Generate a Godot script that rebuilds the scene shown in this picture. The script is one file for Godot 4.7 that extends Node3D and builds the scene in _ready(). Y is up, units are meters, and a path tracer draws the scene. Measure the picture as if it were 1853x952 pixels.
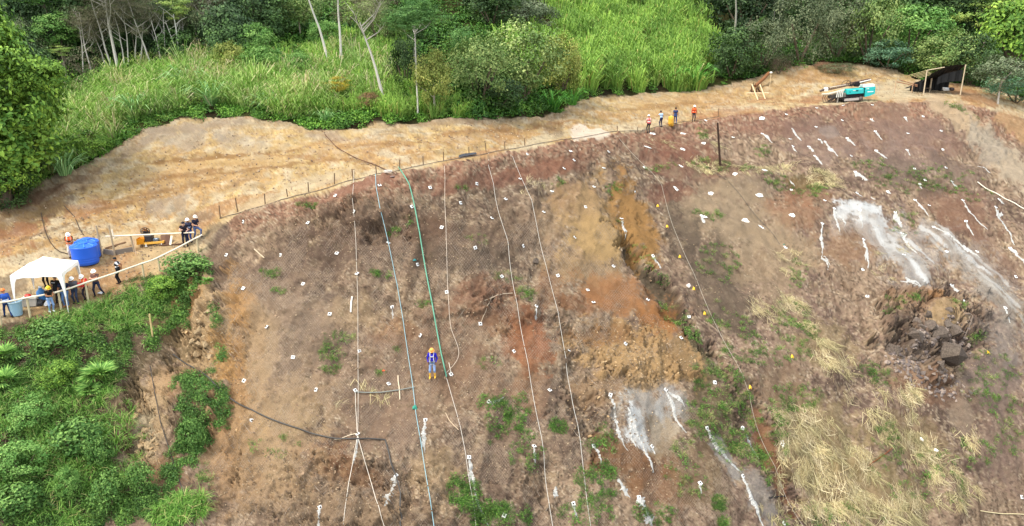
extends Node3D
# Hillside stabilisation site: terraced slope with anchors, ropes, workers, rig and jungle behind.

const FOC := 1323.0
const PITCH := 16.0
const EYE := Vector3(0, 27, 0)
var cp := cos(deg_to_rad(PITCH))
var sp := sin(deg_to_rad(PITCH))
var names := {}
var rng := RandomNumberGenerator.new()

# ------------------------------------------------------------------ mesh builder
class MB:
	var v := PackedVector3Array()
	var n := PackedVector3Array()
	var c := PackedColorArray()
	var ix := PackedInt32Array()
	func tri(a: Vector3, b: Vector3, d: Vector3, col: Color) -> void:
		var k := v.size()
		var m := (a - d).cross(a - b).normalized()
		v.append(a); v.append(b); v.append(d)
		n.append(m); n.append(m); n.append(m)
		c.append(col); c.append(col); c.append(col)
		ix.append(k); ix.append(k + 1); ix.append(k + 2)
	func quad(a: Vector3, b: Vector3, d: Vector3, e: Vector3, col: Color) -> void:
		var k := v.size()
		var m := (a - d).cross(a - b)
		if m.length_squared() < 1e-14:
			m = (a - e).cross(a - d)
		m = m.normalized()
		v.append(a); v.append(b); v.append(d); v.append(e)
		for i in 4:
			n.append(m); c.append(col)
		for i in [0, 1, 2, 0, 2, 3]:
			ix.append(k + i)
	func box(t: Transform3D, s: Vector3, col: Color) -> void:
		var h := s * 0.5
		var p: Array[Vector3] = []
		for i in 8:
			p.append(t * Vector3(h.x if i & 1 else -h.x, h.y if i & 2 else -h.y, h.z if i & 4 else -h.z))
		for f in [[0, 2, 3, 1], [5, 7, 6, 4], [4, 6, 2, 0], [1, 3, 7, 5], [2, 6, 7, 3], [4, 0, 1, 5]]:
			# clockwise seen from outside
			quad(p[f[3]], p[f[2]], p[f[1]], p[f[0]], col)
	func bx(at: Vector3, s: Vector3, col: Color, turn := Vector3.ZERO) -> void:
		box(Transform3D(Basis.from_euler(turn), at), s, col)
	func rbox(at: Vector3, s: Vector3, b: float, col: Color, turn := Vector3.ZERO) -> void:
		# box with chamfered vertical and top edges
		var t := Transform3D(Basis.from_euler(turn), at)
		var h := s * 0.5
		var rings: Array = []
		for lev in [[-h.y, 0.0], [h.y - b, 0.0], [h.y, b]]:
			var y: float = lev[0]
			var q: float = lev[1]
			var x := h.x - q
			var z := h.z - q
			var pts: Array[Vector3] = [Vector3(-x + b, y, z), Vector3(x - b, y, z), Vector3(x, y, z - b), Vector3(x, y, -z + b), Vector3(x - b, y, -z), Vector3(-x + b, y, -z), Vector3(-x, y, -z + b), Vector3(-x, y, z - b)]
			rings.append(pts)
		for r in 2:
			for k in 8:
				var l := (k + 1) % 8
				quad(t * rings[r + 1][k], t * rings[r + 1][l], t * rings[r][l], t * rings[r][k], col)
		for k in range(1, 7):
			tri(t * rings[2][0], t * rings[2][k + 1], t * rings[2][k], col)
			tri(t * rings[0][0], t * rings[0][k], t * rings[0][k + 1], col)
	func tube(pts: Array, rad: Array, sides: int, col: Color, caps := true, col2 := Color(-1, 0, 0)) -> void:
		var m := pts.size()
		var k0 := v.size()
		var up := Vector3.UP
		for i in m:
			var d: Vector3 = (pts[mini(i + 1, m - 1)] - pts[maxi(i - 1, 0)]).normalized()
			if i == 0:
				up = Vector3.RIGHT if absf(d.y) > 0.9 else Vector3.UP
			var s := d.cross(up).normalized()
			if s.length_squared() < 0.5:
				s = d.cross(Vector3(0.3, 0.2, 1)).normalized()
			up = s.cross(d).normalized()
			var r: float = rad[mini(i, rad.size() - 1)]
			var cc := col if col2.r < 0 else col.lerp(col2, float(i) / maxf(1, m - 1))
			for j in sides:
				var a := TAU * j / sides
				var o := s * cos(a) + up * sin(a)
				v.append(pts[i] + o * r); n.append(o); c.append(cc)
		for i in m - 1:
			for j in sides:
				var a := k0 + i * sides + j
				var b := k0 + i * sides + (j + 1) % sides
				ix.append(a); ix.append(b); ix.append(b + sides)
				ix.append(a); ix.append(b + sides); ix.append(a + sides)
		if caps:
			for e in 2:
				var base := k0 if e == 0 else k0 + (m - 1) * sides
				var dd: Vector3 = (pts[0] - pts[1]) if e == 0 else (pts[m - 1] - pts[m - 2])
				dd = dd.normalized()
				var k := v.size()
				for j in sides:
					v.append(v[base + j]); n.append(dd); c.append(c[base + j])
				for j in range(1, sides - 1):
					if e == 0:
						ix.append(k); ix.append(k + j + 1); ix.append(k + j)
					else:
						ix.append(k); ix.append(k + j); ix.append(k + j + 1)
	func lathe(prof: Array, sides: int, col: Color, t := Transform3D()) -> void:
		# prof: Vector2(radius, y) from bottom to top
		var k0 := v.size()
		var m := prof.size()
		for i in m:
			var d: Vector2 = prof[mini(i + 1, m - 1)] - prof[maxi(i - 1, 0)]
			var nn := Vector2(d.y, -d.x).normalized()
			for j in sides:
				var a := TAU * j / sides
				v.append(t * Vector3(prof[i].x * cos(a), prof[i].y, prof[i].x * sin(a)))
				n.append((t.basis * Vector3(nn.x * cos(a), nn.y, nn.x * sin(a))).normalized())
				c.append(col)
		for i in m - 1:
			for j in sides:
				var a := k0 + i * sides + j
				var b := k0 + i * sides + (j + 1) % sides
				ix.append(a); ix.append(b + sides); ix.append(a + sides)
				ix.append(a); ix.append(b); ix.append(b + sides)
	func ball(at: Vector3, r: Vector3, col: Color, sides := 8, t := Basis()) -> void:
		var pr: Array = []
		for i in 6:
			var a := -PI / 2 + PI * i / 5.0
			pr.append(Vector2(maxf(cos(a), 0.001), sin(a)))
		lathe(pr, sides, col, Transform3D(t * Basis.from_scale(r), at))
	func leaf(at: Vector3, dir: Vector3, nor: Vector3, l: float, w: float, col: Color) -> void:
		# folded leaf of two triangles
		var s := dir.cross(nor).normalized() * w * 0.5
		var tip := at + dir * l - nor * l * 0.12
		var mid := at + dir * l * 0.45
		tri(at, mid - s + nor * w * 0.12, tip, col)
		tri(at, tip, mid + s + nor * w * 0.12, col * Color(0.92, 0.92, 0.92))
	func mesh(mat: Material = null) -> ArrayMesh:
		var a := []
		a.resize(Mesh.ARRAY_MAX)
		a[Mesh.ARRAY_VERTEX] = v
		a[Mesh.ARRAY_NORMAL] = n
		a[Mesh.ARRAY_COLOR] = c
		a[Mesh.ARRAY_INDEX] = ix
		var m := ArrayMesh.new()
		m.add_surface_from_arrays(Mesh.PRIMITIVE_TRIANGLES, a)
		if mat:
			m.surface_set_material(0, mat)
		return m

# ------------------------------------------------------------------ naming
func numbered(called: String) -> String:
	var k: int = names.get(called, 0)
	names[called] = k + 1
	return called if k == 0 else "%s_%03d" % [called, k]
func thing(called: String, label: String, category: String, at := Vector3.ZERO, turn := 0.0, group := "") -> Node3D:
	var o := Node3D.new()
	o.name = numbered(called)
	add_child(o, true)
	o.position = at
	o.rotation.y = turn
	tag(o, label, category, group)
	return o
func tag(o: Node, label: String, category: String, group := "") -> void:
	o.set_meta("label", label)
	o.set_meta("category", category)
	if group:
		o.set_meta("group", group)
func part(called: String, mb: MB, mat: Material, parent: Node) -> MeshInstance3D:
	return put(called, mb.mesh(mat), parent)
func put(called: String, mesh: Mesh, parent: Node) -> MeshInstance3D:
	var o := MeshInstance3D.new()
	o.mesh = mesh
	if parent == self:
		o.name = numbered(called)
	else:
		var k := 0
		var nm := called
		while parent.has_node(nm):
			k += 1
			nm = "%s_%03d" % [called, k]
		o.name = nm
	parent.add_child(o, true)
	return o
func struct(called: String, mesh: Mesh, parent: Node = self) -> MeshInstance3D:
	var o := put(called, mesh, parent)
	o.set_meta("kind", "structure")
	return o
func many(called: String, mesh: Mesh, places: Array, tints: Array, parent: Node = self) -> MultiMeshInstance3D:
	var mm := MultiMesh.new()
	mm.transform_format = MultiMesh.TRANSFORM_3D
	mm.use_colors = true
	mm.mesh = mesh
	mm.instance_count = places.size()
	var buf := PackedFloat32Array()
	buf.resize(places.size() * 16)
	for i in places.size():
		var t: Transform3D = places[i]
		var b := t.basis
		var k := i * 16
		buf[k] = b.x.x; buf[k + 1] = b.y.x; buf[k + 2] = b.z.x; buf[k + 3] = t.origin.x
		buf[k + 4] = b.x.y; buf[k + 5] = b.y.y; buf[k + 6] = b.z.y; buf[k + 7] = t.origin.y
		buf[k + 8] = b.x.z; buf[k + 9] = b.y.z; buf[k + 10] = b.z.z; buf[k + 11] = t.origin.z
		var q: Color = tints[i]
		buf[k + 12] = q.r; buf[k + 13] = q.g; buf[k + 14] = q.b; buf[k + 15] = 1.0
	mm.buffer = buf
	var o := MultiMeshInstance3D.new()
	o.multimesh = mm
	o.name = numbered(called)
	o.set_meta("kind", "stuff")
	parent.add_child(o, true)
	return o

func S(r: int, g: int, b: int) -> Color:      # a colour as sampled, 0-255, to linear
	return Color(r / 255.0, g / 255.0, b / 255.0).srgb_to_linear()
func rnd(a: float, b: float) -> float:
	return rng.randf_range(a, b)

# ------------------------------------------------------------------ materials
func mat(rough := 0.85, metal := 0.0, spec := 0.4) -> StandardMaterial3D:
	var m := StandardMaterial3D.new()
	m.vertex_color_use_as_albedo = true
	m.roughness = rough
	m.metallic = metal
	m.metallic_specular = spec
	return m
func leafmat(back: Color) -> StandardMaterial3D:
	var m := mat(0.55, 0.0, 0.3)
	m.backlight_enabled = true
	m.backlight = back
	m.cull_mode = BaseMaterial3D.CULL_DISABLED
	return m
func noise_tex(seed_: int, freq: float, lo: float, hi: float, oct := 4, size := 512, normal := 0.0) -> NoiseTexture2D:
	var f := FastNoiseLite.new()
	f.seed = seed_
	f.noise_type = FastNoiseLite.TYPE_SIMPLEX_SMOOTH
	f.frequency = freq
	f.fractal_octaves = oct
	var t := NoiseTexture2D.new()
	t.width = size
	t.height = size
	t.seamless = true
	t.noise = f
	if normal > 0.0:
		t.as_normal_map = true
		t.bump_strength = normal
	else:
		var g := Gradient.new()
		g.offsets = PackedFloat32Array([0.0, 1.0])
		g.colors = PackedColorArray([Color(lo, lo, lo), Color(hi, hi, hi)])
		t.color_ramp = g
	return t
func soil_mat(lo: float, tile: float, bump: float) -> StandardMaterial3D:
	var m := mat(0.95, 0.0, 0.15)
	m.albedo_texture = noise_tex(11, 0.035, lo, 1.0, 5, 1024)
	m.normal_enabled = true
	m.normal_texture = noise_tex(12, 0.03, 0, 1, 5, 1024, 9.0)
	m.normal_scale = bump
	m.uv1_triplanar = true
	m.uv1_world_triplanar = true
	m.uv1_scale = Vector3.ONE * tile
	m.detail_enabled = true
	m.detail_blend_mode = BaseMaterial3D.BLEND_MODE_MUL
	m.detail_albedo = noise_tex(13, 0.015, 0.8, 1.0, 4, 512)
	m.detail_uv_layer = BaseMaterial3D.DETAIL_UV_2
	m.uv2_triplanar = true
	m.uv2_world_triplanar = true
	m.uv2_scale = Vector3.ONE * 0.07
	return m
# ------------------------------------------------------------------ terrain: one survey sheet, coordinates (e, s) run along and down the hillside
var xs := PackedFloat32Array()
var ys := PackedFloat32Array()
var pos := PackedVector3Array()
var nor := PackedVector3Array()
var colr := PackedColorArray()
var rgh := PackedFloat32Array()
var zone := PackedByteArray()
var rowy: Array = []
var base_w := 0
var base_d := PackedFloat32Array()
const BX := -520.0
const BY := -504.0
const BS := 8.0

var ROWS := [
	[[-600, -500, 180], [850, -500, 200], [1400, -500, 260], [2500, -500, 260]],
	[[-600, -40, 105], [0, -40, 105], [400, -40, 110], [850, -40, 120], [1100, -40, 140], [1254, -40, 150], [1853, -40, 160], [2500, -40, 160]],
	[[-600, 330, 60], [0, 190, 72], [200, 135, 76], [400, 95, 78], [640, 105, 76], [850, 95, 80], [1000, 90, 95], [1100, 80, 110], [1254, 80, 120], [1400, 62, 125], [1690, 72, 125], [1853, 90, 125], [2500, 150, 120]],
	[[-600, 520, 44], [-300, 440, 50], [0, 362, 54], [130, 305, 57], [200, 272, 59], [260, 232, 60], [330, 215, 61], [450, 212, 59], [520, 218, 58], [560, 232, 57], [610, 236, 57], [680, 228, 57], [750, 224, 58], [850, 210, 62], [960, 213, 70], [1010, 205, 75], [1045, 182, 80], [1100, 173, 88], [1254, 163, 98], [1330, 150, 102], [1420, 122, 104], [1480, 112, 106], [1535, 118, 106], [1600, 122, 106], [1640, 135, 105], [1690, 150, 104], [1760, 150, 103], [1853, 178, 101], [2500, 285, 98]],
	[[-600, 540, 42], [-300, 500, 44], [0, 470, 46], [100, 450, 47], [200, 425, 50], [300, 398, 51], [400, 366, 50.5], [500, 343, 49.5], [640, 316, 48.5], [745, 297, 49], [850, 278, 53], [960, 254, 61], [1100, 228, 72], [1254, 203, 86], [1400, 172, 97], [1535, 166, 97], [1690, 160, 98], [1780, 165, 97], [1853, 190, 95], [2500, 300, 92]],
	[[-600, 680, 35], [-300, 640, 37.5], [0, 592, 39], [100, 572, 40], [200, 540, 42.5], [300, 492, 45], [370, 455, 46.5], [395, 415, 47.3], [430, 392, 47.2], [500, 368, 46.5], [560, 352, 46.2], [640, 333, 46], [745, 308, 46], [850, 288, 49], [960, 268, 56], [1100, 245, 66], [1254, 221, 80], [1400, 198, 85], [1535, 188, 87], [1690, 185, 88], [1780, 195, 88], [1853, 215, 88], [2500, 330, 84]],
	[[-600, 700, 33.5], [0, 622, 38.0], [100, 602, 39], [200, 572, 41], [300, 535, 43], [400, 500, 43.3], [500, 475, 42.3], [640, 455, 42], [745, 450, 42], [850, 450, 42.8], [960, 450, 45], [1100, 450, 49], [1254, 450, 54], [1400, 450, 58], [1535, 450, 60], [1690, 450, 61], [1853, 450, 62], [2500, 470, 62]],
	[[-600, 760, 32], [0, 650, 37], [200, 650, 38], [300, 650, 38.3], [400, 650, 38], [500, 650, 37.4], [783, 650, 37.3], [960, 650, 37.8], [1100, 650, 39.5], [1254, 650, 41], [1400, 650, 43.5], [1535, 650, 46], [1690, 650, 48.5], [1853, 650, 51], [2500, 650, 54]],
	[[-600, 1000, 26], [0, 1000, 27.5], [400, 1000, 28.3], [783, 1000, 28.8], [1100, 1000, 30], [1254, 1000, 31.5], [1400, 1000, 33.5], [1535, 1000, 35.5], [1690, 1000, 37.5], [1853, 1000, 40], [2500, 1000, 44]],
	[[-600, 1200, 23], [0, 1200, 24], [783, 1200, 25], [1254, 1200, 26.5], [1853, 1200, 33], [2500, 1200, 36]],
]
func row_at(k: int, x: float) -> Vector2:
	var r: Array = ROWS[k]
	for i in range(1, r.size()):
		if x <= r[i][0] or i == r.size() - 1:
			var t := clampf((x - r[i - 1][0]) / (r[i][0] - r[i - 1][0]), 0, 1)
			return Vector2(lerpf(r[i - 1][1], r[i][1], t), lerpf(r[i - 1][2], r[i][2], t))
	return Vector2.ZERO
func along(px: float, py: float, d: float) -> Vector3:
	var xc := (px - 926.5) / FOC
	var yc := (476.0 - py) / FOC
	var fz := cp + yc * sp
	return EYE + Vector3(xc, yc * cp - sp, -fz) * (d / fz)
func survey() -> void:
	# heights of the undisturbed ground: control rows, eased between them
	var w := int((2500 - BX) / BS)
	var h := int((1224 - BY) / BS)
	base_w = w
	base_d.resize(w * h)
	var soft := PackedByteArray()
	soft.resize(w * h)
	for i in w:
		var x := BX + i * BS
		var rows: Array[Vector2] = []
		for k in ROWS.size():
			rows.append(row_at(k, x))
		var k2 := 0
		for j in h:
			var y := BY + j * BS
			while k2 < ROWS.size() - 2 and y > rows[k2 + 1].x:
				k2 += 1
			var t := clampf((y - rows[k2].x) / (rows[k2 + 1].x - rows[k2].x), 0, 1)
			base_d[j * w + i] = 1.0 / lerpf(1.0 / rows[k2].y, 1.0 / rows[k2 + 1].y, t)
			var e := rows[5].x
			soft[j * w + i] = 2 if y > e + 34 or y < rows[3].x - 30 else 1
	for p in 14:
		var q := base_d.duplicate()
		for j in range(1, h - 1):
			for i in range(1, w - 1):
				var k := j * w + i
				if p < 1 or soft[k] == 2:
					q[k] = base_d[k] * 0.4 + (base_d[k - 1] + base_d[k + 1] + base_d[k - w] + base_d[k + w]) * 0.15
		base_d = q
func depth_at(px: float, py: float) -> float:
	var fx := clampf((px - BX) / BS, 0, base_w - 1.001)
	var fy := clampf((py - BY) / BS, 0, base_d.size() / base_w - 1.001)
	var i := int(fx)
	var j := int(fy)
	var u := fx - i
	var t := fy - j
	var k := j * base_w + i
	return lerpf(lerpf(base_d[k], base_d[k + 1], u), lerpf(base_d[k + base_w], base_d[k + base_w + 1], u), t)
func fnl(s: int, f: float, oct := 3, kind := FastNoiseLite.TYPE_SIMPLEX, frac := FastNoiseLite.FRACTAL_FBM) -> FastNoiseLite:
	var n := FastNoiseLite.new()
	n.seed = s
	n.noise_type = kind
	n.frequency = f
	n.fractal_type = frac
	n.fractal_octaves = oct
	return n
func normals() -> void:
	var w := xs.size()
	var h := ys.size()
	nor.resize(w * h)
	for j in h:
		var a := maxi(j - 1, 0) * w
		var b := mini(j + 1, h - 1) * w
		for i in w:
			var l := pos[j * w + maxi(i - 1, 0)]
			var r := pos[j * w + mini(i + 1, w - 1)]
			nor[j * w + i] = (pos[b + i] - pos[a + i]).cross(r - l).normalized()
# a patch of the survey sheet: calls f(index, amount) for every vertex inside a ragged ellipse
var ragged := fnl(77, 0.025, 4)
var ragged2 := fnl(78, 0.008, 3)
var grain := fnl(79, 0.16, 3)
func cells(cx: float, cy: float, rx: float, ry: float, ang: float, hard: float) -> Array:
	var w := xs.size()
	var m := maxf(rx, ry) * 1.35
	var i0 := maxi(xs.bsearch(cx - m), 0)
	var i1 := mini(xs.bsearch(cx + m), w - 1)
	var j0 := maxi(ys.bsearch(cy - m), 0)
	var j1 := mini(ys.bsearch(cy + m), ys.size() - 1)
	var ca := cos(deg_to_rad(ang))
	var sa := sin(deg_to_rad(ang))
	var ids := PackedInt32Array()
	var am := PackedFloat32Array()
	for j in range(j0, j1 + 1):
		for i in range(i0, i1 + 1):
			var dx := xs[i] - cx
			var dy := ys[j] - cy
			var a := (dx * ca + dy * sa) / rx
			var b := (dy * ca - dx * sa) / ry
			var d := a * a + b * b
			if d < 1.8:
				d = sqrt(d) + 0.42 * ragged.get_noise_2d(xs[i], ys[j]) + 0.2 * ragged2.get_noise_2d(xs[i] + cx, ys[j])
				var f := clampf((1.08 - d) / (1.0 - hard), 0, 1)
				f = clampf(f * 1.75 - 0.75 * (0.5 + 0.9 * grain.get_noise_2d(xs[i], ys[j])), 0, 1)
				if f > 0:
					ids.append(j * w + i)
					am.append(f * f * (3 - 2 * f))
	return [ids, am]
func paint(cx: float, cy: float, rx: float, ry: float, ang: float, col: Color, alpha: float, hard := 0.4) -> void:
	var r := cells(cx, cy, rx, ry, ang, hard)
	var ids: PackedInt32Array = r[0]
	var am: PackedFloat32Array = r[1]
	for k in ids.size():
		colr[ids[k]] = colr[ids[k]].lerp(col, am[k] * alpha)
func rough(cx: float, cy: float, rx: float, ry: float, ang: float, to: float) -> void:
	var r := cells(cx, cy, rx, ry, ang, 0.3)
	var ids: PackedInt32Array = r[0]
	var am: PackedFloat32Array = r[1]
	for k in ids.size():
		rgh[ids[k]] = lerpf(rgh[ids[k]], to, am[k])
func raise(cx: float, cy: float, rx: float, ry: float, ang: float, by: float) -> void:
	var r := cells(cx, cy, rx, ry, ang, 0.2)
	var ids: PackedInt32Array = r[0]
	var am: PackedFloat32Array = r[1]
	for k in ids.size():
		pos[ids[k]] += nor[ids[k]] * am[k] * by
func terrain() -> void:
	survey()
	var x := -500.0
	while x < 2360:
		xs.append(x)
		x += 2.6 if x > -30 and x < 1885 else 18.0
	var y := -480.0
	while y < 1210:
		ys.append(y)
		y += 2.6 if y > 80 and y < 962 else 12.0
	var w := xs.size()
	var h := ys.size()
	pos.resize(w * h)
	colr.resize(w * h)
	rgh.resize(w * h)
	zone.resize(w * h)
	for k in [3, 4, 5]:
		var a := PackedFloat32Array()
		for i in w:
			a.append(row_at(k, xs[i]).x)
		rowy.append(a)
	for j in h:
		for i in w:
			pos[j * w + i] = along(xs[i], ys[j], depth_at(xs[i], ys[j]))
	normals()
	# zones, with wavering limits
	var wav := fnl(5, 0.02, 3)
	for i in w:
		var e3: float = rowy[0][i] + 2.5 * wav.get_noise_2d(xs[i], 0)
		var e4: float = rowy[1][i]
		var e5: float = rowy[2][i]
		for j in h:
			var yy := ys[j]
			zone[j * w + i] = 0 if yy < e3 else 1 if yy < e4 else 2 if yy < e5 else 3
	# roughness of the ground
	for k in w * h:
		rgh[k] = [0.6, 0.7, 0.5, 0.8][zone[k]]
		if zone[k] == 3:
			rgh[k] -= 0.35 * clampf((xs[k % w] - 1080.0) / 240.0, 0, 1)
	for q in ROUGH:
		rough(q[0], q[1], q[2], q[3], q[4], q[5])
	for q in RAISE:
		raise(q[0], q[1], q[2], q[3], q[4], q[5])
	# relief
	var n1 := fnl(1, 0.16, 3)
	var n2 := fnl(2, 0.33, 3, FastNoiseLite.TYPE_SIMPLEX, FastNoiseLite.FRACTAL_RIDGED)
	var n3 := fnl(3, 1.1, 4)
	var n4 := fnl(4, 0.75, 2, FastNoiseLite.TYPE_CELLULAR)
	n4.cellular_return_type = FastNoiseLite.RETURN_DISTANCE2_SUB
	var n6 := fnl(6, 0.5, 3, FastNoiseLite.TYPE_SIMPLEX, FastNoiseLite.FRACTAL_RIDGED)
	var n7 := fnl(7, 3.4, 2)
	var n8 := fnl(8, 1.5, 1, FastNoiseLite.TYPE_CELLULAR, FastNoiseLite.FRACTAL_NONE)
	n8.cellular_return_type = FastNoiseLite.RETURN_CELL_VALUE
	n8.domain_warp_enabled = true
	n8.domain_warp_frequency = 0.9
	n8.domain_warp_amplitude = 0.8
	var n9 := n8.duplicate()
	n9.frequency = 4.2
	n9.domain_warp_frequency = 3.0
	n9.domain_warp_amplitude = 0.25
	for k in w * h:
		var p := pos[k]
		var z := zone[k]
		var r := rgh[k]
		var d: float = n1.get_noise_3dv(p) * ([0.5, 0.2, 0.1, 0.5][z])
		if z == 3:
			d += 0.22 * n2.get_noise_3d(p.x + 0.2 * p.z, p.y * 0.16, p.z * 0.16) * r
			if r > 1.0:
				d += 0.9 * (n4.get_noise_3dv(p) + 0.4) * (r - 1.0) + 0.5 * (r - 1.0) * n8.get_noise_3dv(p * 1.4)
		elif z == 1:
			d += 0.26 * n6.get_noise_3d(p.x * 0.3 + p.y * 0.4, p.y * 2.2, p.z * 0.3) * r
		elif z == 2:
			d += 0.07 * n6.get_noise_3d(p.x * 0.5, p.y, p.z * 2.0)
		d += (0.14 if z == 3 else 0.09) * r * n3.get_noise_3dv(p)
		d += 0.035 * r * n7.get_noise_3dv(p)
		var pick := clampf(n1.get_noise_3dv(p * 2.3) * 2.5 + 0.45, 0, 1) * r * r
		d += (0.07 * n8.get_noise_3dv(p) + 0.035 * n9.get_noise_3dv(p)) * pick * (1.0 if z == 3 else 0.25)
		pos[k] = p + nor[k] * d
	normals()
	tint_ground()
	var parts := ["hillside", "cut_bank", "work_terrace", "slope_face"]
	var mats := [soil_mat(0.4, 0.3, 1.0), soil_mat(0.66, 0.45, 0.8), soil_mat(0.66, 0.45, 0.8), soil_mat(0.58, 0.5, 1.0)]
	for z in 4:
		var re := PackedInt32Array()
		re.resize(w * h)
		re.fill(-1)
		var v := PackedVector3Array()
		var n := PackedVector3Array()
		var c := PackedColorArray()
		var ix := PackedInt32Array()
		for j in h - 1:
			for i in w - 1:
				var k := j * w + i
				if zone[k] != z:
					continue
				for q in [k, k + 1, k + w + 1, k + w]:
					if re[q] < 0:
						re[q] = v.size()
						v.append(pos[q]); n.append(nor[q]); c.append(colr[q])
				ix.append(re[k]); ix.append(re[k + 1]); ix.append(re[k + w + 1])
				ix.append(re[k]); ix.append(re[k + w + 1]); ix.append(re[k + w])
		var a := []
		a.resize(Mesh.ARRAY_MAX)
		a[Mesh.ARRAY_VERTEX] = v
		a[Mesh.ARRAY_NORMAL] = n
		a[Mesh.ARRAY_COLOR] = c
		a[Mesh.ARRAY_INDEX] = ix
		var m := ArrayMesh.new()
		m.add_surface_from_arrays(Mesh.PRIMITIVE_TRIANGLES, a)
		m.surface_set_material(0, mats[z])
		ground_parts.append(struct(parts[z], m))
var ground_parts: Array = []
func cell(px: float, py: float) -> Array:
	var i := clampi(xs.bsearch(px) - 1, 0, xs.size() - 2)
	var j := clampi(ys.bsearch(py) - 1, 0, ys.size() - 2)
	return [j * xs.size() + i, clampf((px - xs[i]) / (xs[i + 1] - xs[i]), 0, 1), clampf((py - ys[j]) / (ys[j + 1] - ys[j]), 0, 1)]
func G(px: float, py: float, lift := 0.0) -> Vector3:
	var q := cell(px, py)
	var k: int = q[0]
	var w := xs.size()
	var p := pos[k].lerp(pos[k + 1], q[1]).lerp(pos[k + w].lerp(pos[k + w + 1], q[1]), q[2])
	return p + N(px, py) * lift if lift != 0.0 else p
func N(px: float, py: float) -> Vector3:
	var k: int = cell(px, py)[0]
	return nor[k]
func Z(px: float, py: float) -> int:
	return zone[cell(px, py)[0]]
func mpp(px: float, py: float) -> float:        # metres per survey unit across, at a place
	return (G(px, py) - EYE).length() / FOC * 0.97
var ROUGH := [
	[1150, 640, 130, 70, 10, 1.16], [365, 610, 60, 120, 10, 1.32], [430, 720, 40, 160, 3, 1.2], [265, 770, 50, 100, 5, 1.15], [1690, 620, 120, 80, 0, 0.5], [680, 410, 90, 35, 0, 1.35], [560, 880, 160, 70, 0, 1.15],
	[1130, 430, 110, 90, 40, 0.5], [1120, 535, 110, 45, 20, 0.45], [1060, 750, 70, 60, 0, 1.3], [900, 540, 80, 30, 0, 1.2], [1770, 250, 100, 50, 40, 1.2], [430, 640, 45, 130, 0, 1.1],
	[790, 900, 120, 60, 0, 1.2], [980, 880, 60, 80, 0, 1.2],
]
# hollows and humps: place, size, turn, metres out of the face
var RAISE := [
	[670, 392, 80, 30, 0, 0.3], [600, 375, 60, 25, -10, 0.30], [690, 428, 60, 22, 0, -0.12], [560, 415, 60, 30, 0, -0.21],
	[1685, 585, 110, 72, 0, 1.0], [1640, 630, 40, 22, 5, -0.25], [1725, 604, 30, 22, 0, -0.25], [1622, 610, 22, 28, 0, -0.25], [1700, 672, 32, 34, 0, 0.66], [1760, 622, 44, 30, 0, -0.35],
	[380, 560, 40, 90, 10, 0.42], [425, 700, 22, 190, 3, -0.25], [330, 640, 40, 70, 0, -0.36], [250, 770, 35, 90, 0, -0.48], [350, 740, 50, 70, 0, 0.48],
	[1190, 520, 150, 24, 52, -0.7], [1120, 400, 90, 18, 62, -0.2], [1290, 650, 80, 18, 55, -0.35], [1140, 650, 110, 50, 10, 0.36], [1050, 700, 30, 140, -10, -0.30], [1130, 350, 130, 22, 45, -0.21],
	[960, 590, 70, 20, -10, -0.24], [820, 560, 100, 22, -10, 0.24], [650, 860, 120, 30, 5, -0.24], [600, 920, 200, 40, 0, 0.24],
	[1380, 800, 30, 180, -25, -0.30], [1530, 560, 40, 160, -35, -0.24],
]
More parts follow.
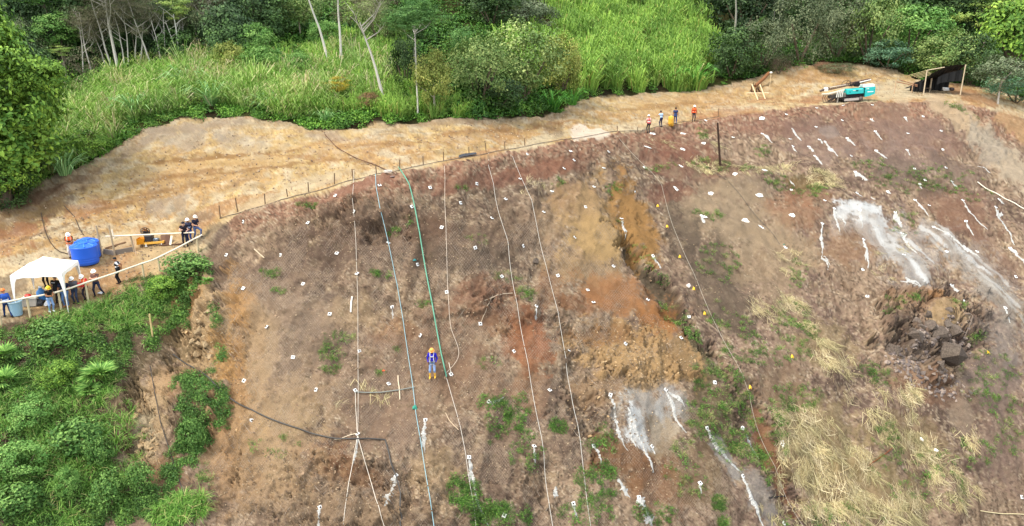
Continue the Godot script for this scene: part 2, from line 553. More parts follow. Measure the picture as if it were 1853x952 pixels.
func tint_ground() -> void:
	var w := xs.size()
	var h := ys.size()
	var a := fnl(31, 0.11, 4)
	var b := fnl(32, 0.45, 3)
	var s := fnl(33, 1.6, 3)
	var fine := fnl(34, 5.5, 2)
	var rillf := fnl(36, 0.8, 3, FastNoiseLite.TYPE_SIMPLEX, FastNoiseLite.FRACTAL_RIDGED)
	var crack := fnl(35, 1.3, 3, FastNoiseLite.TYPE_SIMPLEX, FastNoiseLite.FRACTAL_RIDGED)
	var tan_ := S(212, 180, 125)
	var pale := S(216, 198, 166)
	var orange := S(198, 158, 108)
	var grey := S(176, 160, 136)
	var red := S(170, 120, 97)
	var brown := S(158, 132, 110)
	var brown2 := S(178, 151, 125)
	var dark := S(108, 90, 78)
	var rbrown := S(163, 133, 117)
	var humus := S(66, 58, 40)
	for j in h:
		for i in w:
			var k := j * w + i
			var p := pos[k]
			var n := a.get_noise_3dv(p)
			var m := b.get_noise_3d(p.x, p.y * 2.0, p.z)
			var f := s.get_noise_3dv(p)
			var c: Color
			match zone[k]:
				0:
					c = humus.lerp(S(86, 92, 48), clampf(0.4 + n, 0, 1))
				1:
					c = tan_.lerp(orange, clampf(n * 2.2 + 0.25, 0, 0.75)).lerp(pale, clampf(m * 2.0, 0, 0.8)).lerp(brown, clampf(-m * 1.6 - 0.25 + f * 0.5, 0, 0.5))
					var t: float = (ys[j] - rowy[0][i]) / (rowy[1][i] - rowy[0][i])
					c = c.lerp(grey, clampf(0.75 - t * 2.2 + n, 0, 0.6))
				2:
					c = tan_.lerp(pale, clampf(n * 1.5 + 0.3, 0, 0.8)).lerp(red, clampf(-n * 1.6 + m * 0.4, 0, 0.55)).lerp(orange, clampf(m * 1.4 - 0.2, 0, 0.4))
				_:
					var side := clampf((xs[i] - 1120) / 260.0, 0, 1)
					c = brown.lerp(rbrown, side * 0.8)
					c = c.lerp(brown2, clampf(n * 1.8 + 0.35, 0, 0.85)).lerp(dark, clampf(-n * 1.5 - 0.05 - m * 0.7, 0, 0.7))
					c = c.lerp(S(184, 158, 124), clampf(m * 1.6 - 0.25 + f * 0.5, 0, 0.6))
					var d: float = ys[j] - rowy[2][i]
					var band := clampf((48.0 - d) / 26.0 + n, 0, 1) * clampf((xs[i] - 380) / 60.0, 0, 1)
					c = c.lerp(red.lerp(S(186, 146, 118), clampf(f + 0.4, 0, 1)), band * 0.8)
			var q := fine.get_noise_3dv(p)
			var cr := clampf((crack.get_noise_3d(p.x, p.y * 1.6, p.z) - 0.62) * 3.0, 0, 1) * clampf(n + 0.6, 0, 1)
			c = c.lerp(dark, cr * 0.55)
			if zone[k] == 1 or zone[k] == 2:
				var st := clampf((crack.get_noise_3d(p.x * 0.35, p.y * 4.5 + p.z * 0.9, p.z * 0.25) - 0.5) * 4.0, 0, 1)
				c = c.lerp(S(156, 118, 78), st * 0.85 * clampf(0.5 + q * 2.0, 0, 1))
				c = c.lerp(S(226, 204, 168), clampf((f - 0.26) * 6.0, 0, 0.3))
			elif zone[k] == 3:
				var fleck := clampf((q - 0.24) * 4.0, 0, 0.75)
				c = c.lerp(S(214, 194, 166), fleck * clampf(0.55 + m * 1.5, 0, 1))
				c = c.lerp(S(88, 76, 64), clampf((-q - 0.3) * 4.0, 0, 0.65))
				c = c.lerp(S(190, 166, 136), clampf((f - 0.16) * 5.0, 0, 0.45))
				c = c.lerp(S(112, 94, 78), clampf((-f - 0.22) * 5.0, 0, 0.4))
				var rill := rillf.get_noise_3d(p.x + 0.2 * p.z, p.y * 0.1, p.z * 0.1)
				c = c.lerp(S(118, 96, 78), clampf((rill - 0.45) * 3.0, 0, 0.65) * clampf(0.5 + n * 2.0, 0, 1))
			colr[k] = c * (1.04 + 0.12 * f + 0.3 * q)
	for q in PAINT:
		paint(q[0], q[1], q[2], q[3], q[4], q[5], q[6], q[7] if q.size() > 7 else 0.4)
	# grout dust and stains speckle
var YEL := S(208, 174, 124)
var ORA := S(186, 138, 92)
var TAN := S(204, 174, 132)
var DRK := S(92, 78, 68)
var DKR := S(112, 82, 64)
var GRY := S(176, 164, 148)
var RED := S(168, 110, 80)
var WHT := S(240, 240, 236)
var PAL := S(214, 196, 162)
var HUM := S(78, 74, 54)
var PAINT := [
	# terrace and bank
	[60, 385, 110, 36, -25, DKR, 0.6], [30, 430, 80, 30, -20, RED, 0.5], [150, 385, 60, 16, -15, RED, 0.45], [330, 250, 80, 26, 0, GRY, 0.5], [430, 260, 70, 26, 20, GRY, 0.45],
	[400, 300, 170, 34, -8, YEL, 0.5], [620, 270, 90, 26, 0, ORA, 0.3], [850, 250, 120, 22, -8, ORA, 0.35], [310, 370, 60, 22, -10, GRY, 0.5], [470, 370, 70, 16, -15, PAL, 0.5],
	[560, 330, 90, 14, -15, PAL, 0.6], [1052, 238, 22, 17, 0, S(236, 216, 192), 1.0, 0.8], [1078, 242, 24, 8, 8, S(236, 216, 192), 1.0, 0.8], [990, 250, 60, 10, -14, PAL, 0.7], [1000, 232, 30, 16, 30, DKR, 0.4], [1200, 190, 120, 22, -6, YEL, 0.5], [1290, 180, 80, 20, -6, ORA, 0.3],
	[1320, 205, 60, 10, -8, RED, 0.45], [1390, 150, 60, 26, -20, YEL, 0.4], [1480, 140, 60, 16, 0, ORA, 0.5], [1500, 118, 40, 10, 0, RED, 0.6], [1620, 165, 50, 22, 10, PAL, 0.6], [1480, 180, 40, 8, 0, RED, 0.5],
	[200, 440, 90, 20, -15, PAL, 0.4], [290, 460, 90, 22, -22, TAN, 0.6], [90, 560, 120, 16, -14, DKR, 0.45], [20, 520, 40, 30, 0, S(120, 100, 84), 0.6], [350, 395, 40, 14, -10, S(128, 112, 98), 0.5],
	[390, 424, 40, 20, -30, S(122, 108, 98), 0.55],
	[390, 286, 150, 5, -5, S(148, 108, 68), 0.7], [470, 306, 130, 4, -7, S(150, 112, 74), 0.6], [330, 318, 130, 5, -9, S(158, 116, 76), 0.6], [300, 345, 130, 4, -12, S(156, 118, 80), 0.6], [560, 286, 90, 5, 4, S(160, 118, 76), 0.55], [250, 365, 120, 4, -14, S(160, 122, 84), 0.6], [450, 338, 110, 4, -12, S(196, 172, 134), 0.6], [700, 262, 100, 5, -3, S(160, 116, 72), 0.55], [860, 240, 100, 4, -4, S(158, 116, 76), 0.5], [1000, 225, 60, 4, -10, S(150, 106, 70), 0.5], [1180, 195, 110, 4, -6, S(162, 118, 72), 0.5], [60, 430, 90, 4, -20, S(130, 100, 74), 0.6], [110, 470, 80, 3, -16, S(140, 108, 80), 0.5],
	[350, 232, 100, 10, -6, S(172, 152, 130), 0.6], [240, 275, 70, 10, -34, S(176, 154, 130), 0.5], [100, 345, 90, 12, -24, S(136, 104, 80), 0.6], [600, 248, 60, 8, 6, S(176, 150, 126), 0.5], [800, 224, 100, 6, -4, S(168, 140, 110), 0.5],
	# left face
	[340, 580, 70, 70, 0, YEL, 0.6], [370, 640, 55, 100, 10, TAN, 0.75], [330, 560, 40, 60, 20, YEL, 0.6], [330, 700, 60, 60, 0, ORA, 0.3], [262, 770, 52, 110, 4, S(208, 178, 138), 0.95, 0.6], [262, 780, 30, 50, 0, PAL, 0.8], [300, 690, 40, 40, 0, S(196, 160, 120), 0.7], [400, 480, 40, 60, 10, S(118, 98, 84), 0.6],
	[425, 540, 20, 100, 6, DRK, 0.25], [444, 590, 44, 120, 0, S(208, 160, 104), 0.8], [440, 760, 70, 160, 0, S(202, 158, 110), 0.75], [470, 640, 44, 110, 0, TAN, 0.7], [365, 600, 56, 90, 8, S(208, 176, 134), 0.9, 0.6], [340, 540, 34, 50, 20, S(200, 156, 104), 0.8], [405, 640, 26, 60, 0, S(206, 160, 104), 0.8],
	[110, 760, 190, 220, 0, S(74, 66, 46), 0.6], [180, 640, 200, 80, -12, S(84, 74, 54), 0.6], [300, 870, 40, 70, 0, S(150, 112, 84), 0.7], [360, 760, 40, 80, 0, S(100, 86, 60), 0.5], [40, 600, 90, 26, -10, S(106, 88, 72), 0.6],
	# middle face
	[700, 420, 190, 70, 0, S(132, 108, 92), 0.45], [820, 440, 110, 70, 0, S(132, 110, 90), 0.5], [620, 420, 80, 40, 0, S(128, 102, 86), 0.4], [560, 560, 90, 60, 0, S(148, 128, 112), 0.5], [500, 500, 70, 50, 0, S(124, 104, 92), 0.5],
	[720, 600, 50, 30, 0, ORA, 0.45], [640, 560, 60, 40, 0, TAN, 0.35], [880, 530, 90, 34, -6, S(166, 118, 92), 0.45], [950, 610, 60, 60, 0, RED, 0.5], [900, 590, 50, 30, 0, ORA, 0.3], [760, 640, 110, 70, 0, S(132, 104, 88), 0.5],
	[600, 640, 50, 40, 0, S(116, 100, 88), 0.6], [700, 760, 90, 80, 0, S(150, 124, 106), 0.5], [540, 720, 80, 60, 0, YEL, 0.4], [490, 800, 110, 110, 0, TAN, 0.65], [420, 830, 70, 110, 0, S(190, 152, 112), 0.6], [590, 830, 70, 40, 10, S(136, 92, 64), 0.65],
	[660, 870, 60, 26, 8, S(134, 98, 70), 0.6], [790, 860, 60, 60, 0, TAN, 0.4], [560, 910, 180, 50, 0, S(164, 136, 108), 0.4], [900, 830, 70, 80, 0, S(118, 98, 84), 0.5], [850, 700, 90, 60, 0, S(150, 118, 94), 0.5],
	[960, 700, 40, 60, -10, S(170, 126, 92), 0.5], [1010, 760, 40, 120, -12, S(126, 106, 92), 0.5], [760, 410, 60, 30, 0, S(120, 88, 68), 0.5], [930, 420, 50, 60, 10, S(120, 98, 80), 0.5], [1000, 400, 36, 60, 0, S(176, 146, 112), 0.5],
	# yellow and orange scar
	[1090, 420, 80, 84, 30, YEL, 0.6, 0.2], [1050, 360, 60, 50, 20, S(190, 152, 110), 0.6], [1145, 400, 46, 90, -20, S(182, 138, 84), 0.7], [1040, 470, 60, 40, 0, S(190, 156, 116), 0.6], [1115, 535, 110, 44, 18, S(178, 126, 82), 0.7, 0.2], [1060, 550, 60, 26, 0, S(150, 98, 62), 0.5], [1185, 580, 60, 40, 40, S(178, 124, 78), 0.7],
	[1150, 645, 120, 66, 12, S(200, 164, 116), 0.8], [1080, 700, 60, 40, 0, S(170, 136, 100), 0.5], [1120, 680, 40, 24, 0, S(130, 104, 80), 0.4], [1140, 830, 90, 60, 10, S(140, 102, 72), 0.75], [1190, 880, 80, 60, 30, S(148, 108, 78), 0.6],
	[1170, 750, 74, 60, 8, S(196, 188, 176), 0.85, 0.5], [1195, 790, 46, 46, 0, S(188, 166, 134), 0.6], [1148, 770, 22, 60, -18, WHT, 0.8, 0.5], [1215, 715, 46, 24, 40, S(200, 194, 186), 0.7],
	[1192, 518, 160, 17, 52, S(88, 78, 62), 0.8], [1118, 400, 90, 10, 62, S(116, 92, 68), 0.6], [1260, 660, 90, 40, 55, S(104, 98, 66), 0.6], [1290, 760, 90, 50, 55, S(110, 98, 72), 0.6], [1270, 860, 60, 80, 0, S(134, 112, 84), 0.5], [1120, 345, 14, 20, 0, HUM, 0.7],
	[1075, 400, 78, 110, 12, S(198, 164, 118), 0.65, 0.15], [1090, 440, 60, 60, 20, S(204, 168, 116), 0.8], [1150, 400, 40, 110, -22, S(180, 136, 84), 0.75], [1060, 490, 70, 30, 0, S(190, 158, 118), 0.7], [1130, 535, 120, 46, 18, S(180, 130, 90), 0.6, 0.2], [1200, 590, 50, 44, 45, S(178, 124, 78), 0.8], [1140, 645, 130, 56, 10, S(198, 162, 116), 0.85, 0.5], [1100, 610, 80, 24, 8, S(150, 108, 74), 0.6], [1230, 650, 26, 60, -25, S(176, 142, 102), 0.7],
	[1330, 400, 110, 60, 30, S(182, 160, 132), 0.7], [1420, 440, 90, 50, 40, S(184, 160, 130), 0.7], [1350, 340, 70, 26, 10, S(176, 154, 126), 0.6], [1240, 400, 30, 110, -26, S(100, 86, 74), 0.6], [1310, 520, 40, 110, -30, S(112, 98, 82), 0.55],
	[900, 320, 180, 22, -8, S(166, 116, 94), 0.6], [620, 350, 130, 14, -14, S(174, 128, 106), 0.7], [1000, 300, 90, 24, -8, S(152, 108, 86), 0.6], [1240, 300, 110, 36, 6, S(150, 106, 88), 0.6], [1600, 250, 200, 50, 8, S(148, 114, 98), 0.55], [1740, 380, 90, 50, 30, S(150, 114, 94), 0.6], [1440, 390, 60, 40, 20, S(164, 122, 94), 0.6],
	[700, 440, 200, 60, 0, S(124, 104, 90), 0.3], [560, 470, 90, 60, 0, S(118, 98, 84), 0.5], [840, 470, 120, 30, 0, S(116, 100, 86), 0.5], [960, 620, 44, 70, -8, S(170, 112, 78), 0.6], [900, 570, 110, 26, -6, S(150, 106, 80), 0.5], [990, 520, 30, 40, 0, S(160, 118, 86), 0.5],
	[520, 620, 110, 170, 0, S(176, 150, 124), 0.5], [700, 720, 150, 120, 0, S(164, 136, 112), 0.45], [500, 850, 130, 90, 0, S(192, 160, 124), 0.6], [640, 930, 200, 50, 0, S(176, 148, 118), 0.45], [820, 620, 90, 90, 0, S(162, 130, 104), 0.4],
	# right face
	[1290, 380, 110, 80, 20, S(178, 154, 124), 0.55], [1300, 500, 70, 100, -25, S(120, 104, 88), 0.6], [1240, 430, 40, 80, -25, S(110, 96, 82), 0.55], [1390, 470, 80, 90, -30, S(184, 158, 126), 0.5], [1215, 345, 50, 22, 0, S(140, 94, 78), 0.6], [1300, 300, 80, 16, 0, S(110, 92, 72), 0.4],
	[1220, 270, 80, 26, 10, S(150, 100, 80), 0.5], [1480, 250, 90, 40, 10, S(164, 136, 120), 0.5], [1500, 238, 30, 12, 26, S(164, 150, 140), 0.5], [1640, 240, 90, 40, 10, S(156, 128, 114), 0.55], [1640, 320, 110, 30, 15, S(104, 86, 70), 0.6], [1730, 310, 70, 24, 25, S(104, 82, 70), 0.5],
	[1450, 350, 60, 40, 0, S(166, 118, 88), 0.5], [1470, 330, 60, 24, 0, S(112, 104, 62), 0.5], [1556, 384, 58, 22, 6, S(232, 230, 224), 0.8, 0.35], [1532, 382, 26, 14, 0, S(236, 234, 230), 0.9, 0.6], [1600, 430, 32, 72, -38, S(212, 209, 202), 0.7, 0.3], [1606, 432, 14, 60, -38, S(226, 224, 218), 0.8, 0.4], [1650, 490, 24, 60, -42, S(196, 194, 188), 0.55], [1580, 400, 40, 24, 0, WHT, 0.55], [1540, 450, 60, 40, -20, S(166, 130, 100), 0.6],
	[1700, 430, 24, 60, -48, S(188, 184, 176), 0.35], [1760, 480, 24, 90, -48, S(190, 184, 174), 0.35], [1810, 540, 30, 80, -45, S(168, 160, 146), 0.5], [1740, 400, 60, 40, 30, S(146, 110, 90), 0.5], [1800, 470, 60, 40, 40, S(156, 124, 102), 0.4],
	[1655, 550, 60, 30, 0, S(176, 140, 108), 0.6], [1700, 580, 40, 30, 0, YEL, 0.55], [1690, 548, 30, 12, 0, ORA, 0.6], [1626, 604, 30, 44, 0, S(92, 80, 72), 0.6], [1690, 630, 70, 34, 0, S(136, 120, 108), 0.7], [1770, 610, 44, 40, 0, S(100, 88, 82), 0.5], [1790, 690, 70, 70, 0, S(158, 138, 126), 0.6], [1670, 700, 90, 30, 20, S(150, 112, 88), 0.6], [1820, 800, 60, 100, 0, S(162, 136, 120), 0.5], [1760, 740, 60, 40, 30, S(104, 88, 78), 0.5], [1740, 760, 26, 40, 0, S(196, 172, 146), 0.4],
	[1500, 620, 70, 60, 30, S(176, 152, 112), 0.5], [1470, 800, 110, 100, 20, S(176, 154, 108), 0.5], [1560, 880, 120, 70, 10, S(176, 154, 106), 0.5], [1650, 790, 90, 50, 25, S(164, 140, 102), 0.5], [1410, 700, 50, 70, -20, S(150, 122, 96), 0.5], [1400, 830, 16, 110, -22, S(154, 104, 76), 0.7],
	[1380, 900, 30, 60, -25, S(164, 158, 150), 0.6], [1310, 820, 16, 70, -32, S(184, 180, 172), 0.6],
	# pale eroded strip beside the face, right
	[1740, 215, 90, 26, 38, S(206, 180, 146), 0.9, 0.5], [1820, 290, 90, 34, 42, S(206, 186, 158), 0.9, 0.5], [1790, 260, 50, 30, 40, S(176, 164, 148), 0.5], [1840, 230, 60, 24, 35, S(198, 160, 116), 0.7], [1760, 175, 60, 12, 20, S(170, 120, 82), 0.7],
	[1600, 205, 70, 18, 0, S(158, 126, 104), 0.5], [1400, 230, 80, 20, 0, S(152, 116, 100), 0.5],
	# breaks in the grout dust, and runs of it down the fall line
	[1545, 392, 16, 5, 10, S(150, 126, 106), 0.7], [1580, 392, 14, 6, 0, S(158, 136, 116), 0.6], [1572, 410, 16, 8, -30, S(150, 126, 106), 0.7], [1612, 425, 8, 26, -38, S(160, 140, 122), 0.7], [1596, 446, 8, 22, -30, S(150, 126, 104), 0.7], [1630, 470, 6, 30, -40, S(150, 134, 120), 0.6], [1590, 420, 6, 40, -30, WHT, 0.8], [1624, 440, 5, 44, -40, WHT, 0.7], [1646, 478, 5, 40, -42, S(222, 220, 214), 0.7], [1604, 404, 20, 6, 30, WHT, 0.7],
	[1720, 428, 5, 50, -46, S(226, 222, 214), 0.7], [1742, 462, 5, 60, -48, S(220, 214, 204), 0.6], [1700, 450, 4, 40, -44, S(216, 212, 204), 0.6], [1780, 510, 6, 60, -46, S(210, 204, 192), 0.5], [1730, 440, 8, 20, -46, S(150, 128, 110), 0.5], [1770, 490, 8, 30, -46, S(150, 130, 112), 0.5],
	[1150, 735, 12, 10, 0, S(150, 122, 98), 0.6], [1185, 725, 16, 7, 10, S(160, 140, 118), 0.5], [1172, 770, 6, 30, -14, S(140, 112, 88), 0.6], [1140, 760, 6, 46, -14, WHT, 0.85], [1158, 800, 5, 44, -18, WHT, 0.85], [1196, 740, 8, 30, -20, S(216, 212, 204), 0.7], [1186, 756, 16, 8, 0, S(170, 148, 122), 0.5], [1210, 770, 14, 20, 0, S(186, 164, 136), 0.5],
	[1640, 450, 70, 100, -42, S(204, 198, 190), 0.4, 0.05], [1770, 490, 50, 110, -47, S(196, 186, 174), 0.4, 0.05], [1560, 400, 80, 40, 0, S(206, 198, 188), 0.4, 0.05], [1820, 600, 60, 90, -30, S(180, 168, 156), 0.45, 0.05], [1650, 300, 180, 60, 10, S(166, 146, 134), 0.35, 0.05],
	[1650, 440, 4, 60, -42, WHT, 0.6], [1668, 500, 4, 44, -44, WHT, 0.7], [1690, 430, 4, 40, -46, WHT, 0.6], [1760, 470, 4, 70, -48, WHT, 0.6], [1800, 520, 4, 70, -47, S(226, 222, 214), 0.6], [1786, 480, 3, 60, -47, S(226, 222, 214), 0.5], [1830, 560, 4, 60, -46, S(214, 208, 196), 0.5], [1560, 372, 50, 8, 6, WHT, 0.8], [1585, 380, 26, 8, 14, WHT, 0.7],
]
# ------------------------------------------------------------------ plants
var crowns := {}
var KIND := {
	# clusters, leaves each, cluster radius, leaf length, leaf width, two leaf colours, flatness of the clusters
	"broad": [70, 60, 0.25, 0.105, 0.062, S(71, 110, 42), S(168, 203, 82), 0.7],
	"dark": [70, 55, 0.25, 0.10, 0.055, S(51, 73, 42), S(99, 128, 69), 0.7],
	"deep": [60, 50, 0.27, 0.11, 0.06, S(47, 64, 42), S(82, 106, 62), 0.8],
	"olive": [80, 60, 0.22, 0.075, 0.045, S(88, 116, 58), S(178, 192, 118), 0.7],
	"yellow": [120, 64, 0.21, 0.075, 0.042, S(106, 124, 54), S(196, 194, 106), 0.7],
	"bright": [80, 55, 0.21, 0.09, 0.05, S(84, 128, 58), S(158, 194, 104), 0.6],
	"vine": [90, 60, 0.20, 0.06, 0.034, S(70, 84, 56), S(142, 150, 112), 0.9],
	"blue": [70, 60, 0.26, 0.085, 0.04, S(77, 115, 86), S(141, 176, 135), 0.5],
	"pale": [70, 50, 0.22, 0.085, 0.05, S(82, 98, 68), S(148, 158, 122), 0.6],
	"brown": [60, 30, 0.3, 0.06, 0.022, S(112, 110, 84), S(166, 160, 128), 0.6],
	"tiers": [26, 120, 0.34, 0.075, 0.04, S(106, 137, 66), S(201, 214, 115), 0.22],
	"leafy": [60, 30, 0.32, 0.155, 0.085, S(64, 102, 46), S(136, 172, 88), 0.8],
	"red": [60, 40, 0.28, 0.08, 0.045, S(113, 91, 69), S(179, 119, 91), 0.7],
	"golden": [46, 44, 0.26, 0.09, 0.05, S(146, 135, 51), S(240, 207, 69), 0.4],
	"fern": [60, 50, 0.28, 0.13, 0.03, S(82, 124, 69), S(146, 187, 106), 0.5],
	"twig": [60, 40, 0.30, 0.14, 0.012, S(84, 72, 60), S(150, 134, 112), 0.9],
}
func crown_mesh(kind: String, variant: int) -> ArrayMesh:
	var key := kind + str(variant)
	if crowns.has(key):
		return crowns[key]
	var q: Array = KIND[kind]
	var r := RandomNumberGenerator.new()
	r.seed = hash(key)
	var mb := MB.new()
	var lobes: Array[Vector3] = []
	for i in 8:
		lobes.append(Vector3(r.randfn(), r.randfn(), r.randfn()).normalized())
	for i in q[0]:
		var d := Vector3(r.randfn(), r.randfn() * 0.9 + 0.25, r.randfn()).normalized()
		var bump := 0.0
		for l in lobes:
			bump = maxf(bump, d.dot(l))
		var rad := lerpf(0.52, 1.0, bump * bump) * (r.randf_range(0.82, 1.0) if r.randf() < 0.8 else r.randf_range(0.3, 0.8))
		var at := d * rad
		var tone := r.randf()
		for k in q[1]:
			var o: Vector3 = Vector3(r.randfn(), r.randfn() * q[7], r.randfn()) * q[2] * 0.5
			var p: Vector3 = at + o
			var out: Vector3 = (p * 0.8 + o * 1.5 + Vector3(r.randfn(), r.randfn(), r.randfn()) * 0.35 + Vector3(0, 0.35, 0)).normalized()
			var dir: Vector3 = out.cross(Vector3(r.randfn(), r.randfn(), r.randfn())).normalized()
			dir = (dir + out * 0.3 + Vector3(0, -0.25, 0)).normalized()
			var t := clampf(tone * 0.6 + r.randf() * 0.55 - 0.08, 0, 1)
			var sz := r.randf_range(0.7, 1.25)
			var cc: Color = (q[5] as Color).lerp(q[6], t * t)
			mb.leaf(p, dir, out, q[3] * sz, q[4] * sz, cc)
	var m := mb.mesh(leafmat(Color(0.16, 0.22, 0.05)) if kind not in ["brown", "twig"] else mat())
	crowns[key] = m
	return m
var variant_turn := 0
func crown(parent: Node, kind: String, at: Vector3, half: Vector3) -> MeshInstance3D:
	variant_turn += 1
	var o := put("crown", crown_mesh(kind, variant_turn % 2), parent)
	o.transform = Transform3D(Basis(Vector3.UP, variant_turn * 2.4) * Basis.from_scale(half), at)
	return o
var bark := S(150, 138, 120)
func trunk(parent: Node, top: Vector3, r: float, col: Color, limbs := 4, spread := 1.0, seed_ := 0) -> void:
	var g := RandomNumberGenerator.new()
	g.seed = seed_ + 7
	var mb := MB.new()
	var bend := Vector3(g.randf_range(-1, 1), 0, g.randf_range(-1, 1)) * top.length() * 0.05
	var pts: Array = [Vector3(0, -0.4, 0), top * 0.33 + bend * 0.7, top * 0.66 + bend, top]
	mb.tube(pts, [r * 1.25, r, r * 0.85, r * 0.6], 7, col)
	for i in limbs:
		var a := TAU * (i + g.randf()) / limbs
		var s := top * g.randf_range(0.6, 0.95) + bend * 0.6
		var e := s + Vector3(cos(a) * spread, g.randf_range(0.5, 1.1) * spread, sin(a) * spread)
		mb.tube([s, s.lerp(e, 0.5) + Vector3(0, 0.08 * spread, 0), e], [r * 0.5, r * 0.35, r * 0.15], 5, col)
	part("trunk", mb, mat(), parent)
func tree(called: String, label: String, px: float, py: float, w: float, h: float, stem: float, kind: String, group := "", col := Color(-1, 0, 0), cat := "tree") -> Node3D:
	var at := G(px, py)
	var m := mpp(px, py)
	var o := thing(called, label, cat, at, 0, group)
	if col.r < 0:
		col = bark
	var half := Vector3(w * m * 0.5, h * m * 0.5, w * m * 0.45)
	trunk(o, Vector3(0, (stem + h * 0.35) * m, 0), clampf(h * m * 0.02, 0.05, 0.25), col, 4, half.x * 0.6, int(px))
	crown(o, kind, Vector3(0, (stem + h * 0.5) * m, 0), half)
	return o
func shrub(label: String, px: float, py: float, w: float, h: float, kind: String, group := "", called := "shrub", cat := "shrub") -> Node3D:
	var at := G(px, py)
	var m := mpp(px, py)
	var o := thing(called, label, cat, at, 0, group)
	var half := Vector3(w * m * 0.5, h * m * 0.52, w * m * 0.42)
	var mb := MB.new()
	for i in 4:
		var a := i * 1.7 + px
		mb.tube([Vector3(0, -0.2, 0), Vector3(cos(a) * half.x * 0.5, half.y * 0.9, sin(a) * half.z * 0.5)], [half.y * 0.04, half.y * 0.02], 5, S(104, 90, 74))
	part("stem", mb, mat(), o)
	crown(o, kind, Vector3(0, half.y * 0.86, 0), half)
	return o
# a pale, nearly leafless tree: pts are survey places up the trunk, the first on the ground
func bare_tree(label: String, px: float, py: float, tx: float, ty: float, r: float, leaf: String, group: String, forks := 6, up := 0.45, lit := S(206, 200, 188)) -> Node3D:
	var at := G(px, py)
	var m := mpp(px, py)
	var o := thing("pale_tree", label, "tree", at, 0, group)
	var top := Vector3((tx - px) * m, (py - ty) * m, 0)
	var g := RandomNumberGenerator.new()
	g.seed = int(px * 7 + py)
	var mb := MB.new()
	var bend := Vector3(g.randf_range(-1, 1), 0, g.randf_range(-1, 1)) * top.length() * 0.03
	var pts: Array = []
	var rad: Array = []
	for i in 7:
		var t := i / 6.0
		pts.append(top * t + bend * sin(t * PI * 1.3) + Vector3(g.randf_range(-0.05, 0.05), -0.4 if i == 0 else 0.0, 0))
		rad.append(r * 0.85 * lerpf(1.15, 0.4, t))
	mb.tube(pts, rad, 7, lit, true, lit * 0.85)
	var tips: Array[Vector3] = []
	for i in forks:
		var t := lerpf(up, 0.98, (i + g.randf() * 0.7) / forks)
		var s := top * t + bend * sin(t * PI * 1.3)
		var a := g.randf() * TAU
		var l := top.length() * g.randf_range(0.18, 0.4) * (1.25 - t * 0.5)
		var e := s + Vector3(cos(a) * l, l * g.randf_range(0.6, 1.1), sin(a) * l * 0.7)
		var mid := s.lerp(e, 0.5) + Vector3(cos(a) * l * 0.12, -0.04 * l, 0)
		mb.tube([s, mid, e], [r * 0.34, r * 0.24, r * 0.08], 5, lit * 0.95)
		tips.append(e)
		for k in 3:
			var e2 := mid.lerp(e, k * 0.4) + Vector3(g.randf_range(-0.5, 0.5), g.randf_range(0.2, 0.6), g.randf_range(-0.5, 0.5)) * l * 0.7
			mb.tube([mid.lerp(e, k * 0.3), e2], [r * 0.18, r * 0.07], 4, lit * 0.85)
			tips.append(e2)
	part("trunk", mb, mat(), o)
	if leaf:
		var n := 0
		for e in tips:
			n += 1
			if n % 2 == 0:
				crown(o, leaf, e, Vector3.ONE * top.length() * g.randf_range(0.15, 0.24) * Vector3(1.3, 0.5, 1.2))
	return o
# ---- tussocks and ground plants
func tuft_mesh(seed_: int, blades: int, spread: float, width: float, bend: float, a: Color, b: Color, dry: Color, dryness: float) -> ArrayMesh:
	var g := RandomNumberGenerator.new()
	g.seed = seed_
	var mb := MB.new()
	for i in blades:
		var t := g.randf() * TAU
		var out := Vector3(cos(t), 0, sin(t))
		var s := out * spread * sqrt(g.randf())
		var h := g.randf_range(0.55, 1.0)
		var lean := bend * g.randf_range(0.3, 1.1)
		var p1 := s + Vector3(0, h * 0.55, 0) + out * lean * 0.25
		var p2 := s + Vector3(0, h * (1.0 - lean * 0.25), 0) + out * lean * 0.75
		var p3 := p2 + out * lean * 0.4 + Vector3(0, -lean * 0.22, 0)
		var side := Vector3(-out.z, 0, out.x).rotated(Vector3.UP, g.randf_range(-1.2, 1.2)) * width * 0.5
		var c := a.lerp(b, g.randf())
		if g.randf() < dryness:
			c = dry.lerp(c, g.randf() * 0.4)
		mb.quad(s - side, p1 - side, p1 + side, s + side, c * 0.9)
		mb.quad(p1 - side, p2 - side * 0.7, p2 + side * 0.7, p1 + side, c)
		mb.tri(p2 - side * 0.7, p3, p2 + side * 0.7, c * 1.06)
	return mb.mesh(leafmat(Color(0.2, 0.26, 0.06)))
func weed_mesh(seed_: int, n: int, l: float, w: float, a: Color, b: Color, high := 0.55) -> ArrayMesh:
	# low plant: leaves on short stalks filling half a ball
	var g := RandomNumberGenerator.new()
	g.seed = seed_
	var mb := MB.new()
	for i in n:
		var d := Vector3(g.randfn(), absf(g.randfn()) * 0.9 + 0.1, g.randfn()).normalized()
		var p := d * g.randf_range(0.35, 1.0) * Vector3(1, high * 1.6, 1)
		var out := (d + Vector3(0, 0.7, 0) + Vector3(g.randfn(), g.randfn(), g.randfn()) * 0.3).normalized()
		var dir := out.cross(Vector3(g.randfn(), g.randfn(), g.randfn())).normalized()
		dir = (dir + d * 0.6 + Vector3(0, -0.1, 0)).normalized()
		var t := g.randf()
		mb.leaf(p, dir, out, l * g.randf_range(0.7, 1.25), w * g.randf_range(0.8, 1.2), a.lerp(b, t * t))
	return mb.mesh(leafmat(Color(0.16, 0.24, 0.05)))
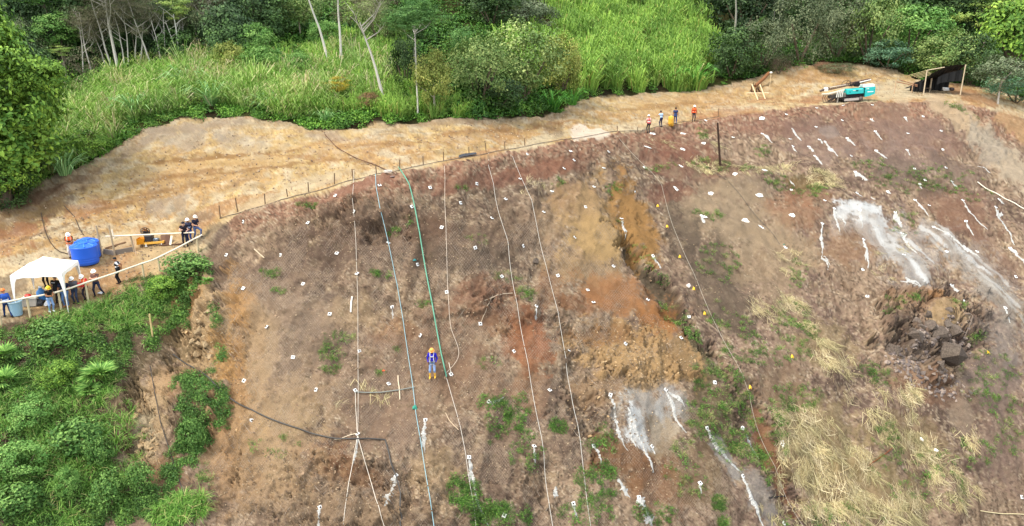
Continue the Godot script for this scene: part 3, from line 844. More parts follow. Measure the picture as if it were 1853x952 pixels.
func straw_mesh(seed_: int, n: int, a: Color, b: Color) -> ArrayMesh:
	# long stalks lying on the ground, most of them combed down the slope
	var g := RandomNumberGenerator.new()
	g.seed = seed_
	var mb := MB.new()
	for i in n:
		var t := g.randfn() * 0.5 if g.randf() < 0.72 else g.randf() * TAU
		var d := Vector3(sin(t), 0, cos(t))
		var s := Vector3(g.randf_range(-0.6, 0.6), g.randf_range(0.0, 0.03), g.randf_range(-0.6, 0.6))
		var l := g.randf_range(0.5, 1.5)
		var side := d.cross(Vector3.UP) * g.randf_range(0.009, 0.02)
		var bow := side * g.randf_range(-7, 7)
		var m1 := s + d * l * 0.35 + bow * 0.7 + Vector3(0, g.randf_range(0.01, 0.06), 0)
		var m2 := s + d * l * 0.7 + bow + Vector3(0, g.randf_range(0.0, 0.05), 0)
		var e := s + d * l + bow * g.randf_range(-0.4, 0.9)
		var c := a.lerp(b, g.randf()) * g.randf_range(0.7, 1.1)
		mb.quad(s - side, m1 - side, m1 + side, s + side, c)
		mb.quad(m1 - side, m2 - side, m2 + side, m1 + side, c)
		mb.tri(m2 - side, e, m2 + side, c)
	return mb.mesh(mat(0.8, 0.0, 0.2))
func stone_mesh(seed_: int, col: Color, flat := 0.7) -> ArrayMesh:
	var g := RandomNumberGenerator.new()
	g.seed = seed_
	var pts: Array[Vector3] = []
	for i in 14:
		pts.append(Vector3(g.randfn(), g.randfn(), g.randfn()).normalized() * Vector3(1, flat, 0.85) * g.randf_range(0.75, 1.1))
	return hull(pts, col, g).mesh(mat(0.95, 0.0, 0.2))
func hull(pts: Array[Vector3], col: Color, g: RandomNumberGenerator) -> MB:
	# convex hull of a few points, brute force: flat facets like broken rock
	var mb := MB.new()
	var m := pts.size()
	for i in m:
		for j in range(i + 1, m):
			for k in range(j + 1, m):
				var nn := (pts[j] - pts[i]).cross(pts[k] - pts[i])
				if nn.length() < 1e-6:
					continue
				nn = nn.normalized()
				var lo := 0.0
				var hi := 0.0
				for q in m:
					var d := nn.dot(pts[q] - pts[i])
					lo = minf(lo, d)
					hi = maxf(hi, d)
				if hi < 1e-5:
					mb.tri(pts[i], pts[k], pts[j], col * g.randf_range(0.85, 1.1))
				elif lo > -1e-5:
					mb.tri(pts[i], pts[j], pts[k], col * g.randf_range(0.85, 1.1))
	return mb
# scatter copies inside ragged ellipses of the survey sheet: [x, y, rx, ry, turn, how many]
func scatter(called: String, label: String, cat: String, meshes: Array, spots: Array, s0: float, s1: float, ta: Color, tb: Color, ok: Array, lay := 0.0, thin := -0.25, sink := 0.05) -> void:
	var holder := Node3D.new()
	holder.name = numbered(called)
	add_child(holder, true)
	tag(holder, label, cat)
	holder.set_meta("kind", "stuff")
	var places: Array = []
	var tints: Array = []
	for i in meshes.size():
		places.append([])
		tints.append([])
	for q in spots:
		var ca := cos(deg_to_rad(q[4]))
		var sa := sin(deg_to_rad(q[4]))
		for i in int(q[5]):
			var r := sqrt(rng.randf())
			var t := rng.randf() * TAU
			var a: float = r * cos(t) * q[2]
			var b: float = r * sin(t) * q[3]
			var x: float = q[0] + a * ca - b * sa
			var y: float = q[1] + a * sa + b * ca
			if not ok.has(Z(x, y)) or ragged.get_noise_2d(x, y) < thin + r * r * 0.3:
				continue
			var p := G(x, y)
			var nn := N(x, y)
			var up := Vector3.UP.lerp(nn, lay).normalized()
			var s := rnd(s0, s1) * (1.0 - 0.25 * r)
			var bs: Basis
			if lay > 0.9:          # lying pieces follow the fall line
				var down := (Vector3.DOWN - nn * Vector3.DOWN.dot(nn)).normalized()
				bs = Basis(nn.cross(down) * -1.0, nn, down).rotated(nn, rng.randfn() * 0.38)
			else:
				bs = Basis(Quaternion(Vector3.UP, up)) * Basis(Vector3.UP, rng.randf() * TAU)
			var v := rng.randi() % meshes.size()
			places[v].append(Transform3D(bs.scaled_local(Vector3(s, s * rnd(0.8, 1.25), s)), p - up * s * sink))
			tints[v].append(ta.lerp(tb, clampf(rng.randf() * 0.7 + ragged2.get_noise_2d(x * 2.0, y * 2.0) * 0.6 + 0.15, 0, 1)))
	for v in meshes.size():
		if places[v].size() > 0:
			many(called + "_patch", meshes[v], places[v], tints[v], holder)
func greenery() -> void:
	# ---------------- tall grass above the cut
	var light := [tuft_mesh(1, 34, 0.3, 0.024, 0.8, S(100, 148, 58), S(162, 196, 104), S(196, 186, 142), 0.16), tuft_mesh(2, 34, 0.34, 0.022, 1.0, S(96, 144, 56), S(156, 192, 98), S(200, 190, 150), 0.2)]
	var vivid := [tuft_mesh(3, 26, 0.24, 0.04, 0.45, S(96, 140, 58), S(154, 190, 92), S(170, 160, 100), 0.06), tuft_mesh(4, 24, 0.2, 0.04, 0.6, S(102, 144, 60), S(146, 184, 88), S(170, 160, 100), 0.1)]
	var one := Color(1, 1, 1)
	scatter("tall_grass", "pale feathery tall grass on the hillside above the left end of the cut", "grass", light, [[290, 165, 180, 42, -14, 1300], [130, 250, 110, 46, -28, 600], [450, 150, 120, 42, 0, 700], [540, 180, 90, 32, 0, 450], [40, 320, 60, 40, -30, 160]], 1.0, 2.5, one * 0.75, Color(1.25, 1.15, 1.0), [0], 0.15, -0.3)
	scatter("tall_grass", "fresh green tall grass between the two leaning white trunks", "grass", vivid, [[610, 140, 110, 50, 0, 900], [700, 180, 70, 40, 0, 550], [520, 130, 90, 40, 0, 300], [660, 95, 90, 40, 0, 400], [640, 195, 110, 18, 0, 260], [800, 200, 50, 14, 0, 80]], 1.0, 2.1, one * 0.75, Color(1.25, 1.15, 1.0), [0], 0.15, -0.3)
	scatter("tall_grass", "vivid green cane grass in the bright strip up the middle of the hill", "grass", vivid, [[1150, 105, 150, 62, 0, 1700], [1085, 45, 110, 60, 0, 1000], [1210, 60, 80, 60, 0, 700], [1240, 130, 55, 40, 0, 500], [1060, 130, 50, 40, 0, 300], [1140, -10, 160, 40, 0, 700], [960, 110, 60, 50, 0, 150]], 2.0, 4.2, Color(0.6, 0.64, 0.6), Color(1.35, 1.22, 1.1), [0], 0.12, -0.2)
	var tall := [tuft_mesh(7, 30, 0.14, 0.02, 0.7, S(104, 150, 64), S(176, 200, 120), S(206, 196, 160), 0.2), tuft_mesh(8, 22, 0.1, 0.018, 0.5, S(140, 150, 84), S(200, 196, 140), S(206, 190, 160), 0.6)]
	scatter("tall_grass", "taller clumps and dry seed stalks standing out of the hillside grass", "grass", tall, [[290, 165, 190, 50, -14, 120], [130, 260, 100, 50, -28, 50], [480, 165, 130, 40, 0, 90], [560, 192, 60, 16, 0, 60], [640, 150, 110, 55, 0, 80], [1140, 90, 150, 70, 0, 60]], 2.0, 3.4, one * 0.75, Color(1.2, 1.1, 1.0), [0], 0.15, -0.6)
	var bushy := [weed_mesh(14, 90, 0.2, 0.09, S(66, 112, 46), S(140, 176, 84), 0.75), weed_mesh(15, 90, 0.17, 0.1, S(80, 118, 46), S(160, 180, 84), 0.75)]
	scatter("ground_cover", "small leafy bushes dotted through the tall grass", "plants", bushy, [[300, 180, 190, 50, -14, 70], [130, 280, 100, 40, -28, 40], [500, 150, 120, 50, 0, 60], [640, 150, 110, 60, 0, 50], [1130, 60, 150, 80, 0, 120], [880, 110, 160, 40, 0, 40]], 0.7, 1.5, one * 0.7, one * 1.15, [0], 0.15, -0.6)
	# ---------------- low plants along the lip of the cut
	var weeds := [weed_mesh(11, 60, 0.3, 0.17, S(58, 104, 36), S(118, 166, 66)), weed_mesh(12, 70, 0.34, 0.12, S(66, 112, 40), S(130, 172, 74)), weed_mesh(13, 50, 0.42, 0.2, S(50, 92, 34), S(104, 150, 60))]
	var lip: Array = []
	for i in 62:
		var x := -30.0 + i * 22
		var y := row_at(3, x).x
		lip.append([x, y - 12, 24, 14, 0, 40 if x < 700 else 26])
		if x < 560:
			lip.append([x, y - 34, 26, 20, 0, 34])
	scatter("ground_cover", "low leafy plants along the top edge of the bare cut", "plants", weeds, lip, 0.3, 0.85, one * 0.7, Color(1.6, 1.4, 1.25), [0], 0.3, -0.2)
	scatter("ground_cover", "mixed leafy undergrowth between the shrubs of the upper hill", "plants", weeds, [[330, 120, 260, 40, -8, 500], [700, 60, 260, 60, 0, 600], [880, 170, 170, 40, 0, 400], [120, 200, 120, 50, -20, 300], [1560, 90, 280, 50, 0, 900], [1770, 150, 110, 36, 10, 400], [1360, 110, 80, 40, 0, 250], [500, 30, 400, 60, 0, 700], [1400, 20, 200, 60, 0, 300]], 0.7, 1.6, one * 0.55, one * 0.9, [0], 0.2, -0.5)
	# ---------------- forest that closes the view
	var holder := Node3D.new()
	holder.name = numbered("forest_mass")
	add_child(holder, true)
	tag(holder, "dark dense jungle canopy closing the top of the hillside", "forest")
	holder.set_meta("kind", "stuff")
	for kv in [["deep", 0, 70], ["deep", 1, 70], ["dark", 0, 50], ["dark", 1, 40], ["vine", 0, 26]]:
		var pl: Array = []
		var ti: Array = []
		for i in kv[2]:
			var side := rng.randf()
			var x := rnd(-160, 500) if side < 0.42 else rnd(500, 1020) if side < 0.55 else rnd(1290, 2000)
			var y := rnd(20, 118) if side < 0.42 else rnd(-110, 12) if side < 0.55 else rnd(-90, 60)
			if x < 120 and y > 60:
				y += 50
			var m := mpp(x, y)
			var w := rnd(55, 110) * m * 0.5
			pl.append(Transform3D(Basis(Vector3.UP, rng.randf() * TAU) * Basis.from_scale(Vector3(w, w * rnd(0.8, 1.5), w)), G(x, y) + Vector3(0, w * rnd(0.5, 1.1), 0)))
			ti.append(one * rnd(1.2, 1.9))
		many("canopy", crown_mesh(kv[0], kv[1]), pl, ti, holder)
	# ---------------- trees one can tell apart
	var big := thing("broadleaf_tree", "large bright green broad-leaved tree filling the left edge of the photo", "tree", G(20, 372))
	var m0 := mpp(20, 372)
	trunk(big, Vector3(-0.5, 7.5, 0), 0.28, S(98, 88, 74), 6, 3.0, 3)
	for q in [[-10, 120, 150, 170], [58, 195, 140, 160], [15, 260, 190, 150], [-50, 230, 160, 240], [95, 178, 80, 60], [40, 315, 90, 80]]:
		var cpos := Vector3((q[0] - 20) * m0, (372 - q[1]) * m0, rnd(-1, 1))
		crown(big, "broad", cpos, Vector3(q[2] * m0 * 0.5, q[3] * m0 * 0.5, q[2] * m0 * 0.45))
	tree("broadleaf_tree", "light green leafy tree hanging into the top left corner of the forest", 95, 120, 170, 60, 85, "bright", "", S(90, 84, 70))
	tree("broadleaf_tree", "mid green tree with loose drooping leaves left of the pale leafless trees", 120, 135, 80, 60, 40, "bright", "", S(90, 84, 70))
	tree("umbrella_tree", "small flat-topped green tree standing against the dark forest beside the big tree", 122, 165, 36, 22, 48, "tiers")
	tree("umbrella_tree", "flat-crowned green tree on a straight white trunk among leafless trees", 325, 118, 74, 52, 62, "tiers", "", S(214, 210, 200))
	tree("umbrella_tree", "small yellow-green flat-crowned tree behind the crossed white trunks", 250, 122, 60, 34, 84, "tiers")
	tree("round_tree", "low round bright green tree right of the leafless trees", 475, 118, 70, 70, 6, "bright")
	tree("round_tree", "bright feathery round tree below the top of the forest, second bright crown", 430, 95, 40, 34, 12, "fern")
	tree("round_tree", "olive round tree high up behind the left leaning white trunk", 545, 72, 100, 76, 10, "olive")
	tree("yellow_tree", "small spreading tree with golden yellow crown in the grass above the cut", 614, 196, 56, 34, 24, "golden", "", S(84, 70, 56))
	tree("red_shrub", "small shrub with reddish leaves at the foot of the bent white trunk", 670, 208, 46, 36, 8, "red", "", S(84, 70, 56), "shrub")
	tree("yellow_tree", "yellow-green bushy tree with several pale stems at the edge of the cut", 786, 206, 82, 108, 10, "yellow", "", S(196, 186, 168))
	tree("layered_tree", "tree with yellow-green layered crown near the top right corner", 1778, 95, 104, 70, 26, "tiers", "", S(150, 140, 124))
	tree("grey_leaf_tree", "small tree with pale grey-green leaves beside the tarp shelter's right", 1806, 188, 86, 62, 20, "pale", "", S(190, 184, 172))
	# ---------------- shrubs and thickets of the upper hill
	shrub("dark bush just left of the double white trunk", 735, 168, 66, 104, "dark")
	shrub("olive bush at the left of the big thicket above the cut", 868, 190, 126, 138, "olive", "", "thicket")
	shrub("largest olive bush, in the middle of the big thicket above the cut", 945, 186, 166, 150, "olive", "", "thicket")
	shrub("yellowish bush at the right end of the big thicket above the cut", 1014, 178, 96, 118, "yellow", "", "thicket")
	shrub("dark underside bush tucked in front of the big thicket", 900, 196, 120, 60, "dark", "", "thicket")
	shrub("grey-leaved bush above and behind the big thicket", 960, 60, 110, 74, "pale", "", "thicket")
	shrub("dark green bush at the top edge right of the thin double trunk", 890, 48, 130, 84, "dark", "", "thicket")
	shrub("olive bush behind the bent white trunk, left one of two", 690, 84, 104, 92, "olive")
	shrub("dark bush behind the bent white trunk, right one of two", 745, 80, 70, 62, "dark")
	shrub("bright green bush between the two leaning white trunks near the top", 590, 85, 60, 50, "bright")
	shrub("mid green bush right of the straight white trunk near the top", 650, 50, 80, 60, "broad")
	shrub("yellow-green low bush below the leafless trees", 418, 138, 74, 56, "yellow")
	shrub("yellow-green bush in the grass left of the leaning white trunk", 540, 142, 62, 52, "bright")
	shrub("wide bright bush in the grass below the round tree", 480, 140, 80, 66, "bright")
	shrub("dark fern-like bush above the right tall grass", 840, 100, 60, 50, "fern")
	shrub("bushy dark plant at the left end of the drill rig's wooded bank", 1322, 142, 100, 92, "dark", "", "thicket")
	shrub("grey-green thicket above the wooden frame", 1378, 128, 112, 96, "vine", "", "thicket")
	shrub("dark thicket with hanging vines at the top, left of the viny mass", 1345, 66, 140, 110, "deep", "", "thicket")
	shrub("pale fan-leaved thicket at the top above the wooden frame", 1410, 50, 110, 70, "pale", "", "thicket")
	shrub("grey-brown viny thicket behind the left of the drill rig", 1446, 116, 110, 130, "vine", "", "thicket")
	shrub("tall viny thicket right behind the drill rig", 1512, 108, 130, 124, "vine", "", "thicket")
	shrub("olive viny thicket between drill rig and tarp shelter", 1568, 116, 110, 120, "olive", "", "thicket")
	shrub("bluish fern bank at the foot of the thicket above the rig's right end", 1604, 124, 90, 50, "blue", "", "thicket")
	shrub("bright green creeper mound above the tarp shelter", 1642, 112, 130, 104, "bright", "", "thicket")
	shrub("mixed green bush directly behind the tarp shelter", 1702, 148, 110, 84, "olive", "", "thicket")
	shrub("dark green bush on the bank right of the tarp shelter", 1752, 152, 90, 80, "dark", "", "thicket")
	shrub("mid green bush far up behind the tarp shelter", 1722, 70, 120, 96, "dark", "", "thicket")
	shrub("tall mixed bush at the right edge above the grey-leaved tree", 1830, 124, 120, 120, "broad", "", "thicket")
	shrub("blue-green fern clump at the right edge on the pale slope's rim", 1838, 186, 90, 50, "blue")
	shrub("bright grass-leaved bush right of the shelter post", 1772, 152, 70, 44, "fern")
	shrub("dead brown brush ball at the edge of the cut above the wooden frame", 1408, 134, 46, 34, "twig", "", "dead_bush")
	shrub("flat grey-green bush lying on the cut behind the drill rig", 1514, 134, 62, 20, "vine", "", "shrub")
	shrub("dark leafy thicket hiding the trunk of the large tree", 18, 374, 110, 70, "dark")
	shrub("dark bush at the foot of the large tree on the left edge", 70, 320, 90, 50, "dark")
	shrub("green bush on the lip of the cut below the large tree", 160, 280, 70, 44, "broad")
	shrub("dead greyish bush between the large tree and the leafless trees", 160, 150, 70, 60, "brown", "", "dead_bush")
	shrub("brownish bush in front of the forest behind the pale grass", 90, 140, 90, 60, "brown", "", "dead_bush")
	# ---------------- large tussocks
	var tm := tuft_mesh(21, 60, 0.16, 0.035, 0.95, S(84, 136, 70), S(160, 196, 128), S(200, 190, 150), 0.05)
	var td := tuft_mesh(22, 60, 0.18, 0.04, 0.9, S(60, 120, 44), S(110, 170, 70), S(170, 160, 110), 0.05)
	var tl := [[340, 168, 70, "blue-green tussock left of the middle of the pale grass"], [385, 190, 64, "blue-green tussock just above the cut, left of the dry grass"], [487, 200, 50, "tussock with arching leaves at the dry grass above the cut"], [590, 222, 44, "tussock on the lip of the cut under the golden tree"], [118, 318, 60, "grass tussock at the left on the lip of the cut"], [250, 215, 60, "arching tussock where the grass meets the cut's left shoulder"]]
	for q in tl:
		var o := put("grass_tussock", tm, self)
		tag(o, q[3], "tussock", "grass tussocks above the cut")
		var s: float = q[2] * mpp(q[0], q[1])
		o.transform = Transform3D(Basis(Vector3.UP, q[0]) * Basis.from_scale(Vector3(s * 0.8, s * 0.75, s * 0.8)), G(q[0], q[1]))
	for q in [[1000, 200, 60, "dark green arching tussock at the right foot of the big thicket, left one"], [1035, 192, 50, "dark green arching tussock at the right foot of the big thicket, right one"], [1255, 160, 70, "tall cane clump at the right end of the bright grass"]]:
		var o := put("grass_tussock", td, self)
		tag(o, q[3], "tussock", "grass tussocks above the cut")
		var s: float = q[2] * mpp(q[0], q[1])
		o.transform = Transform3D(Basis(Vector3.UP, q[0]) * Basis.from_scale(Vector3(s * 0.8, s * 0.75, s * 0.8)), G(q[0], q[1]))
	# ---------------- pale leafless trees
	var gp := "pale leafless trees before the forest"
	bare_tree("tall pale forked tree, thickest of the leafless trees at left", 217, 136, 211, -20, 0.17, "brown", gp, 7, 0.45)
	bare_tree("pale tree leaning left just beside the thick forked one", 204, 134, 186, 15, 0.11, "brown", gp, 6, 0.4)
	bare_tree("thin pale tree at the left end of the leafless row", 195, 128, 176, 50, 0.08, "brown", gp, 5, 0.4)
	bare_tree("thin pale trunk leaning right, half of the crossed pair", 257, 127, 271, 55, 0.08, "brown", gp, 5, 0.5)
	bare_tree("thin pale trunk leaning left, half of the crossed pair", 277, 128, 250, 15, 0.1, "brown", gp, 5, 0.5)
	bare_tree("thin grey trunk beside the flat-crowned white trunk", 320, 120, 312, 46, 0.07, "", gp, 3, 0.6)
	bare_tree("straight pale tree with steep forks, right of the flat-crowned tree", 361, 94, 354, -20, 0.13, "brown", gp, 6, 0.5)
	bare_tree("pale tree with wide fork near the top, right in the leafless row", 404, 94, 390, 8, 0.13, "brown", gp, 7, 0.65)
	bare_tree("thin pale trunk at the right end of the leafless row", 411, 90, 422, 10, 0.07, "", gp, 4, 0.5)
	bare_tree("thin grey leafless tree between the crossed pair and the thick one", 236, 130, 240, 30, 0.07, "brown", gp, 5, 0.4)
	bare_tree("thin grey tree behind the straight pale one", 377, 100, 376, 30, 0.06, "brown", gp, 5, 0.4)
	var thin := [[150, 140, 158, 60], [168, 138, 160, 40], [228, 130, 224, 36], [248, 124, 262, 40], [292, 126, 286, 46], [302, 120, 306, 30], [343, 104, 336, 40], [388, 98, 396, 34], [428, 92, 424, 26], [446, 86, 452, 20]]
	for i in thin.size():
		var q: Array = thin[i]
		bare_tree("very thin grey trunk in the leafless row, %s from the left among the thinnest" % nth(i), q[0], q[1], q[2], q[3], 0.085, "" if i % 3 else "brown", gp, 4, 0.45)
	bare_tree("white trunk leaning left in the grass, left of a straight one", 598, 132, 563, -20, 0.15, "", gp, 3, 0.8)
	bare_tree("straight white spotted trunk in the grass near the top middle", 617, 127, 619, -20, 0.15, "", gp, 3, 0.8)
	bare_tree("bent white trunk forking high above the reddish shrub", 700, 200, 662, 48, 0.15, "brown", gp, 5, 0.8)
	bare_tree("thin white double-stemmed tree, right stem, by the yellow-green tree", 757, 206, 756, 50, 0.08, "fern", gp, 3, 0.82)
	bare_tree("thin white double-stemmed tree, left stem, by the yellow-green tree", 753, 170, 754, 60, 0.07, "", gp, 3, 0.85)
	bare_tree("grey mottled trunk in the dark forest above the bright grass", 1324, 90, 1326, -10, 0.24, "", gp, 2, 0.9, S(150, 146, 132))
	bare_tree("pale trunk at the top above the viny thicket, left of two", 1402, 60, 1394, -20, 0.16, "", gp, 2, 0.9, S(170, 164, 150))
	bare_tree("pale trunk at the top above the viny thicket, right of two", 1408, 62, 1413, -20, 0.14, "", gp, 2, 0.9, S(170, 164, 150))
	bare_tree("grey trunk in the dark gap left of the layered tree", 1758, 44, 1757, -20, 0.2, "", gp, 2, 0.9, S(150, 146, 132))
	bare_tree("white trunk at the top above the creeper mound", 1682, 8, 1684, -40, 0.22, "", gp, 2, 0.9)
	bare_tree("thin white trunk in the forest above the round bright tree", 482, 30, 482, -30, 0.14, "", gp, 2, 0.9)
	# ---------------- fan-leaved plants
	for q in [[186, 700, 74, 1.0, "bright fan-leaved plant, biggest in the lower left greenery"], [168, 722, 50, 0.8, "smaller fan-leaved plant just below the biggest one"], [10, 655, 60, 1.0, "pale fan-leaved plant at the left edge, upper of two"], [12, 700, 56, 0.9, "fan-leaved plant at the left edge, lower of two"], [388, 528, 32, 1.0, "lone young fan-leaved plant on the bare brow below the walkers"]]:
		fan_plant(q[0], q[1], q[2], q[3], q[4])
	for q in [[1352, 78, 90, 0.6, "dark fan palm in the forest above the wooden frame"], [1310, 96, 70, 0.8, "fresh green fan palm right of the bright cane grass"], [1596, 40, 90, 0.5, "fan palm with grey-green leaves above the olive thicket"], [1660, 22, 100, 0.9, "bright fan palm at the top above the creeper mound"], [1366, 40, 90, 0.5, "grey-green fan palm at the top by the dark thicket"], [368, 112, 60, 0.9, "broad-leaved banana-like plant under the straight pale tree"], [935, 26, 70, 0.9, "banana-like plant in the gap at the top of the bright grass"]]:
		fan_plant(q[0], q[1], q[2], q[3], q[4])
	lower_left()
	face_green()
var frond_mesh: ArrayMesh
func fan_plant(px: float, py: float, w: float, tone: float, label: String) -> void:
	if frond_mesh == null:
		var mb := MB.new()
		mb.tube([Vector3.ZERO, Vector3(0, 0.22, 0.25)], [0.012, 0.009], 4, S(112, 140, 60))
		var hub := Vector3(0, 0.22, 0.25)
		for i in 11:
			var a := deg_to_rad(-75 + i * 15)
			var d := Vector3(sin(a), 0.25 * cos(a), cos(a)).normalized()
			mb.leaf(hub, d, Vector3(0, 1, -0.25).normalized(), 0.55 * (1.0 - 0.15 * absf(sin(a))), 0.10, S(84, 130, 56).lerp(S(150, 186, 96), (i % 3) / 2.0))
		frond_mesh = mb.mesh(leafmat(Color(0.2, 0.28, 0.06)))
	var o := thing("fan_plant", label, "plant", G(px, py), 0, "fan-leaved plants")
	var s := w * mpp(px, py) * 0.62
	for i in 9:
		var f := put("frond", frond_mesh, o)
		f.transform = Transform3D(Basis(Vector3.UP, i * 2.4) * Basis(Vector3.RIGHT, rnd(-0.7, 0.25)) * Basis.from_scale(Vector3.ONE * s * rnd(0.8, 1.15)), Vector3(0, 0.1 * s, 0))
func lower_left() -> void:
	var one := Color(1, 1, 1)
	var w1 := [weed_mesh(41, 46, 0.34, 0.2, S(66, 104, 46), S(128, 164, 80)), weed_mesh(42, 60, 0.3, 0.13, S(72, 110, 48), S(138, 174, 88)), weed_mesh(43, 40, 0.44, 0.22, S(60, 94, 44), S(118, 156, 74), 0.7), weed_mesh(44, 60, 0.4, 0.08, S(74, 112, 50), S(132, 164, 88), 0.7)]
	scatter("ground_cover", "dense leafy weeds covering the lower left slope", "plants", w1, [[52, 810, 146, 190, 0, 3200], [110, 685, 130, 60, -10, 620], [230, 570, 130, 62, -8, 1100], [330, 520, 62, 54, -20, 500], [130, 920, 160, 60, 0, 700], [236, 900, 30, 50, 0, 90], [20, 650, 80, 60, 0, 260], [190, 638, 100, 28, -8, 330]], 0.18, 0.5, Color(0.5, 0.52, 0.5), Color(1.25, 1.2, 1.05), [3], 0.3, -0.16)
	scatter("ground_cover", "green weeds hanging on the broken rock left of the net", "plants", w1, [[372, 735, 44, 66, 0, 420], [355, 805, 34, 40, 0, 260], [312, 860, 18, 50, 10, 110], [345, 700, 30, 24, 0, 90], [400, 640, 10, 30, 0, 22], [320, 930, 50, 30, -20, 180], [265, 910, 26, 40, 0, 120], [395, 580, 12, 24, 0, 24]], 0.2, 0.42, one * 0.6, one * 1.15, [3], 0.4, -0.3)
	var sticks := [straw_mesh(57, 7, S(104, 90, 72), S(160, 142, 114))]
	scatter("dead_stems", "dead stems and dry leaves among the weeds of the lower left slope", "stems", sticks, [[110, 790, 170, 190, 0, 300], [170, 640, 160, 60, -10, 80], [340, 780, 50, 90, 0, 30]], 0.3, 0.6, one * 0.7, one * 1.1, [3], 1.0, -0.9, -0.2)
	var tufts := [tuft_mesh(51, 26, 0.14, 0.04, 0.9, S(80, 130, 46), S(150, 190, 90), S(190, 180, 120), 0.08), tuft_mesh(52, 22, 0.2, 0.03, 1.1, S(76, 126, 44), S(140, 184, 84), S(190, 180, 120), 0.1)]
	scatter("grass_tufts", "arching grass tufts among the weeds of the lower left slope", "grass", tufts, [[120, 800, 140, 150, 0, 420], [200, 560, 110, 50, -10, 260], [330, 930, 50, 26, -20, 90], [100, 600, 80, 30, -10, 50], [50, 560, 60, 14, -8, 24]], 0.4, 0.95, one * 0.7, one * 1.1, [3], 0.25, -0.5)
	scatter("ground_cover", "sparse small weeds beside the rail by the tent", "plants", w1, [[110, 590, 110, 16, -14, 70], [240, 520, 70, 14, -24, 70], [350, 470, 30, 12, -30, 30]], 0.18, 0.36, one * 0.6, one * 1.0, [2, 3], 0.2, -0.3)
	for q in [[98, 632, 80, 50, "leafy", "round leafy bush below the tent at the head of the left greenery"], [345, 512, 90, 52, "leafy", "dark leafy bush at the brow under the end of the long rail"], [300, 540, 70, 46, "broad", "bush at the middle of the brow below the long rail"], [60, 770, 84, 60, "bright", "bright bush near the left edge below the fan-leaved plants"],
			[140, 820, 90, 70, "leafy", "large-leaved bush in the middle of the lower left greenery"], [40, 870, 96, 70, "bright", "light green bush at the lower left edge"], [184, 842, 50, 60, "leafy", "upright leafy bush at the right rim of the lower left greenery"], [130, 900, 50, 60, "bright", "feathery bush low in the left greenery"],
			[350, 812, 46, 60, "leafy", "hanging leafy bush on the broken rock, lower one"], [262, 900, 44, 60, "leafy", "leafy bush at the foot of the pale rock gully"], [200, 920, 60, 70, "leafy", "leafy bush close to the bottom edge left of the gully"], [110, 700, 70, 40, "broad", "dark creeping bush between the two fan-leaved plant groups"], [30, 930, 80, 50, "leafy", "leafy bush in the bottom left corner"]]:
		shrub(q[5], q[0], q[1], q[2], q[3], q[4], "bushes of the lower left slope")
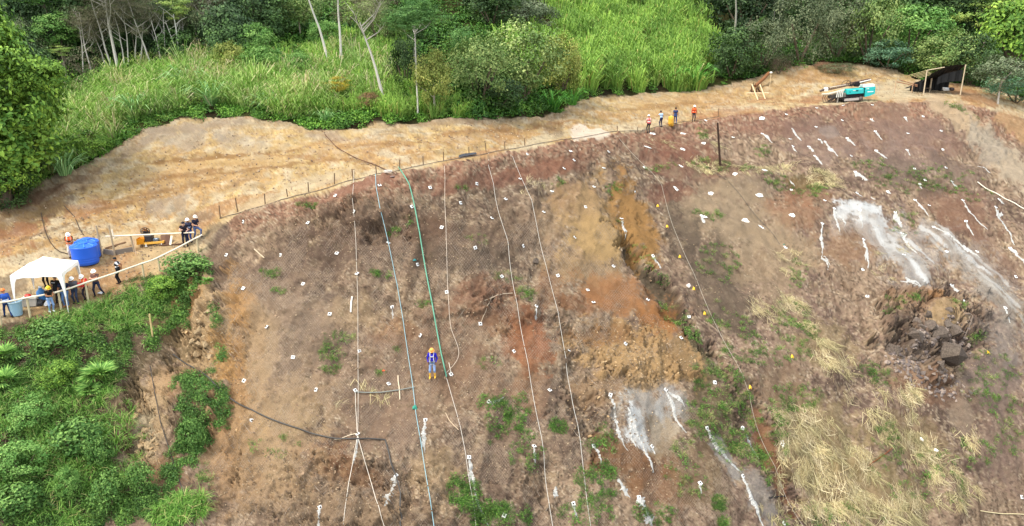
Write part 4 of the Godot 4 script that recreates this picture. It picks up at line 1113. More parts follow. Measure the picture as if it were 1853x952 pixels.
func face_green() -> void:
	var one := Color(1, 1, 1)
	var w2 := [weed_mesh(61, 34, 0.4, 0.16, S(62, 104, 40), S(124, 160, 70)), weed_mesh(62, 40, 0.5, 0.09, S(70, 108, 44), S(134, 164, 80), 0.6)]
	var t2 := [tuft_mesh(63, 22, 0.3, 0.05, 1.2, S(84, 120, 50), S(150, 176, 90), S(190, 176, 120), 0.2)]
	scatter("weeds", "small green weeds growing through the net on the left face", "plants", w2 + t2, [[557, 371, 24, 7, 0, 26], [490, 494, 22, 9, 0, 24], [504, 526, 10, 6, 0, 8], [690, 497, 18, 7, 0, 18], [714, 418, 14, 8, 0, 12], [598, 650, 26, 30, 0, 40], [721, 633, 8, 6, 0, 6], [953, 532, 18, 14, 0, 26], [1008, 333, 11, 9, 0, 12], [1112, 342, 15, 13, 0, 26], [690, 672, 10, 5, 0, 7], [620, 610, 30, 12, 0, 14], [770, 550, 16, 8, 0, 8], [860, 440, 26, 12, 0, 12], [740, 400, 8, 6, 0, 4], [920, 500, 30, 10, 0, 12], [836, 340, 12, 4, 0, 6], [500, 810, 50, 30, 0, 14], [372, 870, 16, 16, 0, 14], [885, 660, 20, 10, 0, 6]], 0.16, 0.34, one * 0.6, one * 1.05, [3], 0.5, -0.6)
	scatter("weeds", "green weeds spreading over the lower middle of the face", "plants", w2, [[925, 745, 36, 40, 0, 110], [1010, 774, 16, 16, 0, 40], [838, 892, 28, 44, 0, 130], [900, 932, 66, 26, 0, 170], [890, 780, 14, 34, 0, 50], [1078, 872, 40, 44, 0, 130], [1060, 930, 50, 26, 0, 60], [950, 820, 30, 40, 0, 60], [1085, 800, 30, 30, 0, 36], [1180, 930, 40, 20, 0, 40], [880, 730, 20, 16, 0, 24]], 0.16, 0.36, one * 0.55, one * 1.05, [3], 0.5, -0.4)
	scatter("weeds", "green weeds in the diagonal strip right of the orange scar", "plants", w2 + t2, [[1240, 590, 46, 12, 48, 70], [1220, 560, 30, 14, 40, 40], [1300, 570, 30, 20, 40, 50], [1350, 600, 40, 20, 40, 50], [1330, 640, 60, 16, 20, 50], [1300, 700, 50, 40, 40, 110], [1340, 720, 16, 60, -28, 90], [1290, 770, 60, 40, 40, 120], [1340, 810, 30, 40, 0, 70], [1380, 830, 16, 50, -20, 60], [1240, 850, 40, 60, 0, 50], [1295, 915, 15, 16, 0, 50], [1300, 948, 12, 10, 0, 26], [1270, 680, 26, 30, 0, 40], [1180, 480, 60, 10, 50, 40], [1120, 400, 8, 6, 0, 6]], 0.16, 0.36, one * 0.55, one * 1.1, [3], 0.5, -0.4)
	scatter("weeds", "scattered weeds over the right half of the face", "plants", w2 + t2, [[1270, 245, 10, 18, 0, 26], [1380, 275, 16, 10, 0, 26], [1195, 305, 26, 10, 0, 26], [1310, 300, 60, 10, 8, 70], [1410, 330, 36, 14, 10, 50], [1470, 345, 40, 14, 0, 50], [1280, 385, 30, 12, 10, 30], [1300, 480, 40, 40, 0, 60], [1440, 490, 20, 30, 0, 36], [1440, 590, 60, 40, 30, 90], [1620, 320, 90, 26, 12, 130], [1720, 330, 80, 26, 18, 90], [1640, 400, 30, 30, 0, 26], [1610, 560, 26, 14, 20, 40], [1645, 552, 20, 8, 0, 20], [1725, 565, 20, 10, -10, 22], [1760, 612, 20, 10, -20, 22], [1790, 690, 60, 60, 0, 110], [1830, 780, 40, 60, 0, 60], [1600, 790, 30, 26, 30, 36], [1590, 680, 40, 20, 30, 40], [1400, 780, 30, 60, 0, 50], [1660, 860, 90, 60, 20, 90], [1440, 720, 50, 30, 0, 60], [1760, 820, 40, 30, 0, 30], [1500, 940, 100, 30, 0, 50], [1420, 640, 50, 20, 0, 40], [1720, 195, 30, 10, 20, 30], [1745, 205, 30, 8, 30, 24]], 0.2, 0.4, one * 0.55, one * 1.05, [3, 2], 0.5, -0.5)
	var dk := [weed_mesh(65, 26, 0.5, 0.07, S(78, 72, 50), S(128, 114, 80), 0.4), weed_mesh(66, 22, 0.6, 0.05, S(72, 62, 48), S(140, 124, 94), 0.3)]
	scatter("dry_scrub", "tiny dark dry scrub and debris caught on the face", "scrub", dk, [[760, 600, 330, 250, 0, 900], [1130, 500, 160, 240, 20, 300], [1330, 480, 140, 200, 20, 540], [1540, 330, 260, 110, 10, 660], [1640, 320, 110, 36, 12, 252], [1730, 315, 80, 26, 20, 144], [1470, 335, 60, 24, 0, 96], [1700, 560, 160, 240, 20, 540], [1500, 800, 250, 150, 0, 420], [620, 400, 190, 60, -5, 300], [560, 860, 200, 90, 0, 240]], 0.08, 0.24, one * 0.6, one * 1.15, [3], 0.7, -0.12)
	scatter("dry_scrub", "small dark tufts and clods on the tan cut bank", "scrub", dk, [[420, 270, 220, 50, -6, 126], [150, 390, 160, 60, -25, 96], [850, 245, 200, 30, -6, 78], [1230, 190, 170, 26, -6, 78], [1520, 150, 110, 34, 0, 90], [1690, 185, 130, 20, 10, 36]], 0.06, 0.2, one * 0.8, one * 1.3, [1, 2], 0.7, -0.12)
	var st := [straw_mesh(71, 20, S(176, 154, 108), S(224, 208, 158)), straw_mesh(72, 22, S(158, 146, 100), S(208, 194, 144)), straw_mesh(73, 20, S(164, 144, 106), S(230, 214, 172))]
	scatter("straw", "dry cut straw strewn over the lower right of the face", "straw", st, [[1440, 580, 50, 24, 30, 45], [1500, 645, 46, 36, 40, 76], [1450, 775, 66, 46, 20, 126], [1500, 845, 90, 60, 20, 215], [1560, 925, 120, 44, 0, 215], [1620, 775, 70, 36, 30, 76], [1690, 830, 60, 40, 30, 79], [1730, 885, 56, 40, 30, 57], [1650, 905, 60, 40, 0, 64], [1640, 715, 40, 22, 30, 41], [1420, 850, 30, 60, -10, 30], [1560, 700, 60, 40, 30, 25], [1440, 925, 60, 30, 0, 45], [1750, 790, 40, 20, 30, 14]], 0.5, 1.0, one * 0.55, one * 1.1, [3], 1.0, -0.1, -0.03)
	scatter("straw", "dry yellowish grass lying along the upper right of the face", "straw", st, [[1300, 302, 80, 10, 8, 49], [1490, 322, 36, 16, 10, 36], [1400, 300, 40, 14, 0, 22], [1290, 262, 20, 20, 0, 10], [1430, 470, 24, 30, 0, 18], [1420, 545, 40, 14, 30, 31], [1380, 560, 40, 20, 20, 18], [1610, 470, 60, 40, 0, 9], [960, 340, 40, 16, 0, 5], [650, 720, 60, 20, 0, 7], [1200, 260, 30, 16, 0, 5]], 0.5, 1.1, one * 0.75, one * 1.05, [3], 1.0, -0.4, -0.03)
	var sb := [stone_mesh(81, S(164, 142, 116)), stone_mesh(82, S(132, 112, 96)), stone_mesh(83, S(182, 160, 130), 0.55)]
	scatter("loose_stones", "small loose stones and clods over the whole face", "stones", sb, [[700, 640, 330, 300, 0, 2600], [1150, 640, 130, 70, 10, 900], [1130, 800, 130, 120, 0, 500], [1500, 480, 330, 250, 20, 1500], [370, 630, 70, 130, 0, 500], [265, 770, 50, 100, 0, 260], [1690, 670, 110, 50, 0, 500], [560, 880, 200, 70, 0, 500]], 0.02, 0.07, one * 0.6, one * 1.0, [3], 1.0, -0.9, -0.2)
	var rt := [stone_mesh(84, S(178, 148, 110)), stone_mesh(85, S(154, 126, 94), 0.8), stone_mesh(86, S(194, 166, 128), 0.6)]
	var cl := [stone_mesh(92, S(140, 114, 92)), stone_mesh(93, S(120, 98, 80), 0.8), stone_mesh(94, S(164, 138, 112), 0.6)]
	scatter("clods", "brown earth clods lying on the face", "clods", cl, [[720, 620, 320, 300, 0, 900], [1350, 500, 260, 250, 20, 700], [1640, 560, 180, 260, 20, 600], [560, 870, 200, 80, 0, 260], [1130, 840, 130, 90, 0, 240], [1560, 280, 260, 70, 8, 300], [680, 400, 200, 40, -6, 220]], 0.05, 0.15, one * 0.7, one * 1.1, [3], 0.6, -0.35, 0.4)
	scatter("rubble", "tan broken rock rubble in the crumbled parts of the face", "rubble", rt, [[1150, 640, 120, 54, 10, 420], [1060, 740, 40, 60, 0, 60], [362, 605, 40, 90, 8, 200], [262, 785, 34, 80, 0, 170], [1100, 690, 60, 24, 0, 90], [430, 690, 20, 120, 3, 40], [1150, 590, 80, 20, 10, 60]], 0.07, 0.22, one * 0.75, one * 1.1, [3], 0.6, -0.5, 0.55)
	var rg := [stone_mesh(87, S(128, 116, 108), 0.8), stone_mesh(88, S(150, 134, 122)), stone_mesh(89, S(104, 94, 90), 0.7)]
	scatter("rubble", "grey broken rock rubble in and below the rock hollow", "rubble", rg, [[1680, 632, 76, 30, 4, 240], [1690, 690, 80, 26, 20, 130], [1640, 650, 40, 20, 0, 60], [1720, 600, 40, 20, 0, 50]], 0.08, 0.3, one * 0.7, one * 1.15, [3], 0.6, -0.7, 0.2)
	scatter("loose_stones", "small stones scattered on the tan terrace and cut bank", "stones", sb, [[150, 400, 180, 60, -20, 300], [500, 300, 250, 60, 0, 400], [900, 240, 200, 24, -6, 250], [1300, 190, 180, 26, -6, 300], [1560, 160, 140, 30, 0, 250], [280, 460, 100, 30, -20, 160]], 0.04, 0.12, one * 0.6, one * 1.15, [1, 2], 1.0, -0.9, -0.2)
# ------------------------------------------------------------------ site things
func up_at(bx: float, by: float, ty: float, sink := 0.25) -> Array:
	var b := G(bx, by)
	var h := (by - ty) * mpp(bx, by) / 0.95
	return [b - Vector3(0, sink, 0), b + Vector3(0, h, 0)]
func drape(pts: Array, step: float, lift: float, taut: int) -> Array:
	var q: Array = []
	for i in pts.size() - 1:
		var a := Vector2(pts[i][0], pts[i][1])
		var b := Vector2(pts[i + 1][0], pts[i + 1][1])
		var n := maxi(1, int(a.distance_to(b) / step))
		for k in n + (1 if i == pts.size() - 2 else 0):
			q.append(a.lerp(b, float(k) / n))
	for p in 2:
		var s := q.duplicate()
		for i in range(1, q.size() - 1):
			s[i] = (q[i - 1] + q[i] * 2.0 + q[i + 1]) / 4.0
		q = s
	var out: Array = []
	for v in q:
		out.append(G(v.x, v.y, lift))
	for p in taut:
		for i in range(1, out.size() - 1):
			var m: Vector3 = (out[i - 1] + out[i + 1]) * 0.5
			var g := G(q[i].x, q[i].y, lift)
			if (m - g).dot(N(q[i].x, q[i].y)) > 0:
				out[i] = m
			else:
				out[i] = g
	return out
func rope(called: String, label: String, cat: String, pts: Array, r: float, col: Color, taut := 4, group := "", m: Material = null) -> Node3D:
	var mb := MB.new()
	mb.tube(drape(pts, 9.0, r * 1.3 + 0.01, taut), [r], 6, col)
	var o := part(called, mb, m if m else matte, self)
	tag(o, label, cat, group)
	return o
var matte := mat(0.85, 0.0, 0.3)
var satin := mat(0.45, 0.0, 0.5)
var metal := mat(0.4, 0.8, 0.5)
var ROPES := [
	["white rope down the left of the face to the plate under the black hose", [[641, 311], [645, 380], [648, 500], [649, 640], [649, 792]], 0.012, [200, 190, 176]],
	["blue-grey rope left of the worker, with a teal cloth tied near its lower end", [[680, 317], [702, 436], [723, 540], [738, 640], [749, 705], [752, 742], [766, 830], [785, 952], [792, 1000]], 0.017, [146, 182, 190]],
	["white rope falling straight from the crest and looping round to the worker's belt", [[804, 290], [806, 400], [810, 530], [815, 610], [826, 632], [846, 646], [852, 656], [846, 666], [830, 669], [805, 665], [798, 669], [806, 676]], 0.012, [206, 190, 172]],
	["white rope continuing down from the end of the green hose", [[808, 682], [818, 715], [840, 815], [862, 952], [868, 1000]], 0.012, [204, 196, 184]],
	["white rope right of the worker, first of the two long ones", [[884, 278], [898, 350], [912, 430], [940, 590], [962, 700], [985, 840], [1001, 952], [1008, 1000]], 0.012, [200, 196, 186]],
	["white rope right of the worker, second of the two long ones", [[924, 274], [945, 330], [965, 385], [990, 485], [1010, 575], [1030, 685], [1048, 800], [1066, 952], [1072, 1000]], 0.012, [200, 196, 186]],
	["long pale rope slanting from the sandy triangle to the lower right", [[1108, 243], [1150, 285], [1190, 322], [1206, 365], [1220, 420], [1250, 490], [1280, 560], [1312, 622], [1335, 680], [1362, 745], [1395, 825], [1432, 905], [1460, 960]], 0.012, [172, 164, 148]],
]
var PL_L := [[607, 354], [691, 344], [779, 338], [863, 332], [917, 358], [833, 367], [745, 375], [645, 390], [556, 402], [799, 413], [889, 396], [701, 436], [507, 460], [607, 455], [855, 457], [755, 476], [547, 512], [648, 499], [907, 502], [809, 527], [708, 552], [597, 569], [482, 591], [869, 586], [762, 610], [446, 406], [413, 464], [445, 526], [437, 682], [454, 759], [651, 638], [532, 651], [575, 713], [703, 695], [816, 676], [643, 709], [649, 791], [770, 762], [885, 729], [717, 859], [848, 831], [579, 920], [911, 936],
	[941, 324], [1077, 335], [1000, 345], [1151, 345], [983, 385], [1058, 377], [1127, 393], [1037, 434], [946, 446], [1110, 482], [1011, 497], [1181, 464], [968, 558], [1071, 552], [1063, 526], [1173, 541], [1229, 618], [929, 638], [1031, 632], [1127, 631], [995, 706], [1102, 719], [1205, 705], [964, 812], [1073, 808], [1181, 807], [1038, 911], [1151, 904], [956, 276], [1032, 275], [1101, 275], [1019, 307], [1092, 305], [1036, 294]]
var PL_C := [[1280, 774], [1290, 695], [1350, 771], [1262, 877], [1348, 860], [1246, 575], [1433, 341], [1491, 366], [1562, 487], [1570, 536], [1563, 433], [1486, 408], [1508, 381], [1556, 381], [1621, 383], [1634, 465], [1634, 420], [1657, 360], [1683, 369], [1712, 457], [1723, 514], [1735, 552], [1740, 366], [1745, 406], [1769, 454], [1802, 375], [1828, 450], [1839, 500], [1689, 412], [1546, 315], [1551, 349], [1607, 346], [1675, 324], [1664, 334], [1723, 328], [1807, 362], [1815, 561],
	[1423, 207], [1477, 200], [1526, 192], [1578, 193], [1523, 221], [1577, 216], [1638, 213], [1670, 212], [1477, 229], [1430, 251], [1380, 240], [1482, 254], [1533, 250], [1493, 257], [1582, 243], [1642, 244], [1702, 239], [1706, 271], [1640, 275], [1585, 273], [1435, 264], [1464, 264], [1476, 279], [1540, 283], [1711, 305], [1654, 307], [1772, 302], [1413, 806], [1420, 947], [1847, 900]]
var PL_G := [[1289, 345], [1224, 341], [1330, 319], [1374, 353], [1350, 396], [1379, 411], [1380, 313], [1423, 447], [1430, 395], [1168, 271], [1168, 302], [1237, 239], [1233, 274], [1327, 249], [1277, 222], [1272, 391], [1181, 238], [1379, 215], [1232, 304], [1272, 262]]
var STREAKS := [
	[[1486, 408], [1488, 440], [1489, 462], 4.5], [[1487, 462], [1494, 476], [1498, 490], 4], [[1492, 462], [1500, 485], 2.5], [[1508, 381], [1512, 396], [1517, 424], 4.5], [[1510, 384], [1524, 396], [1528, 408], [1525, 416], 3], [[1556, 381], [1559, 400], [1560, 412], 4], [[1563, 433], [1567, 455], [1572, 484], 6], [[1566, 440], [1566, 475], 3], [[1621, 383], [1628, 396], [1634, 408], 7], [[1634, 420], [1639, 432], [1642, 442], 7], [[1640, 440], [1648, 450], [1658, 462], 3], [[1657, 360], [1669, 372], [1681, 391], 3],
	[[1740, 366], [1750, 382], [1766, 400], [1786, 418], 3], [[1802, 376], [1812, 398], [1826, 424], [1834, 446], 5], [[1804, 384], [1818, 386], 6], [[1828, 450], [1840, 466], [1856, 486], 4], [[1745, 406], [1753, 416], [1762, 427], 3], [[1689, 412], [1705, 421], [1712, 430], 3], [[1705, 421], [1745, 445], [1775, 465], 4], [[1546, 315], [1556, 321], [1570, 329], 5], [[1551, 349], [1562, 353], 3], [[1578, 351], [1586, 358], 2], [[1607, 346], [1613, 350], 2.5], [[1664, 334], [1669, 342], 3], [[1723, 328], [1734, 336], 3], [[1807, 362], [1818, 369], 2.5], [[1815, 561], [1828, 585], 3], [[1723, 514], [1731, 522], [1737, 530], 6],
	[[1640, 500], [1655, 512], [1680, 526], 3], [[1632, 504], [1660, 510], [1684, 528], 2.5], [[1432, 234], [1440, 243], [1451, 254], 3], [[1380, 240], [1390, 250], [1397, 262], 3.5], [[1484, 254], [1489, 260], 3], [[1533, 250], [1540, 256], [1549, 264], 3], [[1493, 257], [1502, 268], [1517, 282], 4], [[1582, 243], [1589, 249], [1596, 256], 3], [[1640, 275], [1647, 284], 2.5], [[1585, 273], [1594, 280], [1605, 289], 4], [[1435, 264], [1442, 275], 3], [[1464, 264], [1474, 272], 3], [[1476, 279], [1489, 297], 4], [[1772, 302], [1782, 308], [1791, 315], 2], [[1577, 216], [1582, 222], 2.5], [[1638, 213], [1643, 219], 2.5], [[1430, 325], [1440, 334], 2],
	[[1102, 719], [1109, 742], [1114, 770], [1118, 790], [1134, 818], 5], [[1205, 705], [1218, 730], [1228, 758], [1244, 782], 5], [[1210, 708], [1228, 720], [1240, 735], 5], [[1130, 745], [1146, 775], [1160, 806], [1170, 830], [1181, 856], 9], [[1138, 770], [1140, 795], [1148, 815], 4], [[1181, 807], [1187, 821], 4], [[1073, 808], [1082, 822], [1086, 843], 4], [[1151, 904], [1160, 920], [1180, 955], 12], [[1115, 870], [1128, 890], [1136, 905], 8], [[1280, 774], [1296, 800], [1320, 828], [1345, 854], 8], [[1348, 860], [1358, 890], [1388, 960], 7], [[1262, 877], [1266, 895], 4], [[1350, 772], [1362, 795], [1380, 828], 4],
	[[770, 762], [767, 790], [769, 822], 6], [[768, 790], [763, 814], 4], [[848, 831], [855, 870], [862, 905], [885, 955], 6], [[717, 859], [709, 890], [697, 922], 10], [[649, 795], [646, 825], [638, 846], 4.5], [[579, 922], [576, 958], 5], [[964, 815], [968, 842], 5], [[1038, 914], [1043, 942], 5], [[885, 731], [905, 728], [912, 720], 6], [[708, 556], [710, 575], 2.5], [[816, 676], [815, 666], 2], [[1127, 396], [1137, 425], 3], [[1181, 464], [1190, 476], [1196, 487], 3], [[968, 560], [971, 578], 3], [[1008, 880], [1004, 900], 8], [[1270, 392], [1276, 404], 5],
]
var ORD := ["topmost", "second", "third", "fourth", "fifth", "sixth", "seventh", "eighth", "ninth", "tenth", "eleventh", "twelfth", "thirteenth", "fourteenth", "fifteenth", "sixteenth", "seventeenth", "eighteenth", "nineteenth", "twentieth"]
func nth(i: int) -> String:
	if i == 0:
		return "first"
	if i < 20:
		return ORD[i]
	var tens: String = ["twenty", "thirty", "forty", "fifty"][i / 10 - 2 if (i + 1) % 10 else (i + 1) / 10 - 2]
	var u := (i + 1) % 10
	return tens + ("-" + nth(u - 1) if u > 0 else "th")
func rope_x(k: int, y: float) -> float:
	var p: Array = ROPES[k][1]
	for i in range(1, p.size()):
		if y <= p[i][1] or i == p.size() - 1:
			return lerpf(p[i - 1][0], p[i][0], (y - p[i - 1][1]) / (p[i][1] - p[i - 1][1]))
	return p[0][0]
func anchors() -> void:
	var plate := MB.new()
	plate.rbox(Vector3(0, 0.012, 0), Vector3(0.2, 0.024, 0.2), 0.008, S(230, 229, 224))
	var nut := MB.new()
	nut.lathe([Vector2(0.042, 0.0), Vector2(0.042, 0.035), Vector2(0.014, 0.036), Vector2(0.014, 0.075), Vector2(0.001, 0.076)], 6, S(48, 44, 42))
	var pm := plate.mesh(satin)
	var nm := nut.mesh(mat(0.6, 0.4))
	var collars: Array = []
	for v in 4:
		var g := RandomNumberGenerator.new()
		g.seed = 300 + v
		var mb := MB.new()
		var prof: Array = []
		for i in 18:
			prof.append(g.randf_range(0.7, 1.15))
		for i in 18:
			var a := TAU * i / 18.0
			var b := TAU * (i + 1) / 18.0
			var ra: float = prof[i]
			var rb: float = prof[(i + 1) % 18]
			var pa := Vector3(cos(a) * ra, -0.05, sin(a) * ra * 1.25 + 0.12)
			var pb := Vector3(cos(b) * rb, -0.05, sin(b) * rb * 1.25 + 0.12)
			mb.tri(Vector3(0, 0.07, 0), pa, pb, S(218, 216, 208))
		collars.append(mb.mesh(matte))
	var sets: Array = []
	for p in PL_L: sets.append([p, 0])
	for p in PL_C: sets.append([p, 1])
	for p in PL_G: sets.append([p, 2])
	# which plate is which: by the strip between ropes it lies in, else by the nearest landmark
	var strips := ["left of the leftmost white rope", "between leftmost white and blue-grey ropes", "between blue-grey rope and green hose", "between green hose and first long white rope", "between the two long white ropes", "between second long white and slanting ropes"]
	var marks := [["the dark leaning post", 1300, 262], ["the big white grout splash", 1555, 388], ["the rock hollow with roots", 1690, 600], ["the long white pipe", 1810, 355], ["the drill rig", 1535, 185], ["the four people on the crest", 1215, 225], ["the straw on the lower right", 1470, 800], ["the tarp shelter", 1690, 195], ["yellow tape by the slanting rope", 1210, 400], ["yellowish grass at the band's right end", 1490, 320], ["the lower end of the slanting rope", 1350, 800], ["the grout run below the long pipe", 1760, 440]]
	var by := {}
	for s in sets:
		var x: float = s[0][0]
		var y: float = s[0][1]
		var key := ""
		if x < rope_x(6, y):
			var gh := 725 + (y - 308) * 0.205 if y < 680 else rope_x(3, y)
			key = strips[0 if x < rope_x(0, y) - 4 else 1 if x < rope_x(1, y) else 2 if x < gh else 3 if x < rope_x(4, y) else 4 if x < rope_x(5, y) else 5]
			s.append(y)
		else:
			var best := 1e9
			for m in marks:
				var d := Vector2(m[1], m[2]).distance_to(Vector2(x, y))
				if d < best:
					best = d
					key = m[0]
			s.append(best)
		s.append(key)
		if not by.has(key):
			by[key] = []
		by[key].append(s)
	for key in by:
		var l: Array = by[key]
		l.sort_custom(func(a, b): return a[2] < b[2])
		for i in l.size():
			var s: Array = l[i]
			var x: float = s[0][0]
			var y: float = s[0][1]
			var look: String = ["white anchor plate", "white anchor plate", "white anchor plate in grout ring"][s[1]]
			var label := ""
			if strips.has(key):
				label = "%s %s, %s from top" % [look, key, nth(i)]
			else:
				label = "%s %s %s" % [look, "nearest" if i == 0 else nth(i) + " nearest", key]
			var o := thing("anchor_plate", label, "anchor plate", G(x, y, 0.03), 0, "anchor plates bolted to the face")
			var nn := N(x, y)
			var down := (Vector3.DOWN - nn * Vector3.DOWN.dot(nn)).normalized()
			o.transform.basis = Basis(down.cross(nn) * -1.0, nn, down).orthonormalized().rotated(nn, rnd(-0.35, 0.35))
			o.rotate_object_local(Vector3.RIGHT, rnd(-0.12, 0.12))
			if o.transform.basis.determinant() < 0:
				o.transform.basis.x *= -1.0
			var sc := clampf(0.62 + 0.009 * (G(x, y) - EYE).length(), 0.94, 1.3)
			var pl := put("plate", pm, o)
			pl.scale = Vector3(sc, 1, sc)
			var nu := put("nut", nm, o)
			nu.position.y = 0.024
			if s[1] > 0:
				var c := put("grout_collar", collars[rng.randi() % 4], o)
				var cs := rnd(0.22, 0.34) if s[1] == 2 else rnd(0.09, 0.15)
				c.transform = Transform3D(Basis(Vector3.UP, rnd(-0.5, 0.5)) * Basis.from_scale(Vector3(cs, 0.45, cs)), Vector3.ZERO)
func streaks() -> void:
	var m := mat(0.95, 0.0, 0.2)
	m.albedo_texture = noise_tex(91, 0.03, 0.62, 1.0, 4, 512)
	m.uv1_triplanar = true
	m.uv1_world_triplanar = true
	m.uv1_scale = Vector3.ONE * 0.8
	var jag := fnl(92, 0.09, 3)
	for s in STREAKS:
		var hw: float = s[s.size() - 1]
		var pts: Array = s.slice(0, s.size() - 1)
		var q: Array[Vector2] = []
		for i in pts.size() - 1:
			var a := Vector2(pts[i][0], pts[i][1])
			var b := Vector2(pts[i + 1][0], pts[i + 1][1])
			var n := maxi(1, int(a.distance_to(b) / 2.2))
			for k in n + (1 if i == pts.size() - 2 else 0):
				q.append(a.lerp(b, float(k) / n))
		var mb := MB.new()
		var prev: Array = []
		for i in q.size():
			var t := float(i) / (q.size() - 1)
			var d := (q[mini(i + 1, q.size() - 1)] - q[maxi(i - 1, 0)]).normalized()
			var sd := Vector2(-d.y, d.x)
			var w := hw * (0.75 + 0.25 * sin(t * 9.0 + q[0].x)) * clampf((1.0 - t) * 3.0 + 0.12, 0, 1) * clampf(t * 5.0 + 0.5, 0, 1) * 0.9
			var c := q[i] + sd * hw * 0.14 * jag.get_noise_1d(q[i].y * 0.8 + q[0].x * 5.0)
			var l := c - sd * w * (1.0 + jag.get_noise_2d(q[i].x * 2.0, q[i].y * 2.0) * 0.6)
			var r := c + sd * w * (1.0 + jag.get_noise_2d(q[i].x * 2.0 + 90, q[i].y * 2.0) * 0.6)
			var row := [G(l.x, l.y, -0.02), G(c.x, c.y, 0.045), G(r.x, r.y, -0.02)]
			if i > 0:
				var cc := S(222, 220, 213) * (0.86 + 0.14 * jag.get_noise_1d(q[i].y * 4.0))
				mb.quad(prev[0], prev[1], row[1], row[0], cc)
				mb.quad(prev[1], prev[2], row[2], row[1], cc)
			prev = row
		if mb.v.size() > 0:
			part("grout_run", mb, m, ground_parts[3])
